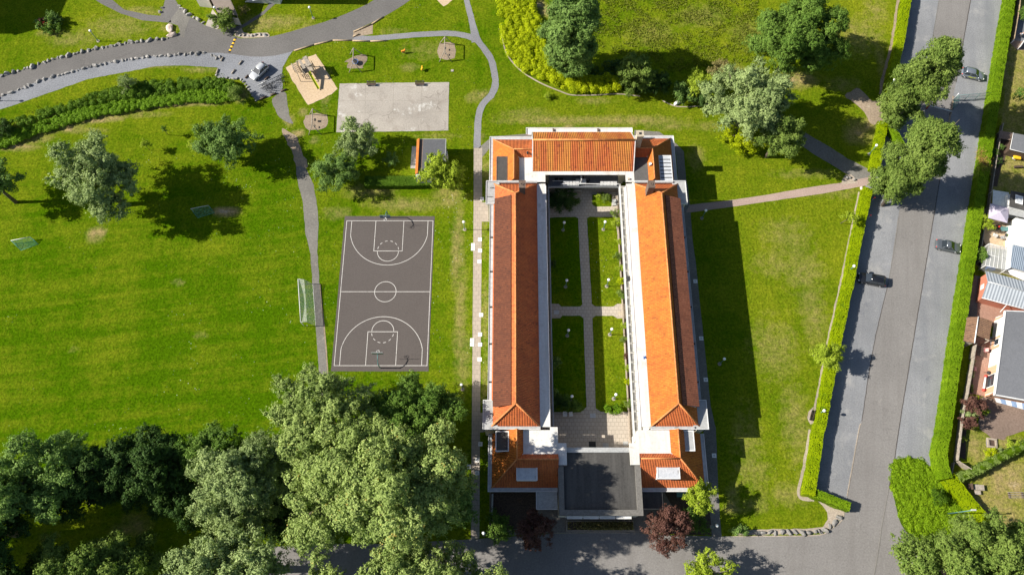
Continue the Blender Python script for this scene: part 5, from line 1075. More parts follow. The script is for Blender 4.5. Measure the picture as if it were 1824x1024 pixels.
pl_ = [(1095,380,1.0,L_plane,'leafy shrub at the top end of the sunny planting strip'),(1097,397,.8,L_lime,'yellowing shrub just below the leafy one in the planting strip'),(1102,430,.5,L_lime,'low plant half way down the upper planting strip'),(1103,455,.8,L_plane,'green shrub below the low plant in the upper planting strip'),(1105,478,.7,L_lime,'yellow green shrub near the lower end of the upper planting strip'),(1107,500,.7,L_yellow,'golden shrub in the upper planting strip'),(1108,525,.8,L_plane,'green shrub at the lower end of the upper planting strip'),
       (1111,580,.6,L_lime,'lime plant at the top of the lower planting strip'),(1113,605,.6,L_plane,'green plant below the lime one in the lower planting strip'),(1116,634,.45,L_plum,'red flowering plant in the lower planting strip'),(1118,655,.5,L_lime,'lime plant in the middle of the lower planting strip'),(1118,680,.5,L_yellow,'golden plant in the lower planting strip'),(1120,718,.8,L_plane,'green shrub at the south end of the lower planting strip'),
       (1100,727,.9,L_reed,'bright leafy shrub at the south edge of the sunny lawn'),(1082,728,.7,L_reed,'small leafy shrub beside the bright one at the south edge of the sunny lawn'),(1003,356,2.0,L_dark,'large dark shrub in the shaded north west corner of the courtyard'),(1018,362,1.1,L_box,'rusty green shrub beside the large dark courtyard shrub'),(985,357,1.3,L_dark,'dark shrub against the west gallery beside the large one'),(994,716,1.2,L_dark,'dark shrub at the south end of the shaded lawn'),(1009,716,1.1,L_green,'green shrub at the south end of the shaded lawn'),(1026,723,.9,L_green,'low shrub next to the central path at the shaded lawn end'),
       (1078,350,.8,L_plane,'leafy shrub in the small sunny corner lawn'),(1067,348,.6,L_lime,'low bush at the edge of the small sunny corner lawn'),(990,647,.9,L_teal,'grey shrub against the west gallery by the shaded lawn'),(988,700,.7,L_teal,'pale plant against the west gallery at the south'),(985,470,.6,L_dark,'dark plant against the west gallery at the north')]
for i, (x, y, rr, mt, lb) in enumerate(pl_): tree('shrub', lb, 'shrub', (x, y), rr*.65, (rr, rr*.9, rr*.65), mt, 8, .5, 26, .13, 300+i)
pb = MB(); pb.bx(8.1, 18.2, 6.0, 7.5, 0, .45); pb.bx(8.25, 18.05, 6.15, 7.35, .45, .47, 1); o = pb.build('planter', [curb_mat, mulch], origin=(13, 6.7, 0)); tag(o, 'long low planter under the south block windows', 'planter')
rng = np.random.default_rng(77); n = 1900; C = np.column_stack([rng.normal(14, 2.3, n).clip(8.4, 17.9), rng.uniform(6.2, 7.3, n), rng.uniform(.5, 1.0, n)])
o = leaf_mesh('ornamental_grass', C, rng.normal(0, 1, (n, 3))*np.array([1,1,.2]), .26, rng.random(n), [L_brown], rng=rng, asp=.2); tag(o, 'straw coloured grasses in the planter before the south block', 'grass', kind='stuff')
# ------------------------------------------------------------------ lamps
def globe_lamp_parts(e, h=3.0):
    a = MB(); a.tube([(0,0,0),(0,0,.5)], .10, 10); a.tube([(0,0,.45),(0,0,h-.2)], .055, 8); a.tube([(0,0,h-.26),(0,0,h-.16)], .12, 10); a.build('pole', metal_teal, e, world=False)
    b = MB(); b.ball((0,0,h), .24, 16, 10); b.build('globe', opal, e, world=False)
    c = MB(); c.prism([(.32*math.cos(t*.785), .32*math.sin(t*.785)) for t in range(8)], 0, .05); c.build('base', curb_mat, e, world=False)
LP = [(175,74,'globe lamp on the upper left lawn near the boulder row'),(558,33,'globe lamp on the grass above the lane, near the building shadow'),(827.7,409,'globe lamp by the north east corner of the basketball court'),(824,693,'globe lamp in tree shade south east of the basketball court'),(862.5,951,'globe lamp in the shade at the south end of the west path'),
      (1003,410,'northernmost globe lamp on the shaded west side of the courtyard'),(1007.4,511,'second globe lamp from the north on the shaded west side of the courtyard'),(1010.4,598,'third globe lamp from the north on the shaded west side of the courtyard'),(1016.3,713,'southernmost globe lamp on the shaded west side of the courtyard'),
      (1074.5,409,'northernmost globe lamp on the sunny east side of the courtyard'),(1080.5,510,'second globe lamp from the north on the sunny east side of the courtyard'),(1086,596,'third globe lamp from the north on the sunny east side of the courtyard'),(1093,710,'southernmost globe lamp on the sunny east side of the courtyard'),
      (1250,389,'globe lamp in the building shade beside the brick path'),(1281.5,648,'globe lamp in the building shade on the east lawn'),(1268,938,'globe lamp beside the east path at the south end'),
      (1548,275,'globe lamp behind the short yellow hedge strip'),(1508,486,'globe lamp in the long hedge next to the black car'),(1455,738,'globe lamp in the long hedge near the bench'),(1580,160,'globe lamp at the hedge gap by the northern columnar tree'),(392,33,'globe lamp before the sloping roofed house'),(-2,180,'globe lamp at the left edge beside the gravel strip')]
proto = None
for x, y, lb in LP:
    p = P(x, y)
    if proto is None:
        proto = thing('globe_lamp', 'white '+lb, 'lamp', (p.x, p.y, 0), group='white globe lamps in the grounds'); globe_lamp_parts(proto)
    else: copy_tree(proto, (p.x, p.y, 0), label='white '+lb)
p = P(1688,914.4); e = thing('street_lamp', 'slim grey street lamp leaning over the green shrub island', 'street lamp', tuple(p))
a = MB(); a.tube([(0,0,0),(0,0,6.3)], [.09,.06], 8); a.build('pole', metal_teal, e, world=False)
a = MB(); a.box((.25,.05,6.35), (.7,.22,.12)); a.build('lamp_head', trim_grey, e, world=False)

# ------------------------------------------------------------------ boulders
def rock_mesh(seed, mat):
    bm = bmesh.new(); bmesh.ops.create_icosphere(bm, subdivisions=2, radius=.5); rg = random.Random(seed); cuts = [(Vector((rg.gauss(0,1),rg.gauss(0,1),rg.gauss(.3,.6))).normalized(), rg.uniform(.24,.42)) for _ in range(7)]
    s = (rg.uniform(.85,1.25), rg.uniform(.65,.9), rg.uniform(.55,.8))
    for v in bm.verts:
        n_ = noise.noise(v.co*2.1+Vector((seed*3.1,0,0)))*.32+noise.noise(v.co*5+Vector((0,seed,0)))*.1
        for pn_, dd in cuts:
            ex = v.co.dot(pn_)-dd
            if ex > 0: v.co -= pn_*ex*.92
        v.co = Vector((v.co.x*s[0], v.co.y*s[1], v.co.z*s[2]))*(1+n_); v.co.z = max(-.12, v.co.z)+.12
    me = bpy.data.meshes.new('boulder'); bm.to_mesh(me); bm.free(); me.materials.append(mat); return me
RM = [rock_mesh(i, rock) for i in range(6)]; RD = [rock_mesh(i+20, rock_dark) for i in range(5)]; RW = [rock_mesh(50, rock_warm), rock_mesh(51, rock_warm)]
def rock_row(pts, spacing, smin, smax, meshes, label, group, seed, jit=.12):
    rg = random.Random(seed); c = [Vector((*P2(*p), 0)) for p in pts]; i = 0; pos = 0.0
    for a, b in zip(c[:-1], c[1:]):
        L = (b-a).length
        while pos < L:
            q = a+(b-a)*(pos/L); s = rg.uniform(smin, smax); o = bpy.data.objects.new('boulder', rg.choice(meshes)); COL.objects.link(o)
            o.location = (q.x+rg.uniform(-jit, jit), q.y+rg.uniform(-jit, jit), 0); o.rotation_euler = (0, 0, rg.uniform(0, 6.28)); o.scale = (s, s, s*rg.uniform(.8, 1.15))
            tag(o, label, 'boulder', group); pos += s*spacing
        pos -= L
rock_row([(-12,139),(0,137),(51,121),(102,104),(162,89),(228,77),(302,69)], 1.05, .32, 1.2, RM, 'pale grey boulder in the row along the upper edge of the curving lane', 'boulders along the upper edge of the lane', 1)
rock_row([(-5,176),(0,172),(30,162),(63,148),(127,128),(203,110),(279,100.5),(330,97.5),(368,96)], 1.05, .32, 1.15, RM, 'pale grey boulder in the row between the lane and the gravel strip', 'boulders between the lane and the gravel strip', 2)
rock_row([(320,12),(333,25),(345,33),(358,39),(368,43)], 1.15, .6, 1.1, RM, 'pale boulder edging the lawn by the sloping roofed house', 'boulders by the sloping roofed house', 3)
rock_row([(428,64),(445,64),(460,63),(474,64)], 1.1, .5, .95, RM, 'pale boulder in the stony bed at the lane corner', 'boulders in the stony lane corner bed', 4)
rock_row([(386,135),(390,139),(405,140),(420,141),(431,142)], 1.2, .4, .8, RM, 'small pale rock edging the lower left of the parking gravel', 'rocks edging the parking gravel on the left', 5)
rock_row([(434,146),(440,155),(448,167),(455,179),(462,180)], 1.3, .35, .7, RM, 'small pale rock on the edge of the bicycle gravel', 'rocks edging the bicycle gravel', 6)
rock_row([(378,97),(386,99),(392,101),(380,103)], 1.1, .5, .9, RM, 'loose boulder at the right end of the gravel strip', 'loose boulders at the end of the gravel strip', 7, .3)
rock_row([(1338,947.5),(1364,947.5),(1400,947),(1440,947),(1462,946),(1472,941),(1480,934)], .95, .75, 1.15, RD, 'dark boulder in the row at the foot of the east lawn', 'dark boulders at the foot of the east lawn', 8)
rock_row([(1487,930),(1493,926)], 1.0, 1.0, 1.3, RD, 'big dark boulder in the middle of the lawn corner bend', 'big dark boulders in the lawn corner bend', 9)
rock_row([(1494,919),(1500,913)], 1.0, 1.0, 1.3, RD, 'big dark boulder closing the row next to the short hedge leg', 'big dark boulders closing the row', 10)
rock_row([(1507,318),(1512,316),(1517,320),(1523,323)], 1.1, .6, .95, RD, 'dark rock in the stony corner beside the brick path', 'dark rocks beside the brick path', 11, .2)
rock_row([(285,22),(286,17),(290,14)], 1.2, .6, 1.2, RD, 'dark rock beside the narrow path at the top', 'dark rocks beside the narrow path', 12)
for x, y, s, k, lb in [(303,53,2.0,0,'large cream and ochre boulder at the lane junction'),(308,63,1.9,1,'large ochre boulder just below the cream one at the junction'),(1568,221,1.0,0,'ochre rock at the tip of the bent hedge stub'),(1547,339,.9,1,'ochre rock at the north end of the long hedge, right one'),(1534,336,.7,0,'ochre rock at the north end of the long hedge, left one'),(1207,184,1.5,None,'pale bluish stone block on the lawn north of the building')]:
    p = P(x, y); o = bpy.data.objects.new('boulder', RW[k] if k is not None else rock_mesh(70, trim_white)); COL.objects.link(o); o.location = (p.x, p.y, 0); o.rotation_euler = (0,0,x); o.scale = (s, s, s*.8); tag(o, lb, 'boulder')

# timber edging logs at the lane
def log(name, label, a, b, r, mat, cat, group=None, z=None):
    A, B = P(*a), P(*b); c = (A+B)/2; mb = MB(); z = r*.8 if z is None else z; mb.tube([(A.x,A.y,z),(B.x,B.y,z)], r, 8); o = mb.build(name, mat, origin=(c.x,c.y,0)); tag(o, label, cat, group); return o
for a, b, lb in [((630,57.5),(662,44),'log edging the rusty corner bed on its upper side'),((662,44),(683,31),'log edging the lane above the rusty corner bed'),((629,66),(640,62),'short log at the tip of the rusty corner bed'),((628,73.5),(660,74.5),'log along the south side of the footpath at its west end'),((660,74.5),(689,73.5),'log along the south side of the footpath, second from the west'),((593,73),(628,73),'log edging the grass where the footpath meets the lane'),((560,80.5),(593,73),'log edging the lane above the swing'),((524,91.5),(560,80.5),'log edging the lane above the sand area')]: log('edging_log', 'brown '+lb, a, b, .13, wood_tan, 'edging log', 'brown edging logs along the lane')
for a, b, lb in [((394,110),(398,103),'pale timber stop at the left of the parking gravel'),((426,116),(432,109),'pale timber stop in the middle of the parking gravel'),((413,132),(419,125),'pale timber stop at the lower middle of the parking gravel'),((386,132),(389,124),'pale timber stop at the lower left corner of the parking gravel')]: log('timber_stop', lb, a, b, .16, wood_grey, 'parking stop', 'timber stops in the parking gravel')
for a, b, lb in [((463,178),(475,173),'dark timber below the bicycles on the left'),((482,170.5),(493,167),'dark timber below the bicycles in the middle'),((500,163.5),(511,160),'dark timber below the bicycles on the right'),((437,140),(443,135),'dark timber at the nose of the white car'),((472,143),(479,138),'dark timber between the white car and the bicycles')]: log('edging_log', lb, a, b, .17, wood_dark, 'edging log', 'dark timbers round the bicycle parking')

# speed bump
A, B = P(420,67.5), P(408,94.5); e = thing('speed_bump', 'yellow and black speed bump across the lane', 'speed bump', tuple((A+B)/2)); d = (B-A)
for k in range(9):
    a = A+d*(k/9); b = A+d*((k+.93)/9); mb = MB(); n_ = Vector((-d.y, d.x, 0)).normalized()*.24; z1 = Vector((0,0,.012)); z2 = Vector((0,0,.075))
    mb.add([a+n_+z1, a-n_+z1, b-n_+z1, b+n_+z1, a+n_*.5+z2, a-n_*.5+z2, b-n_*.5+z2, b+n_*.5+z2], [(4,5,6,7),(0,1,5,4),(1,2,6,5),(2,3,7,6),(3,0,4,7)]); mb.build('yellow_segment' if k % 2 else 'black_segment', yellow_p if k % 2 else rubber, e)

# ------------------------------------------------------------------ cars
def car(label, px, ang, paint, L=4.2, W=1.78, H=1.48, style='hatch', decal=None):
    p = P(*px); e = thing('parked_car', label, 'car', (p.x, p.y, 0), ang, 'cars parked on the gravel')
    def ringsec(x, w, z0, z1, rnd): 
        pts = []
        for (yy, zz) in ((-w,z0),(-w,z0+(z1-z0)*.55),(-w*.97,z1-rnd*.5),(-w+rnd*1.2,z1),(0,z1+rnd*.25),(w-rnd*1.2,z1),(w*.97,z1-rnd*.5),(w,z0+(z1-z0)*.55),(w,z0)): pts.append((x,yy,zz))
        return pts
    def loft(secs, mb, mi=0):
        n_ = len(secs[0]); b = len(mb.v); 
        for s_ in secs: mb.v += s_
        for i in range(len(secs)-1):
            for k in range(n_-1): mb.f.append((b+i*n_+k, b+i*n_+k+1, b+(i+1)*n_+k+1, b+(i+1)*n_+k)); mb.m.append(mi); mb.sm.append(True)
            mb.f.append((b+i*n_+n_-1, b+i*n_, b+(i+1)*n_, b+(i+1)*n_+n_-1)); mb.m.append(mi); mb.sm.append(False)
        mb.f.append(tuple(b+k for k in range(n_-1, -1, -1))); mb.m.append(mi); mb.sm.append(True); q = b+(len(secs)-1)*n_
        mb.f.append(tuple(q+k for k in range(n_))); mb.m.append(mi); mb.sm.append(True)
    h = L/2; w = W/2; bel = H*.60
    est = style != 'sedan'
    prof = [(-h,w*.74,.32,bel*.80),(-h+.10,w*.86,.26,bel*.95),(-h+.35,w*.95,.22,bel*1.0),(-h+.9,w,.20,bel*1.03),(0,w,.2,bel),(h-1.3,w,.2,bel*.97),(h-.75,w*.97,.2,bel*.88),(h-.28,w*.88,.22,bel*.78),(h-.08,w*.76,.26,bel*.68),(h,w*.62,.34,bel*.56)]
    mb = MB(); loft([ringsec(x, ww, z0, z1, .09) for x, ww, z0, z1 in prof], mb); mb.build('body', paint, e, world=False)
    xr = (-h+.18 if est else -h+.85); x1 = xr+(.45 if est else .75); x2 = h-2.05; x3 = h-1.18
    cab = [(xr,w*.80,bel*.98,bel*1.02,),(x1,w*.72,bel*.98,H*.985),((x1+x2)/2,w*.74,bel*.98,H),(x2,w*.72,bel*.98,H*.98),(x3,w*.82,bel*.96,bel*1.0)]
    # cabin as tapered glasshouse: glass band with a painted roof on top
    def ring4(x, wl, zl, wt, zt): return [(x,-wl,zl),(x,-wt,zt),(x,wt,zt),(x,wl,zl)]
    gs = [ring4(xr,w*.84,bel*.98,w*.82,bel*1.0), ring4(x1,w*.93,bel*.98,w*.735,H*.965), ring4(x2,w*.93,bel*.96,w*.735,H*.955), ring4(x3,w*.88,bel*.9,w*.86,bel*.93)]
    gm = MB(); b = 0
    for s_ in gs: gm.v += s_
    for i in range(3):
        for k in range(3): gm.f.append((i*4+k, i*4+k+1, (i+1)*4+k+1, (i+1)*4+k)); gm.m.append(0); gm.sm.append(False)
    gm.build('window_band', glass_dark, e, world=False)
    rm = MB(); loft([[(x1-.08,-w*.70,H*.955),(x1-.08,0,H*.972),(x1-.08,w*.70,H*.955),(x1-.08,w*.70,H*.94),(x1-.08,-w*.70,H*.94)],[(x1+.12,-w*.745,H*.965),(x1+.12,0,H*.995),(x1+.12,w*.745,H*.965),(x1+.12,w*.75,H*.935),(x1+.12,-w*.75,H*.935)],[((x1+x2)/2,-w*.75,H*.972),((x1+x2)/2,0,H*1.01),((x1+x2)/2,w*.75,H*.972),((x1+x2)/2,w*.755,H*.94),((x1+x2)/2,-w*.755,H*.94)],[(x2-.05,-w*.745,H*.955),(x2-.05,0,H*.985),(x2-.05,w*.745,H*.955),(x2-.05,w*.75,H*.93),(x2-.05,-w*.75,H*.93)],[(x2+.08,-w*.70,H*.935),(x2+.08,0,H*.955),(x2+.08,w*.70,H*.935),(x2+.08,w*.70,H*.92),(x2+.08,-w*.70,H*.92)]], rm)
    rm.build('roof', paint, e, world=False)
    for s_ in (-1, 1):
        for pa, pb, pr in (((x2+.05,s_*w*.735,H*.94),(x3,s_*w*.87,bel*.95),.04), ((x1-.03,s_*w*.735,H*.945),(xr,s_*w*.83,bel*1.0),.055), (((x1+x2)/2,s_*w*.755,H*.95),((x1+x2)/2-.05,s_*w*.935,bel*.98),.03)):
            pm = MB(); pm.tube([pa, pb], pr, 6); pm.build('pillar', paint, e, world=False)
    for sx_ in (-1, 1):
        for s_ in (-1, 1):
            x = sx_*(h-.80); t_ = MB(); t_.tube([(x,s_*(w-.20),.31),(x,s_*(w+.012),.31)], .31, 16); wh = t_.build('wheel', rubber, e, world=False)
            r_ = MB(); r_.tube([(x,s_*(w+.0),.31),(x,s_*(w+.022),.31)], .2, 14); r_.build('rim', chrome, wh, world=False)
    for s_ in (-1, 1):
        m_ = MB(); m_.ball((x3-.05, s_*(w+.10), bel*1.05), .11, 8, 6, sq=(.7,1.1,.75)); m_.build('mirror', paint, e, world=False)
        l_ = MB(); l_.ball((h-.20, s_*w*.66, bel*.68), .17, 8, 6, sq=(.9,1,.5)); l_.build('headlight', opal, e, world=False)
        l_ = MB(); l_.ball((-h+.10, s_*w*.76, bel*.86), .13, 8, 6, sq=(.6,.9,1.1)); l_.build('taillight', red_p, e, world=False)
    if decal:
        d_ = MB()
        for z0, x0 in ((.62,-1.0),(.5,-.55),(.62,-.1)): d_.add([(x0,-w-.008,z0),(x0+.45,-w-.008,z0),(x0+.7,-w-.008,z0+.22),(x0+.3,-w-.008,z0+.22)], [(0,1,2,3)])
        d_.build('side_decal', decal, e, world=False)
    return e
def paint(name, c, rough_=.28, metal=.4): 
    m = simple(name, c, rough_, metal, .04, 1.0); b = m.node_tree.nodes['Principled BSDF']; b.inputs['Coat Weight'].default_value = .6; b.inputs['Coat Roughness'].default_value = .08; return m
def pang(a, b):
    A, B = P(*a), P(*b); return math.atan2(B.y-A.y, B.x-A.x)
car('silver white hatchback parked on the gravel beside the bicycles', (463,131), pang((480,116),(447,146)), paint('car_silver', (.50,.515,.53), .3, .35), 4.0, 1.75, 1.5)
car('steel grey hatchback with yellow side flashes parked against the far hedge', (1730,136), pang((1708,130),(1756,141)), paint('car_steel', (.20,.225,.26)), 4.25, 1.82, 1.55, decal=slide_p)
car('dark grey saloon parked against the far hedge, lower of two', (1686,441), pang((1666,437),(1714,447)), paint('car_grey', (.12,.135,.15)), 4.3, 1.78, 1.45, 'sedan')
car('black estate car parked with its nose in the long hedge shadow', (1550,500), pang((1576,505),(1524,495)), paint('car_black', (.012,.013,.016), .2, .2), 4.6, 1.85, 1.5)

# ------------------------------------------------------------------ bicycles and rack
def bicycle():
    e = thing('bicycle', 'x', 'bicycle', (0,0,0), group='bicycles parked beside the white car')
    for x in (-.52, .52):
        w_ = MB(); w_.ring((x,0,.34), .33, .022, 20, 6, 'Y'); wh = w_.build('wheel', rubber, e, world=False); s_ = MB()
        for k in range(6): a = k*math.pi/6; s_.tube([(x+.32*math.cos(a),0,.34+.32*math.sin(a)),(x-.32*math.cos(a),0,.34-.32*math.sin(a))], .006, 4)
        s_.build('spokes', chrome, wh, world=False)
    f_ = MB()
    for a, b in (((-.52,0,.34),(-.12,0,.30)),((-.12,0,.30),(-.22,0,.82)),((-.52,0,.34),(-.2,0,.75)),((-.2,0,.75),(.34,0,.82)),((-.12,0,.30),(.36,0,.74)),((.52,0,.34),(.34,0,.95))): f_.tube([a, b], .024, 6)
    f_.build('frame', metal_dark, e, world=False)
    h_ = MB(); h_.tube([(.28,-.3,1.02),(.36,-.1,.97),(.36,.1,.97),(.28,.3,1.02)], .018, 6); h_.build('handlebar', rubber, e, world=False)
    s_ = MB(); s_.ball((-.24,0,.88), .13, 8, 6, sq=(1.2,.6,.35)); s_.build('saddle', rubber, e, world=False)
    return e
bk = bicycle(); rg = random.Random(9)
BK = [(476,158,200,'leftmost in the main cluster'),(480,155,215,'in the upper left of the main cluster'),(483,162,190,'at the lower left of the main cluster'),(486,153,230,'at the top of the main cluster'),(489,159,205,'in the middle of the main cluster'),(481,166,170,'at the bottom of the main cluster'),(471,154,225,'set apart on the left beside the rack'),(499,147,210,'left one of the small right group'),(503,150,240,'lower one of the small right group'),(500,140,215,'upper one of the small right group')]
for i, (x, y, a, lb) in enumerate(BK):
    p = P(x, y); o = bk if i == 0 else copy_tree(bk)
    o.location = (p.x, p.y, 0); o.rotation_euler = (0, 0, R(a+rg.uniform(-25, 25))); o['label'] = 'dark bicycle '+lb
A, B = P(462,158), P(507,137); e = thing('bicycle_rack', 'low grey metal bicycle rack with hoops between the car and the bicycles', 'bicycle rack', tuple((A+B)/2))
mb = MB(); mb.tube([A+Vector((0,0,.06)), B+Vector((0,0,.06))], .05, 6); n_ = Vector((-(B-A).y, (B-A).x, 0)).normalized()*.8; mb.tube([A+n_+Vector((0,0,.06)), B+n_+Vector((0,0,.06))], .05, 6); mb.build('rail', metal_grey, e)
for k in range(12):
    c = A+(B-A)*((k+.5)/12); h_ = MB(); h_.tube([c+Vector((0,0,.06)), c+n_*.15+Vector((0,0,.55)), c+n_*.85+Vector((0,0,.55)), c+n_+Vector((0,0,.06))], .025, 6); h_.build('hoop', metal_grey, e)
# ------------------------------------------------------------------ play things
def swing(label, x_top, y0, y1, base_x, seats, group='timber swing frames on worn spots'):
    """beam runs north south at z 2.5"""
    A, B = P(x_top, y0, 2.5), P(x_top-.8, y1, 2.5); c = (A+B)/2; e = thing('swing_frame', label, 'swing', (c.x, c.y, 0), group=group)
    m = MB(); m.tube([A, B], .085, 8); m.build('beam', wood_grey, e)
    for Q, s in ((A, 1), (B, -1)):
        for dx in (-1.15, 1.15): l_ = MB(); l_.tube([Q, (Q.x+dx, Q.y+s*.55, 0)], .075, 8); l_.build('leg', wood_grey, e)
    d = B-A
    for t, kind in seats:
        q = A+d*t
        if kind == 'basket':
            m = MB(); m.ring((q.x,q.y,.55), .55, .06, 20, 6); s_ = m.build('basket_seat', blue_p, e); n_ = MB(); n_.prism([(q.x+.5*math.cos(k*.5236), q.y+.5*math.sin(k*.5236)) for k in range(12)], .5, .53); n_.build('net', rubber, s_); s_.location = (0,0,0)
            for o_ in list(s_.children): o_.location = (-e.location.x, -e.location.y, 0)
            for a in range(4): r_ = MB(); r_.tube([(q.x, q.y+(.35 if a < 2 else -.35), 2.45), (q.x+.55*math.cos(a*1.57+.8), q.y+.55*math.sin(a*1.57+.8), .55)], .02, 5); r_.build('rope', orange_p if a < 2 else rubber, e)
        else:
            m = MB(); m.box((q.x, q.y, .5), (.2,.45,.05) if kind == 'seat' else (.3,.4,.25)); m.build('seat', rubber, e)
            for s in (-.2, .2): r_ = MB(); r_.tube([(q.x,q.y+s,2.45),(q.x,q.y+s,.5)], .012, 4); r_.build('chain', metal_grey, e)
swing('timber swing frame with a round basket seat, right of the sand area', 629.5, 86, 110, 0, [(.5,'basket')])
swing('timber swing frame with two seats in the north east of the playground', 792.5, 66, 91, 0, [(.32,'seat'),(.68,'seat')])
swing('timber swing frame with seats south west of the concrete pad', 556.5, 194, 222, 0, [(.3,'bucket'),(.7,'seat')])
# slide tower
c = P(550,131); e = thing('slide_tower', 'timber play tower with a yellow green slide in the sand', 'slide', tuple(c), R(0))
ang = pang((552,128),(572,160)); ca, sa = math.cos(ang), math.sin(ang)
def lc(u, v, z): return (c.x+ca*u-sa*v, c.y+sa*u+ca*v, z)
for u in (-1.1, .9):
    for v in (-1.0, 1.0): m = MB(); m.tube([lc(u,v,0), lc(u,v,3.1)], .09, 8); m.build('post', wood_grey, e)
m = MB(); m.box(lc(-.1,0,1.5), (2.1,2.1,.1), rz=ang); m.build('platform', wood_grey, e)
for v in (-1.0, 1.0): m = MB(); m.box(lc(-.1,v,2.1), (2.0,.06,.7), rz=ang); m.build('side_panel', wood_tan, e)
m = MB(); m.box(lc(-1.1,0,2.9), (.12,2.1,.12), rz=ang); m.box(lc(.9,0,2.9), (.12,2.1,.12), rz=ang); m.box(lc(-.1,.55,3.1), (2.3,.7,.06), rz=ang); m.box(lc(-.1,-.55,3.0), (2.3,.5,.06), rz=ang); m.build('roof_board', wood_grey, e)
m = MB()
for k in range(10):
    t0, t1 = k/10, (k+1)/10; f_ = lambda t: (.95+3.4*t, 1.55-1.3*t+(.0 if t < .85 else .1*(t-.85)))
    (u0, z0), (u1, z1) = f_(t0), f_(t1)
    m.add([lc(u0,-.22,z0), lc(u0,.22,z0), lc(u1,.22,z1), lc(u1,-.22,z1)], [(0,3,2,1)]); 
    for v in (-.22, .22): m.add([lc(u0,v-.02,z0), lc(u0,v-.02,z0+.18), lc(u1,v-.02,z1+.18), lc(u1,v-.02,z1), lc(u0,v+.02,z0), lc(u0,v+.02,z0+.18), lc(u1,v+.02,z1+.18), lc(u1,v+.02,z1)], [(0,1,2,3),(7,6,5,4),(1,5,6,2)])
m.build('slide_chute', slide_p, e)
m = MB()
for k in range(5): m.tube([lc(-1.6-.0*k,-2.1+.0,.3+k*.5), lc(-1.6,-1.1,.3+k*.5)], .04, 6)
for v in (-2.1, -1.1): m.tube([lc(-1.6,v,0), lc(-1.6,v,2.6)], .06, 6)
m.tube([lc(-1.6,-2.1,2.6), lc(.9,-2.1,2.4)], .06, 6); m.tube([lc(.9,-2.1,0), lc(.9,-2.1,2.4)], .06, 6)
for k in range(6): m.tube([lc(-1.4+k*.4,-2.1,2.5), lc(-1.4+k*.4,-1.0,1.5)], .03, 5)
m.build('climbing_frame', wood_grey, e)
m = MB()
for k in range(5): m.box(lc(-.2+k*.0,-1.5-.0*k,.25+k*.25), (.9,.1,.06), rz=ang)
m.box(lc(-.2,1.4,.9), (1.8,.1,.1), rz=ang); m.box(lc(-.2,1.4,1.6), (1.8,.1,.1), rz=ang); m.build('step', wood_tan, e)
# spring riders
for x, y, a, lb in [(719,95,20,'orange spring rider left of the north east swing'),(752,126,80,'yellow spring rider below the north east swing')]:
    p = P(x, y); e = thing('spring_rider', lb, 'spring rider', tuple(p), R(a), 'spring riders in the playground'); m = MB()
    for k in range(24): t = k*.9; m.tube([(.12*math.cos(t),.12*math.sin(t),.05+k*.014), (.12*math.cos(t+.9),.12*math.sin(t+.9),.064+k*.014)], .02, 5, cap=False)
    m.build('spring', metal_dark, e, world=False); m = MB(); m.box((0,0,.62), (.75,.28,.3)); m.box((.32,0,.85), (.16,.2,.35), ry=R(20)); m.box((0,0,.42), (.4,.4,.05)); m.build('body', orange_p if a == 20 else yellow_p, e, world=False, bevel=.04); m = MB(); m.tube([(.28,-.28,.85),(.28,.28,.85)], .025, 6); m.build('handle', rubber, e, world=False)
# benches
def bench(label, px, rz, wood, group):
    p = P(*px); e = thing('park_bench', label, 'bench', tuple(p), rz, group)
    for k in range(4): m = MB(); m.box((0,-.2+k*.13,.45), (1.75,.11,.045)); m.build('seat_slat', wood, e, world=False)
    for k in range(2): m = MB(); m.box((0,.30+k*.05,.62+k*.18), (1.75,.035,.13), rx=R(-12)); m.build('back_slat', wood, e, world=False)
    for x in (-.65, .65): m = MB(); m.box((x,0,.22), (.1,.5,.44)); m.box((x,.3,.5), (.08,.06,.75), rx=R(-12)); m.build('leg', trim_grey, e, world=False)
bench('dark slatted bench on the top edge of the concrete pad, left one', (662,152.5), 0, wood_dark, 'benches on the concrete pad'); bench('dark slatted bench on the top edge of the concrete pad, right one', (748,152), 0, wood_dark, 'benches on the concrete pad')
bench('dark brown bench in the nook under the long hedge', (1445,740.5), pang((1443,750),(1448,731)), wood_dark, None)
m = P(805.6,126.5); mb = MB(); mb.box((m.x,m.y,.05), (.5,.45,.1)); o = mb.build('stone_plate', concrete, origin=tuple(m)); tag(o, 'small square stone plate in the grass of the playground', 'plate')
# big goal
A, B = P(530.8,497,2.3), P(535.6,573,2.3); e = thing('football_goal', 'large white football goal with a sagging white net', 'goal', ((A.x+B.x)/2,(A.y+B.y)/2,0))
m = MB(); m.tube([A, B], .06, 8); m.build('crossbar', trim_white, e)
for q in (A, B):
    m = MB(); m.tube([(q.x,q.y,0),(q.x,q.y,2.3)], .06, 8); m.build('post', trim_white, e); m = MB(); m.tube([(q.x,q.y,2.3),(q.x+.9,q.y,2.25),(q.x+1.9,q.y,.03)], .025, 6); m.build('net_support', metal_grey, e)
m = MB(); m.tube([(A.x+1.9,A.y,.03),(B.x+1.9,B.y,.03)], .03, 6); m.build('ground_bar', trim_white, e)
m = MB(); d = B-A; n_ = 16; G = []
for i in range(n_+1):
    q = A+d*(i/n_); sg = .25*math.sin(math.pi*i/n_)
    for (u, z) in ((0,2.25),(.45,2.18-sg),(.95,2.15-sg*1.3),(1.35,1.4-sg*.4),(1.75+.15*math.sin(i*1.7),.5),(1.95,.04)): G.append((q.x+u,q.y,z))
m.add(G, [(i*6+k,(i+1)*6+k,(i+1)*6+k+1,i*6+k+1) for i in range(n_) for k in range(5)]); m.build('net', net_white, e)
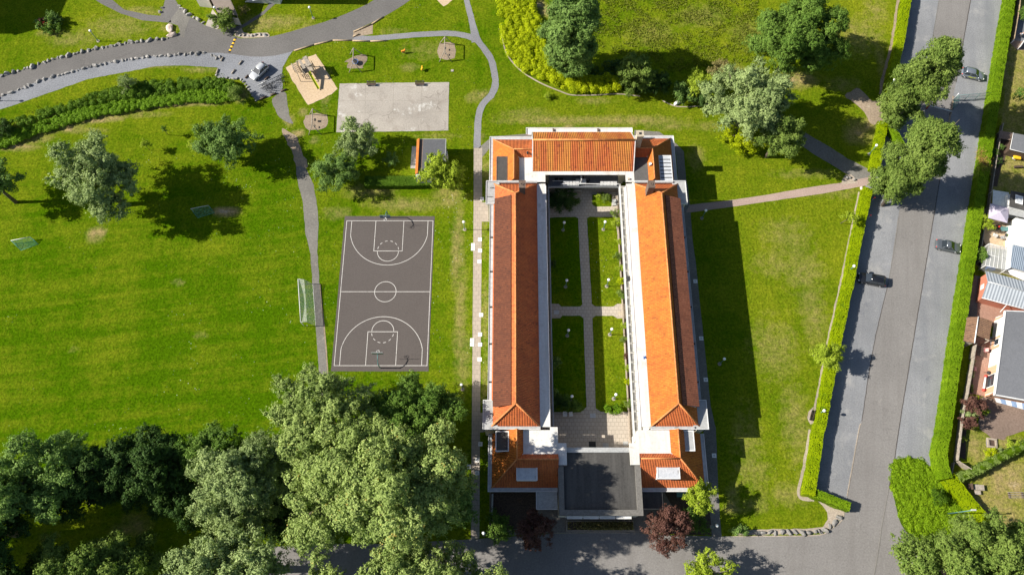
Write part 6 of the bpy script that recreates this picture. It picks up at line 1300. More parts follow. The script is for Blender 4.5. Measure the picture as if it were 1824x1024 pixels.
for a, b, c_, d_, lb in [((19.5,428.5),(53,422),(37,446),(68,435),'small goal with a green net near the left edge of the field'),((340,372),(371,366),(352,388),(382,379),'small goal with a green net in the shadow of the field willow')]:
    A, B = P(*a, 1.1), P(*b, 1.1); C, D = P(*c_, .03), P(*d_, .03); e = thing('small_goal', lb, 'goal', ((A.x+B.x)/2,(A.y+B.y)/2,0), group='small green netted goals')
    m = MB(); m.tube([A, B], .045, 8); m.build('crossbar', trim_white, e)
    for q, g_ in ((A, C), (B, D)): m = MB(); m.tube([(q.x,q.y,0),q], .05, 8); m.build('post', trim_white, e); m = MB(); m.tube([q, g_, (q.x,q.y,.03)], .03, 6); m.build('side_frame', netgreen, e)
    m = MB(); m.tube([C, D], .03, 6); m.build('ground_bar', netgreen, e); m = MB(); m.add([A, B, D, C, (A.x,A.y,.02), (B.x,B.y,.02)], [(0,3,2,1),(0,4,3),(1,2,5)]); m.build('net', net_teal, e)
# basketball hoops
def hoop(label, base, s, panel):
    p = P(*base); e = thing('basketball_hoop', label, 'basketball hoop', tuple(p), group='basketball hoops at the two court ends'); x, y = p.x, p.y
    m = MB(); m.tube([(x,y,0),(x,y,2.3),(x,y-s*.6,2.9),(x,y-s*1.45,3.15)], [.09,.085,.075,.06], 10); m.build('pole', metal_teal, e)
    m = MB(); m.box((x,y-s*1.5,3.3), (1.8,.05,1.05)); m.build('backboard', panel, e); m = MB()
    for dx, dz, a, b in ((0,-.02,.62,.03),(0,.42,.62,.03),(-.31,.2,.03,.45),(.31,.2,.03,.45)): m.box((x+dx,y-s*1.535,3.2+dz), (a,.01,b))
    m.build('target_square', trim_white, e)
    m = MB(); m.ring((x,y-s*1.9,3.05), .24, .022, 20, 6); m.box((x,y-s*1.6,3.05), (.14,.2,.05)); m.build('rim', trim_white, e)
    m = MB()
    for k in range(12): a = k*math.pi/6; m.tube([(x+.23*math.cos(a),y-s*1.9+.23*math.sin(a),3.04),(x+.13*math.cos(a+.5),y-s*1.9+.13*math.sin(a+.5),2.65)], .008, 4)
    m.build('net', netmat, e)
hoop('basketball hoop with a blue board at the north end of the court', (692.5,387.5), 1, simple('board_blue', (.10,.16,.22), .4)); hoop('basketball hoop with a grey board at the south end of the court', (677.5,655.5), -1, simple('board_grey', (.42,.46,.47), .4))

# gate and barrier on the road
p = P(1697,179); e = thing('barrier_gate', 'grey mesh gate and tall post standing on the east verge', 'gate', tuple(p))
m = MB(); m.tube([p, (p.x,p.y,2.2)], .13, 8); m.build('post', metal_grey, e)
A, B = P(1697.5,181), P(1755,176); m = MB()
for k in range(4): q = A+(B-A)*(k/3); m.tube([q, (q.x,q.y,1.9)], .04, 6)
for z in (.1, 1.0, 1.9): m.tube([(A.x,A.y,z),(B.x,B.y,z)], .03, 6)
m.build('gate_frame', metal_teal, e); m = MB(); m.add([(A.x,A.y,.1),(B.x,B.y,.1),(B.x,B.y,1.9),(A.x,A.y,1.9)], [(0,1,2,3)]); m.build('mesh_panel', net_teal, e)
A, B = P(1697,195), P(1699,182); m = MB(); m.tube([A,(A.x,A.y,1.9)], .05, 6)
for z in (.1, 1.0, 1.9): m.tube([(A.x,A.y,z),(B.x,B.y,z)], .03, 6)
m.build('gate_frame', metal_teal, e); m = MB(); m.add([(A.x,A.y,.1),(B.x,B.y,.1),(B.x,B.y,1.9),(A.x,A.y,1.9)], [(0,1,2,3)]); m.build('mesh_panel', net_teal, e)
A, B = P(1655,188,1.0), P(1696,199,1.0); e = thing('road_barrier', 'white barrier arm lowered across the asphalt under the columnar tree', 'barrier', (A.x,A.y,0)); m = MB(); m.tube([A, B], .07, 8); m.build('arm', trim_white, e); m = MB(); m.tube([(A.x,A.y,0),(A.x,A.y,1.1)], .12, 8); m.build('post', red_p, e); m = MB(); m.tube([(B.x,B.y,0),(B.x,B.y,1.0)], .05, 8); m.build('rest_post', metal_dark, e)
for x, y, lb in [(1552,358,'upper'),(1545,389,'lower')]:
    p = P(x, y); e = thing('marker_post', 'red and white marker post at the long hedge, %s one' % lb, 'post', tuple(p), group='marker posts at the long hedge'); m = MB(); m.tube([(0,0,0),(0,0,1.0)], .06, 8); m.build('post', trim_white, e, world=False); m = MB(); m.box((0,0,1.1), (.35,.06,.3)); m.build('reflector', red_p, e, world=False)
# courtyard furniture
def chair(label, loc, rz, mat, group, z=0.0, s=1.0):
    e = thing('garden_chair', label, 'chair', (loc[0], loc[1], z), rz, group); m = MB(); m.box((0,0,.43), (.5*s,.48*s,.05)); m.build('seat', mat, e, world=False, bevel=.015); m = MB(); m.box((0,.24*s,.72), (.5*s,.05,.55), rx=R(-10)); m.build('backrest', mat, e, world=False, bevel=.015)
    for sx_ in (-.22, .22):
        for sy in (-.2, .2): m = MB(); m.tube([(sx_*s,sy*s,0),(sx_*s*.95,sy*s,.43)], .025, 6); m.build('leg', mat, e, world=False)
        m = MB(); m.box((sx_*s*1.1,0,.64), (.05,.42,.04)); m.build('armrest', mat, e, world=False)
p = P(1006,739); chair('white plastic chair by the courtyard shrubs, left one', p, 0, trim_white, 'white plastic chairs in the courtyard', s=1.25); p = P(1016.5,739); chair('white plastic chair by the courtyard shrubs, right one', p, R(6), trim_white, 'white plastic chairs in the courtyard', s=1.1)
p = P(991,321,3.5); chair('dark armchair on the north terrace, left one', p, R(180), rubber, 'dark armchairs on the north terrace', 3.3, 1.2); p = P(999,321,3.5); chair('dark armchair on the north terrace, right one', p, R(175), rubber, 'dark armchairs on the north terrace', 3.3, 1.2)
p = P(1034.5,325,3.6); e = thing('terrace_table', 'pale table on the north terrace of the gallery', 'table', (p.x,p.y,3.3)); m = MB(); m.box((0,0,.74), (1.75,.85,.05)); m.box((.45,0,.77), (.75,.8,.012), mi=1); m.build('table_top', [trim_grey, trim_white], e, world=False)
for sx_ in (-.75, .75):
    for sy in (-.32, .32): m = MB(); m.tube([(sx_,sy,0),(sx_,sy,.72)], .035, 6); m.build('leg', metal_grey, e, world=False)
for dx, dy, rz, lb in ((-1.25,0,90,'at the left end of the terrace table'),(1.2,.1,-90,'at the right end of the terrace table'),(.3,.75,0,'behind the terrace table')): chair('dark chair '+lb, (p.x+dx, p.y+dy), R(rz), rubber, 'dark chairs round the terrace table', 3.3)
m = MB(); A, B = P(976,341,1.0), P(1036,339.5,1.0); e = thing('handrail', 'pale handrail before the shaded north side of the courtyard', 'handrail', (A.x,A.y,0)); m.tube([A, B], .05, 6); m.build('rail', metal_grey, e)
for k in range(5): q = A+(B-A)*(k/4); m = MB(); m.tube([(q.x,q.y,0), q], .035, 6); m.build('post', metal_grey, e)
A = P(1022.5,346.5); e = thing('steps', 'small set of steps at the end of the courtyard handrail', 'steps', tuple(A)); 
for k in range(3): m = MB(); m.box((A.x+.65,A.y+.35*k,.08+.16*k), (1.3,.34,.16+.0*k)); m.build('step', curb_mat, e)
p = P(1095,362); e = thing('stone_fountain', 'grey stone trough fountain in the sunny corner of the courtyard', 'fountain', tuple(p)); m = MB(); m.bx(-.45,.45,-.6,.6,0,.35); m.build('basin', roof_grey, e, world=False); m = MB(); m.bx(-.15,.15,-.2,.3,.35,.95); m.build('pillar', roof_grey, e, world=False)
w_ = MB(); A = P(1054,345.5); B = P(1100,344.5); C = P(1100.5,366); w_.tube([A+Vector((0,0,.2)), B+Vector((0,0,.2)), C+Vector((0,0,.2))], .2, 6); o = w_.build('low_wall', concrete, origin=(A.x,A.y,0)); tag(o, 'low pale wall round the small sunny corner lawn', 'low wall')
for x, y, wd, mt, lb in [(1055,791,.9,rubber,'dark square door mat at the south end of the courtyard'),(1079,793,.75,roof_grey,'grey mat half in the sun at the south end of the courtyard'),(1114.5,789.5,.65,roof_grey,'square drain cover in the sunny south corner of the courtyard'),(1105,558.5,.6,chim_pale,'brown grate at the east arm of the courtyard cross path'),(991,556,.7,trim_grey,'pale cover at the west arm of the courtyard cross path'),(1056,740,.7,trim_grey,'pale square cover at the foot of the central courtyard path')]:
    p = P(x, y); mb = MB(); mb.box((p.x,p.y,.03), (wd*1.2,wd,.02)); o = mb.build('floor_cover', mt, origin=(p.x,p.y,0)); tag(o, lb, 'floor cover')
p = P(1218,880); e = thing('parked_van', 'x', 'shed') if False else None
p = P(1213,882); e = thing('garden_table', 'teal topped table under the eave at the south east corner of the building', 'table', tuple(p)); m = MB(); m.box((0,.2,.75), (1.6,1.0,.06)); m.build('table_top', metal_teal, e, world=False)
for sx_ in (-.7,.7):
    for sy in (-.2,.6): m = MB(); m.tube([(sx_,sy,0),(sx_,sy,.73)], .04, 6); m.build('leg', metal_dark, e, world=False)
wl = MB(); A, B = P(877.5,880), P(875.5,948); wl.add([(A.x-.12,A.y,0),(A.x+.12,A.y,0),(B.x+.12,B.y,0),(B.x-.12,B.y,0),(A.x-.12,A.y,.9),(A.x+.12,A.y,.9),(B.x+.12,B.y,.9),(B.x-.12,B.y,.9)], [(4,7,6,5),(0,1,5,4),(1,2,6,5),(2,3,7,6),(3,0,4,7)]); o = wl.build('garden_wall', roof_grey, origin=(A.x,A.y,0)); tag(o, 'thin grey garden wall south west of the building', 'wall')

# ------------------------------------------------------------------ the flat roofed hut
z = 3.3; c = P(770,280); e = thing('flat_roofed_hut', 'small hut with a grey felt roof and an orange tiled west edge', 'hut', (c.x,c.y,0))
A, B, C, D = [P(*q, z) for q in ((748,248.5),(794,248),(794.5,309),(746.5,309))]
x0, x1, y0, y1 = P(748,0,z).x, A.x, 0, 0
xa, xb, ya, yb = A.x, B.x, D.y, A.y
m = MB(); m.bx(xa-.4, xb-.1, ya-.1, yb, 0, z-.25); m.build('wall', wall_white, e)
m = MB(); m.bx(xa+.6, xb, ya, yb, z-.25, z); m.build('flat_roof', speckle('roof_felt', (.085,.088,.096), (.07,.072,.078), (.105,.108,.116), 5, .8, .2, .12, [((.15,.13,.115), .5, .64, .14)]), e)
m = MB(); m.bx(xa-.05, xa+.6, ya, yb, z-.25, z-.02); m.build('roof_strip', terrace_brown, e)
m = MB(); m.bx(xb, xb+.06, ya-.1, yb+.06, z-.35, z+.05); m.bx(xa, xb, yb, yb+.06, z-.35, z+.05); m.build('roof_edge', trim_grey, e)
m = MB(); m.slab([(xa-.05,ya-.1,z+.35),(xa-.05,yb+.05,z+.35),(xa-.55,yb+.05,z-.1),(xa-.55,ya-.1,z-.1)], .1); m.build('tiled_edge', tile_orange, e)
m = MB(); m.bx(xa-.4, xa+2.2, ya-.75, ya-.12, 0, z-.1); m.build('porch', trim_grey, e)
m = MB(); m.bx(xb-.1, xb+.25, yb-2.6, yb-1.7, .2, 2.2); m.build('door', trim_white, e)
sheet('pavement', [(734,261),(745,261),(744,300.5),(731,300)], .012, concrete, label='small concrete apron west of the hut', cat='pavement')

# ------------------------------------------------------------------ sloping roofed house at the top and its big neighbours out of frame
c = P(400,5); e = thing('sloping_roofed_house', 'house with a grey brown sloping roof and cream walls at the top edge', 'house', (c.x,c.y,0))
Q = [P(389,20,3.2), P(423,26,3.2), P(402,-14,5.6), P(362,-22,5.6)]
Q = [P(387.5,23,2.2), P(423,28,2.2), P(392,-40,5.2), P(352,-46,5.2)]
m = MB(); m.slab(Q, .2); m.build('roof', speckle('roof_bitumen', (.20,.165,.14), (.17,.14,.12), (.24,.20,.17), 6, .5, .1, .08), e)
m = MB(); vs = []
for q in Q: vs += [(q.x*.998,q.y*.995,0), (q.x*.998,q.y*.995,q.z-.22)]
m.add(vs, [(0,2,3,1),(2,4,5,3),(4,6,7,5),(6,0,1,7)]); m.build('wall', wall_cream, e)
A, B = P(356,12), P(379,15); C, D = P(372,-40), P(348,-44); m = MB(); m.prism([(A.x,A.y),(B.x,B.y),(C.x,C.y),(D.x,D.y)], 0, 2.2); m.build('side_wing', wall_cream, e)
A, B, C, D = P(434,28), P(440,6), P(420,-60), P(404,-30); 
def block(name, label, pts, h, mats, cat='building'):
    q = [P2(*p) for p in pts]; cx = sum(a for a, b in q)/len(q); cy = sum(b for a, b in q)/len(q); e = thing(name, label, cat, (cx,cy,0)); m = MB(); m.prism(q, 0, h); m.build('wall', mats[0], e)
    m = MB(); m.prism([(cx+(a-cx)*1.03, cy+(b-cy)*1.03) for a, b in q], h, h+.35); m.build('flat_roof', mats[1], e)
    for i in range(len(q)):
        a, b = Vector((*q[i],0)), Vector((*q[(i+1) % len(q)],0)); L = (b-a).length; d = (b-a)/max(L,.01); ctr = Vector((cx,cy,0)); nn = Vector((d.y,-d.x,0)); nn = nn if nn.dot((a+b)/2-ctr) > 0 else -nn
        if L < 3: continue
        for zz in np.arange(1.0, h-1.6, 2.9):
            for k in range(min(5, int(L/3))):
                cc = a+d*(L*(k+.5)/min(5, int(L/3)))+nn*.02; w_ = MB(); w_.box((cc.x,cc.y,zz+.65), (1.3,.06,1.3), rz=math.atan2(d.y,d.x)); w_.build('window', glass_dark, e)
    return e
block('apartment_block', 'tall cream block standing just outside the top edge, throwing its shade on the lane', [(440,5),(500,8),(520,-40),(440,-50)], 11.6, [wall_white, roof_grey])
block('apartment_block', 'tall block standing outside the upper left corner, throwing its shade on the lawn', [(-190,60),(-118,40),(-60,-70),(-200,-80)], 16.5, [wall_cream, roof_grey])
m = MB(); A, B = P(470,-2,1.2), P(437,4,1.2); m.tube([A, B], .12, 6); o = m.build('low_wall', trim_white, origin=(A.x,A.y,0)); tag(o, 'white low wall in the shade behind the sloping roofed house', 'low wall')
# ------------------------------------------------------------------ gardens and houses on the right
sheet('garden_soil', [(1818,-40),(1800,82),(1782,236),(1768,309),(1757,372),(1746,420),(1738,472),(1752,486),(1900,520),(1900,-40)], .004, None or grass, jit=.05, label='dry garden grass behind the first houses', cat='garden')
for me in [bpy.data.objects['garden_soil'].data]:
    for n_, v in (('yel', .75), ('dry', .5), ('daisy', -.5), ('mow', 0)): a = me.attributes.new(n_, 'FLOAT', 'POINT'); a.data.foreach_set('value', np.full(len(me.vertices), v, np.float32))
sheet('garden_bed', [(1776,237),(1797,240),(1793,275),(1783,300),(1776,332),(1762,332),(1770,290)], .010, mulch, jit=.08, label='dark planting bed along the upper garden fence', cat='bed')
sheet('patio', [(1752,372),(1800,372),(1806,440),(1790,446),(1758,440),(1748,420)], .012, sand, jit=.04, label='sandy patio beside the purple parasol', cat='patio')
sheet('garden_bed', [(1746,400),(1760,398),(1760,440),(1752,480),(1738,470)], .010, mulch, jit=.05, label='dark bed beside the greenhouse', cat='bed')
sheet('patio', [(1736,490),(1746,492),(1742,535),(1740,570),(1722,568),(1727,530)], .010, asphalt, jit=.03, label='dark paved strip at the brick garage end', cat='patio')
sheet('patio', [(1742,530),(1824,548),(1830,560),(1788,575),(1768,582),(1762,574),(1740,566)], .012, terrace_red, jit=.03, label='reddish terrace south of the brick garage', cat='patio')
sheet('patio', [(1733,600),(1764,600),(1772,700),(1752,706),(1727,700),(1732,650)], .012, terrace_red, jit=.03, label='reddish terrace along the bungalow wall', cat='patio')
sheet('garden_bed', [(1728,640),(1735,640),(1733,700),(1722,704),(1724,665)], .016, mulch, jit=.06, label='narrow flower bed along the bungalow fence', cat='bed')
sheet('patio', [(1738,716),(1752,706),(1775,706),(1850,722),(1850,770),(1830,765),(1812,772),(1793,776),(1790,783),(1778,782),(1768,782),(1757,772),(1745,765)], .010, terrace_brown, jit=.12, label='brown gravel yard south of the bungalow', cat='yard')
sheet('patio', [(1756,781),(1776,783),(1775,798),(1757,796)], .014, paver_path, jit=.05, label='square paving round the fire pit', cat='patio')
sheet('garden_bed', [(1710,770),(1721,762),(1720,818),(1707,814)], .010, mulch, jit=.05, label='dark bed in the shade of the corner fence', cat='bed')
# fences
def fence(label, pts, h, mat, name='garden_fence', thick=.08, posts=True):
    c = [Vector((*P2(*p), 0)) for p in pts]; e = thing(name, label, 'fence', tuple(c[0])); m = MB()
    for a, b in zip(c[:-1], c[1:]):
        d = b-a; L = d.length; rz = math.atan2(d.y, d.x); n_ = max(1, int(L/.16))
        for k in range(n_):
            q = a+d*((k+.5)/n_); m.box((q.x, q.y, h/2+.03*math.sin(k*2.1)), (L/n_*.94, thick*.5, h), rz=rz)
        m.box((*((a+b)/2).xy, h*.85), (L, thick, .09), rz=rz); m.box((*((a+b)/2).xy, h*.2), (L, thick, .09), rz=rz); m.box((*((a+b)/2).xy, h+.05), (L, thick*1.5, .05), rz=rz)
    m.build('fence_panel', mat, e)
    if posts:
        for a, b in zip(c[:-1], c[1:]):
            n_ = max(1, int((b-a).length/2.4))
            for k in range(n_): q = a+(b-a)*(k/n_); m = MB(); m.box((q.x, q.y, h/2+.08), (.13,.13,h+.16)); m.build('post', mat, e)
    return e
fence('tan wooden fence behind the far hedge at the top right', [(1813,-30),(1809,20),(1799,78)], 1.3, wood_tan)
fence('grey wooden fence beside the upper garden', [(1781,226),(1772,272),(1766,308),(1757,368),(1748,408),(1743,440),(1738,470)], 1.0, wood_grey)
fence('weathered stone coloured fence beside the bungalow garden', [(1727,640),(1716,703),(1707,745),(1698,822)], 1.35, wood_grey)
fence('fence corner piece where the corner garden ends', [(1699,824),(1721,838)], 1.5, wood_grey)
fence('brown fence sloping up to the right edge of the corner garden', [(1721,838),(1760,819),(1850,774)], 1.1, wood_tan)
fence('low timber rail at the bottom of the fence corner', [(1690,850),(1695,824)], .7, wood_grey)
fence('white low fence at the top right garden corner', [(1812,89),(1824,72)], .8, trim_white, posts=False)
log('deck_edge', 'pale timber edge of the dark deck at the top right', (1799,78), (1806,72), .09, trim_white, 'edging')
sheet('patio', [(1800,78),(1806,72),(1832,76),(1826,90),(1812,90)], .01, terrace_brown, label='dark deck at the top right garden corner', cat='patio')
# shed
def gable_panels(e, panels, t, mat, name='roof'):
    m = MB()
    for p in panels: m.slab(p, t)
    return m.build(name, mat, e)
c = P(1812,262); e = thing('garden_shed', 'dark shingled garden shed at the right edge', 'shed', (c.x,c.y,0))
a, b, c2, d = P(1805,237,2.7), P(1850,246,2.7), P(1850,279,2.2), P(1799,266,2.2)
gable_panels(e, [[a, b, c2, d]], .1, roof_slate); m = MB(); m.prism([(a.x+.2,a.y-.1),(b.x,b.y-.1),(c2.x,c2.y+.15),(d.x+.2,d.y+.15)], 0, 2.1); m.build('wall', wood_dark, e)
m = MB(); m.tube([(a.x,a.y,2.72),(d.x,d.y,2.22),(c2.x,c2.y,2.22)], .06, 6); m.build('roof_trim', trim_white, e)
a, b, c2, d = P(1781,233,1.6), P(1805,237,1.9), P(1800,250,1.7), P(1779,246,1.4); gable_panels(e, [[a, b, c2, d]], .06, terrace_brown, 'lean_to_roof')
for q in (a, d): m = MB(); m.tube([(q.x+.1,q.y,0),(q.x+.1,q.y,q.z)], .05, 6); m.build('post', wood_grey, e)
p = P(1808,284); e = thing('garden_trolley', 'orange and white garden box on legs before the shed', 'garden box', tuple(p), R(-10)); m = MB(); m.box((0,0,.6), (1.2,.6,.3)); m.build('box', yellow_p, e, world=False, bevel=.03); m = MB(); m.box((-.5,-.25,.45), (.7,.35,.06), ry=R(25)); m.build('lid', trim_white, e, world=False)
for sx_ in (-.5,.5): m = MB(); m.tube([(sx_,0,0),(sx_,0,.5)], .05, 6); m.build('leg', wood_grey, e, world=False)
p = P(1812,299); e = thing('garden_bench', 'dark low garden bench on the dry lawn below the shed', 'bench', tuple(p), R(2)); m = MB(); m.box((0,0,.42), (1.6,.38,.06)); m.build('seat', wood_dark, e, world=False)
for sx_ in (-.6,.6): m = MB(); m.box((sx_,0,.2), (.08,.34,.4)); m.build('leg', wood_dark, e, world=False)
# house with the roof window, awning roofs, extension
c = P(1815,370); e = thing('garden_house', 'white house with a black roof, roof window and blue metal roof at the right edge', 'house', (c.x,c.y,0))
a, b, c2, d = P(1801,339.8,4.4), P(1850,349,4.4), P(1850,381,3.4), P(1798,368,3.4)
gable_panels(e, [[a, b, c2, d]], .12, roof_black); m = MB(); m.prism([(a.x+.15,a.y),(b.x,b.y),(c2.x,c2.y+.1),(d.x+.15,d.y+.1)], 0, 3.25); m.build('wall', wall_white, e)
q = [P(1808,347,4.25), P(1822,351,4.25), P(1821,365.5,3.75), P(1808,362,3.75)]; m = MB(); m.slab([v+Vector((0,0,.12)) for v in q], .1); fr_ = m.build('roof_window', trim_white, e); cc = sum(q, Vector())/4; m = MB(); m.slab([cc+(v-cc)*.7+Vector((0,0,.135)) for v in q], .02); g_ = m.build('pane', glass_sky, fr_); g_.location = (-e.location.x, -e.location.y, 0)
q = [P(1797,368,2.9), P(1850,382,2.9), P(1850,394,2.7), P(1798,382,2.7)]; gable_panels(e, [q], .06, roof_grey, 'porch_roof')
q = [P(1769,338.5,2.1), P(1797,343,2.3), P(1797,388,2.3), P(1767,382,2.1)]; gable_panels(e, [q], .05, simple('awning_cream', (.62,.64,.60), .5, var=.1), 'awning')
for t in (q[0], q[3]): m = MB(); m.tube([(t.x+.1,t.y,0),(t.x+.1,t.y,t.z)], .05, 6); m.build('awning_post', trim_white, e)
q = [P(1809,388,2.6), P(1850,397,2.6), P(1850,446,2.6), P(1807,437,2.6)]; m = MB(); m.prism([(v.x,v.y) for v in q], 0, 2.5); m.build('extension', wall_white, e); m = MB(); m.prism([(v.x,v.y) for v in q], 2.5, 2.65); m.build('flat_roof', trim_white, e)
q = [P(1804,435.5,3.6), P(1850,447,3.6), P(1850,490,2.8), P(1800,476,2.8)]; gable_panels(e, [q], .1, blue_roof, 'metal_roof'); m = MB(); m.prism([(q[0].x+.2,q[0].y-.1),(q[1].x,q[1].y-.1),(q[2].x,q[2].y+.15),(q[3].x+.2,q[3].y+.15)], 0, 2.6); m.build('rear_wall', wall_white, e)
q = [P(1794,441,2.5), P(1803,436,2.7), P(1800,477,2.7), P(1791,481,2.5)]; gable_panels(e, [q], .05, trim_white, 'gutter_board')
q = [P(1793,477,2.2), P(1824,486,2.2), P(1824,500,2.1), P(1800,489,2.1)]; gable_panels(e, [q], .05, trim_white, 'rear_canopy')
c = P(1775,458); e = thing('greenhouse', 'see-through lean-to greenhouse with white bars beside the blue roof', 'greenhouse', (c.x,c.y,0))
q = [P(1762,434,2.1), P(1794,441.5,2.5), P(1791,481,2.5), P(1755,473,2.1)]; gable_panels(e, [q], .02, poly_clear, 'roof_sheet'); m = MB()
for k in range(6):
    t = k/5; m.tube([q[0].lerp(q[1], t)+Vector((0,0,.03)), q[3].lerp(q[2], t)+Vector((0,0,.03))], .035, 6)
for t in (0, .5, 1): m.tube([q[0].lerp(q[3], t)+Vector((0,0,.04)), q[1].lerp(q[2], t)+Vector((0,0,.04))], .035, 6)
for v in q: m.tube([(v.x,v.y,0), v], .05, 6)
m.build('frame', trim_white, e); m = MB(); m.add([(q[0].x,q[0].y,.1),(q[3].x,q[3].y,.1),q[3],q[0]], [(0,1,2,3)]); m.add([(q[3].x,q[3].y,.1),(q[2].x,q[2].y,.1),q[2],q[3]], [(0,1,2,3)]); m.build('wall_sheet', poly_clear, e); m = MB(); cc = sum(q, Vector())/4; m.box((cc.x,cc.y,.35), (2.2,.8,.7), rz=R(-12)); m.build('planter_bench', wood_grey, e)
# parasol
p = P(1780,379); e = thing('parasol', 'square mauve parasol open over the sandy patio', 'parasol', tuple(p)); ap = P(1782,377.5,3.1); q = [P(1764.4,362.5,2.55), P(1798,370.5,2.55), P(1794.4,396.9,2.55), P(1760.8,388,2.55)]; m = MB()
ed = []
for i in range(4): ed += [q[i], (q[i]+q[(i+1) % 4])/2]
m.add([ap]+ed, [(0,1+i,1+(i+1) % 8) for i in range(8)]); m.add([v-Vector((0,0,.0)) for v in ed]+[v-Vector((0,0,.14)) for v in ed], [(i,8+i,8+(i+1) % 8,(i+1) % 8) for i in range(8)]); m.build('canopy', parasol_m, e); m = MB(); m.tube([(ap.x,ap.y,0), ap+Vector((0,0,.1))], .035, 8); m.build('pole', metal_grey, e); m = MB()
for v in ed: m.tube([ap-Vector((0,0,.05)), v-Vector((0,0,.03))], .018, 5)
m.build('ribs', metal_grey, e); m = MB(); m.box((ap.x,ap.y,.06), (.7,.7,.12)); m.build('foot', curb_mat, e)
# garden table with two chairs and a lounger
p = P(1785,411); e = thing('garden_table', 'small glass garden table with things on it on the sandy patio', 'table', tuple(p)); m = MB(); m.box((0,0,.72), (1.3,.8,.04)); m.build('table_top', metal_teal, e, world=False)
for sx_ in (-.55,.55):
    for sy in (-.3,.3): m = MB(); m.tube([(sx_,sy,0),(sx_,sy,.7)], .03, 6); m.build('leg', metal_dark, e, world=False)
m = MB(); m.box((-.9,.35,.8), (.25,.25,.16)); o = m.build('cushion', red_p, origin=None, world=False); o.location = (p.x+.0, p.y+.05, .0); tag(o, 'red cushion at the left end of the patio table', 'cushion')
chair('white garden chair on the sandy patio', P(1770,421), R(150), trim_white, 'chairs on the sandy patio', s=1.3); chair('blue grey garden chair on the sandy patio, middle one', P(1783,425), R(185), metal_grey, 'chairs on the sandy patio', s=1.3); chair('dark folding chair on the sandy patio, right one', P(1791,421), R(230), metal_dark, 'chairs on the sandy patio', s=1.3); chair('dark chair behind the patio table', P(1774,408), R(10), metal_dark, 'chairs on the sandy patio', s=1.2)
p = P(1802,405); tree('shrub', 'pot plant with yellow flowers by the white extension', 'pot plant', (1803,405), .5, (.4,.5,.4), L_yellow, 6, .5, 34, .1, 400)
tree('shrub', 'dark round pot plant at the patio corner by the white extension', 'pot plant', (1801,423), .5, (.6,.6,.5), L_box, 7, .5, 30, .11, 401)
p = P(1752,485); e = thing('water_butt', 'black round water butt at the greenhouse corner', 'water butt', tuple(P(1747,473))); m = MB(); m.tube([(0,0,0),(0,0,.5),(0,0,1.0)], [.36,.42,.38], 16); m.build('barrel', rubber, e, world=False); m = MB(); m.tube([(0,0,1.0),(0,0,1.05)], .40, 16); m.build('lid', metal_dark, e, world=False)
p = P(1761,480); mb = MB(); mb.box((p.x,p.y,.4), (1.2,.5,.8), rz=R(-14)); mb.box((p.x,p.y,.82), (1.3,.6,.06), rz=R(-14)); o = mb.build('storage_box', blue_p, origin=tuple(p)); tag(o, 'blue storage box under the greenhouse edge', 'storage box')
# brick garage
c = P(1780,515); e = thing('brick_garage', 'red brick garage with a pale ribbed metal gable roof', 'garage', (c.x,c.y,0))
nw, rw, sw = P(1755.6,482.6,2.5), P(1758,505,3.7), P(1749.4,530,2.5); dx = (P(1824,550,2.5)-sw).normalized()*12
rw = Vector(((nw.x+sw.x)/2, (nw.y+sw.y)/2, 3.6)); gable_panels(e, [[nw, rw, rw+dx, nw+dx], [sw, rw, rw+dx, sw+dx]], .08, metal_roof)
m = MB(); ins = dx.normalized()*.35; nn = Vector((0,0,0)); ax = (nw-sw).normalized(); ax.z = 0
A = sw+ins+ax*.25; B = nw+ins-ax*.25; A2 = A+dx; B2 = B+dx; R_ = rw+ins; R2 = R_+dx
m.add([(A.x,A.y,0),(B.x,B.y,0),(B.x,B.y,2.4),(R_.x,R_.y,3.42),(A.x,A.y,2.4),(A2.x,A2.y,0),(B2.x,B2.y,0),(B2.x,B2.y,2.4),(R2.x,R2.y,3.42),(A2.x,A2.y,2.4)], [(4,3,2,1,0),(5,6,7,8,9),(0,5,9,4),(1,2,7,6)]); m.build('wall', brick_red, e)
m = MB(); m.tube([rw+Vector((0,0,.05)), rw+dx+Vector((0,0,.05))], .08, 6); m.build('ridge', metal_grey, e)
wc = (A+B)/2; m = MB(); m.box((wc.x-.04, wc.y, 1.5), (.06,.9,.9), rz=math.atan2(ax.y, ax.x)-math.pi/2); m.build('window', trim_white, e)
m = MB(); m.tube([sw+Vector((0,0,-.06)), sw+dx+Vector((0,0,-.06))], .07, 6); m.build('gutter', trim_white, e)
q0 = sw+dx.normalized()*4; m = MB(); m.tube([(q0.x,q0.y,2.4),(q0.x-.8,q0.y-1.0,1.5)], .06, 6); m.build('strut', trim_white, e)
# two tiled garden shelters
c = P(1742,588); e = thing('garden_shelter', 'small gabled shelter with dull brown tiles beside the far hedge', 'shelter', (c.x,c.y,0))
rn_, rs_ = P(1742.5,564,2.7), P(1735.5,611,2.7); wn, ws = P(1722.5,565,2.2), P(1716,607,2.2); en, es = P(1767.5,571.5,2.2), P(1762,605,2.2)
gable_panels(e, [[wn, rn_, rs_, ws], [rn_, en, es, P(1740,597,2.7)]], .08, tile_dull); m = MB(); m.tube([rn_+Vector((0,0,.05)), rs_+Vector((0,0,.05))], .09, 6); m.build('ridge', trim_white, e)
for v in (wn, ws, en, es): m = MB(); m.tube([(v.x*.999,v.y*.995,0),(v.x*.999,v.y*.995,v.z-.06)], .08, 6); m.build('post', wood_grey, e)
m = MB(); A, B = ws, rs_; m.add([(A.x+.1,A.y+.1,0),(B.x,B.y+.1,0),(B.x,B.y+.1,2.6),(A.x+.1,A.y+.1,2.1)], [(0,1,2,3)]); m.build('end_wall', wood_grey, e)
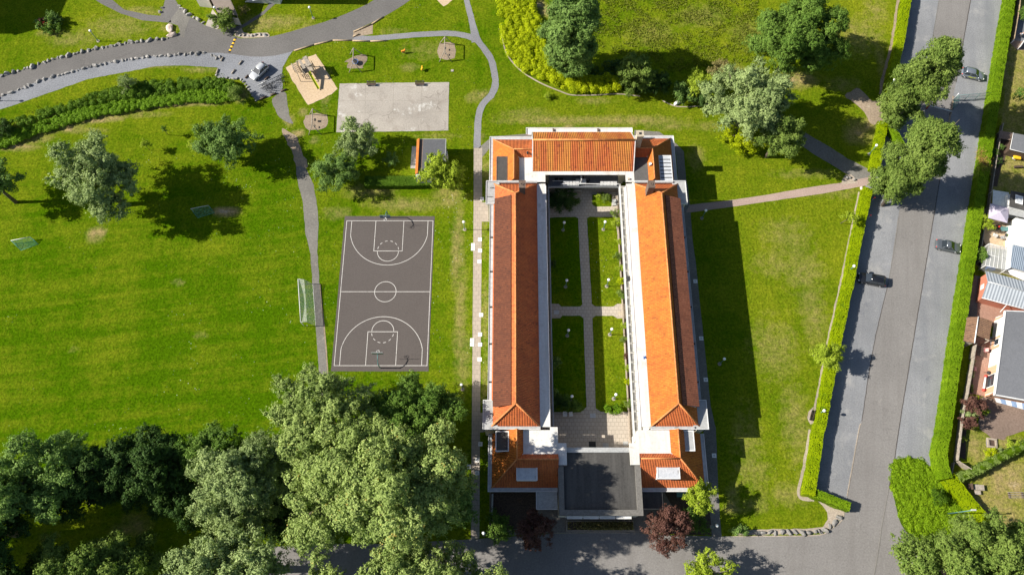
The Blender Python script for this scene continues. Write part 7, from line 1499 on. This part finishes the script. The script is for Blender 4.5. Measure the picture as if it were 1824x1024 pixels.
log('timber_rail', 'pale timber rail in front of the shelter', (1747,607), (1764,610), .12, wood_grey, 'rail', z=1.0)
fence('grey slatted screen below the shelter', [(1729,618),(1725,640)], 1.6, wood_grey, 'slatted_screen')
p = P(1741,627); e = thing('garden_table', 'dark brown slatted table set on the bungalow terrace', 'table', tuple(p), R(-12)); m = MB()
for k in range(7): m.box((0,-.75+k*.25,.73), (1.1,.22,.04))
m.build('table_top', wood_dark, e, world=False)
for sx_ in (-.45,.45):
    for sy in (-.7,.7): m = MB(); m.tube([(sx_,sy,0),(sx_,sy,.71)], .04, 6); m.build('leg', wood_dark, e, world=False)
chair('pink chair beside the slatted table', P(1751,625), R(-95), simple('pink', (.68,.34,.32), .7), 'pink chairs on the bungalow terrace', s=1.2); chair('pink chair farther down the bungalow terrace', P(1733.5,658), R(80), MATS['pink'], 'pink chairs on the bungalow terrace', s=1.2)
p = P(1754,686); e = thing('rolled_awning', 'white rolled garden awning with red ends on the terrace', 'awning', tuple(p)); a_, b_ = P(1756,670,.4), P(1752,694,.4); m = MB(); m.tube([a_, b_], .17, 8); m.build('roll', trim_white, e)
for v in (a_, b_): m = MB(); m.ball(v, .26, 8, 6); m.build('end_cap', red_p, e)
p = P(1756,666); e = thing('barbecue', 'black round barbecue on the bungalow terrace', 'barbecue', tuple(p)); m = MB(); m.ball((0,0,.85), .33, 12, 8, sq=(1,1,.75)); m.build('kettle', rubber, e, world=False)
for k in range(3): a = k*2.09; m = MB(); m.tube([(.1*math.cos(a),.1*math.sin(a),.7),(.35*math.cos(a),.35*math.sin(a),0)], .025, 6); m.build('leg', metal_dark, e, world=False)
# bungalow
c = P(1800,640); e = thing('bungalow', 'bungalow with a big grey flat roof, white fascia and orange brick walls', 'house', (c.x,c.y,0))
q = [P(1790.7,553.7,3.0), P(1850,556,3.0), P(1850,717,3.0), P(1772,703,3.0)]; cc = sum(q, Vector())/4
m = MB(); m.prism([(v.x,v.y) for v in q], 2.75, 3.0, 0); m.build('flat_roof', roof_slate, e)
m = MB()
for i in (0, 3, 2):
    a, b = q[i], q[(i+1) % 4] if i != 2 else q[3]
    if i == 3: a, b = q[3], q[0]
    if i == 0: a, b = q[0], q[1]
    d = (b-a); m.box((*((a+b)/2).xy, 2.9), (d.length+.1, .16, .42), rz=math.atan2(d.y, d.x))
m.build('fascia', trim_white, e)
w4 = [cc+(v-cc)*.955 for v in q]; m = MB(); m.prism([(v.x,v.y) for v in w4], 0, 2.74); m.build('wall', brick_orange, e)
a, b = w4[3], w4[0]; d = (b-a); rz = math.atan2(d.y, d.x); nn = Vector((d.y, -d.x, 0)).normalized(); nn = nn if nn.x < 0 else -nn
for t, wd, h0, h1 in ((.18,2.2,.1,2.3),(.47,3.0,.1,2.4),(.66,1.2,.9,2.2),(.85,3.2,.1,2.4)):
    v = a+d*t+nn*.04; m = MB(); m.box((v.x,v.y,(h0+h1)/2), (wd,.08,h1-h0), rz=rz); wo = m.build('window', trim_white, e); m = MB(); v2 = v+nn*.05; m.box((v2.x,v2.y,(h0+h1)/2), (wd-.25,.02,h1-h0-.3), rz=rz); g_ = m.build('pane', roof_white if wd > 2.5 else glass_dark, e); 
for t in (.02, .99): v = a+d*t; m = MB(); m.tube([(v.x,v.y,2.6), (v.x-1.1,v.y-.35,1.9)], .05, 6); m.build('awning_arm', trim_white, e)
A, B, C, D = P(1771,708,2.4), P(1850,723,2.4), P(1850,736,2.0), P(1775,716,2.0); m = MB()
for k in range(8):
    t0, t1 = k/8, (k+1)/8; m.add([A.lerp(B, t0), A.lerp(B, t1), D.lerp(C, t1), D.lerp(C, t0)], [(0,1,2,3)], mi=k % 2)
m.build('striped_awning', [trim_white, simple('awning_blue', (.20,.28,.42), .8)], e)
# terrace edge: paving along the wall
sheet('patio', [(1763,600),(1771,598),(1776,640),(1770,706),(1762,706),(1766,640)], .016, paver_path, label='grey paving along the bungalow wall', cat='patio')
p = P(1766,789); e = thing('fire_pit', 'square fire pit with a dark centre in the corner garden', 'fire pit', tuple(p), R(-8)); m = MB()
for dx, dy, a, b in ((0,.6,1.5,.3),(0,-.6,1.5,.3),(-.6,0,.3,.9),(.6,0,.3,.9)): m.box((dx,dy,.14), (a,b,.28))
m.build('stone_rim', curb_mat, e, world=False, bevel=.03); m = MB(); m.box((0,0,.06), (.9,.9,.04)); m.build('ash_bed', wood_dark, e, world=False)
p = P(1735,871); e = thing('garden_furniture', 'weathered wooden garden seat and table on the dry lawn', 'garden seat', tuple(p), R(-4)); m = MB(); m.box((.5,.25,.55), (1.5,.85,.06)); m.build('table_top', wood_grey, e, world=False); m = MB(); m.box((.25,-.5,.42), (.9,.6,.06)); m.build('seat', wood_grey, e, world=False); m = MB(); m.box((-.65,.3,.6), (.08,.9,.7)); m.box((-.9,.3,.4), (.5,.8,.05)); m.build('backrest', wood_dark, e, world=False)
for sx_, sy in ((-.15,-.1),(1.15,-.1),(-.15,.6),(1.15,.6)): m = MB(); m.box((sx_,sy,.26), (.08,.08,.52)); m.build('leg', wood_grey, e, world=False)
p = P(1808,882); e = thing('garden_lounger', 'low lounger of bare parallel timber slats on the dry lawn', 'garden seat', tuple(p), R(0))
for k in range(4): m = MB(); m.box((0,-.35+k*.26,.28), (2.4,.07,.08)); m.build('slat', wood_grey, e, world=False)
for sx_ in (-1.0, 1.0): m = MB(); m.box((sx_,.02,.12), (.1,.9,.24)); m.build('leg', wood_dark, e, world=False)
# low plants along the sloping fence
for i, (x, y) in enumerate([(1735,832),(1743,828),(1751,824),(1758,818)]): tree('shrub', ['first','second','third','fourth'][i]+' of the low green plants along the sloping fence, counted from the corner', 'plant', (x, y), .3, (.45,.4,.3), L_lime, 6, .5, 34, .1, 420+i, group='low plants along the sloping fence')
tree('shrub', 'small lime plant alone in the dark bed by the corner fence', 'plant', (1715,782), .35, (.4,.4,.35), L_lime, 6, .5, 34, .1, 430)
for i, (x, y, mt, lb) in enumerate([(1730,648,L_plane,'green plant at the top of the bungalow flower bed'),(1729,668,L_silver,'grey plant in the middle of the bungalow flower bed'),(1727,690,L_plane,'green plant at the foot of the bungalow flower bed')]): tree('shrub', lb, 'plant', (x, y), .35, (.4,.7,.35), mt, 7, .5, 30, .1, 440+i)
# person resting on the dark deck at the top right
p = P(1817,66); e = thing('person', 'person in a pale blue shirt sitting on the dark terrace at the top right corner', 'person', (p.x,p.y,0), R(200))
def skinned(name, V, E, Rd, mat, parent, sub=2):
    me = bpy.data.meshes.new(name); me.from_pydata(V, E, []); o = bpy.data.objects.new(name, me); COL.objects.link(o); o.parent = parent
    s_ = o.modifiers.new('skin', 'SKIN'); s_.use_smooth_shade = True
    for i, r in enumerate(Rd): me.skin_vertices[0].data[i].radius = r if isinstance(r, tuple) else (r, r)
    me.skin_vertices[0].data[0].use_root = True
    sb_ = o.modifiers.new('sub', 'SUBSURF'); sb_.levels = sb_.render_levels = sub; me.materials.append(mat); return o
V = [(0,0,.52),(0,.02,.72),(0,.05,.95),(0,.03,1.07),(0,.0,1.16),(0,-.02,1.28),
     (.2,.04,1.0),(.3,-.04,.78),(.22,-.26,.70),(.18,-.33,.70),(-.2,.04,1.0),(-.3,-.04,.78),(-.22,-.26,.70),(-.18,-.33,.70),
     (.11,-.1,.5),(.14,-.45,.52),(.14,-.5,.1),(.14,-.62,.05),(-.11,-.1,.5),(-.14,-.45,.52),(-.14,-.52,.1),(-.14,-.64,.05)]
E_ = [(0,1),(1,2),(2,3),(3,4),(4,5),(2,6),(6,7),(7,8),(8,9),(2,10),(10,11),(11,12),(12,13),(0,14),(14,15),(15,16),(16,17),(0,18),(18,19),(19,20),(20,21)]
Rd = [(.17,.13),(.15,.11),(.17,.11),(.07,.07),(.055,.06),(.09,.11),.06,.048,.036,.03,.06,.048,.036,.03,.085,.065,.042,.04,.085,.065,.042,.04]
person = skinned('body', V, E_, Rd, skin_m, e)
V = [(0,0,.56),(0,.02,.72),(0,.05,.95),(.19,.04,1.0),(.27,-.01,.86),(-.19,.04,1.0),(-.27,-.01,.86)]
skinned('shirt', V, [(0,1),(1,2),(2,3),(3,4),(2,5),(5,6)], [(.19,.15),(.17,.13),(.19,.13),.075,.068,.075,.068], shirt_m, e)
skinned('trousers', [(0,0,.52),(.11,-.1,.5),(.14,-.45,.52),(.14,-.49,.3),(-.11,-.1,.5),(-.14,-.45,.52),(-.14,-.5,.3)], [(0,1),(1,2),(2,3),(0,4),(4,5),(5,6)], [(.185,.145),.1,.08,.065,.1,.08,.065], jeans_m, e)
m = MB(); m.ball((0,.02,1.33), .125, 12, 8, sq=(.95,1.1,.9)); m.build('hair', hair_m, e, world=False)
m = MB(); m.ball((0,-.125,1.27), .022, 6, 5, sq=(.8,1,1.2))
for s in (-.035,.035): m.ball((s,-.105,1.30), .013, 6, 5)
m.ball((0,-.108,1.22), .02, 6, 5, sq=(1.6,.5,.5)); m.build('face', skin_m, e, world=False)
m = MB()
for s in (-1, 1):
    for k in range(5): m.tube([(s*(.18-.012*k),-.34,.70-.004*k),(s*(.165-.016*k),-.39-.005*(2-abs(k-2)),.695),(s*(.15-.016*k),-.42,.675)], [.010,.009,.007], 5)
m.build('fingers', skin_m, e, world=False)
c = P(1817,66); chair('garden chair under the person on the dark terrace', (c.x, c.y), R(200), metal_dark, None, s=1.1)
sheet('patio', [(1806,28),(1850,34),(1850,82),(1801,76)], .008, roof_slate, label='dark terrace under the seated person', cat='patio')
sc.unit_settings.system = 'METRIC'
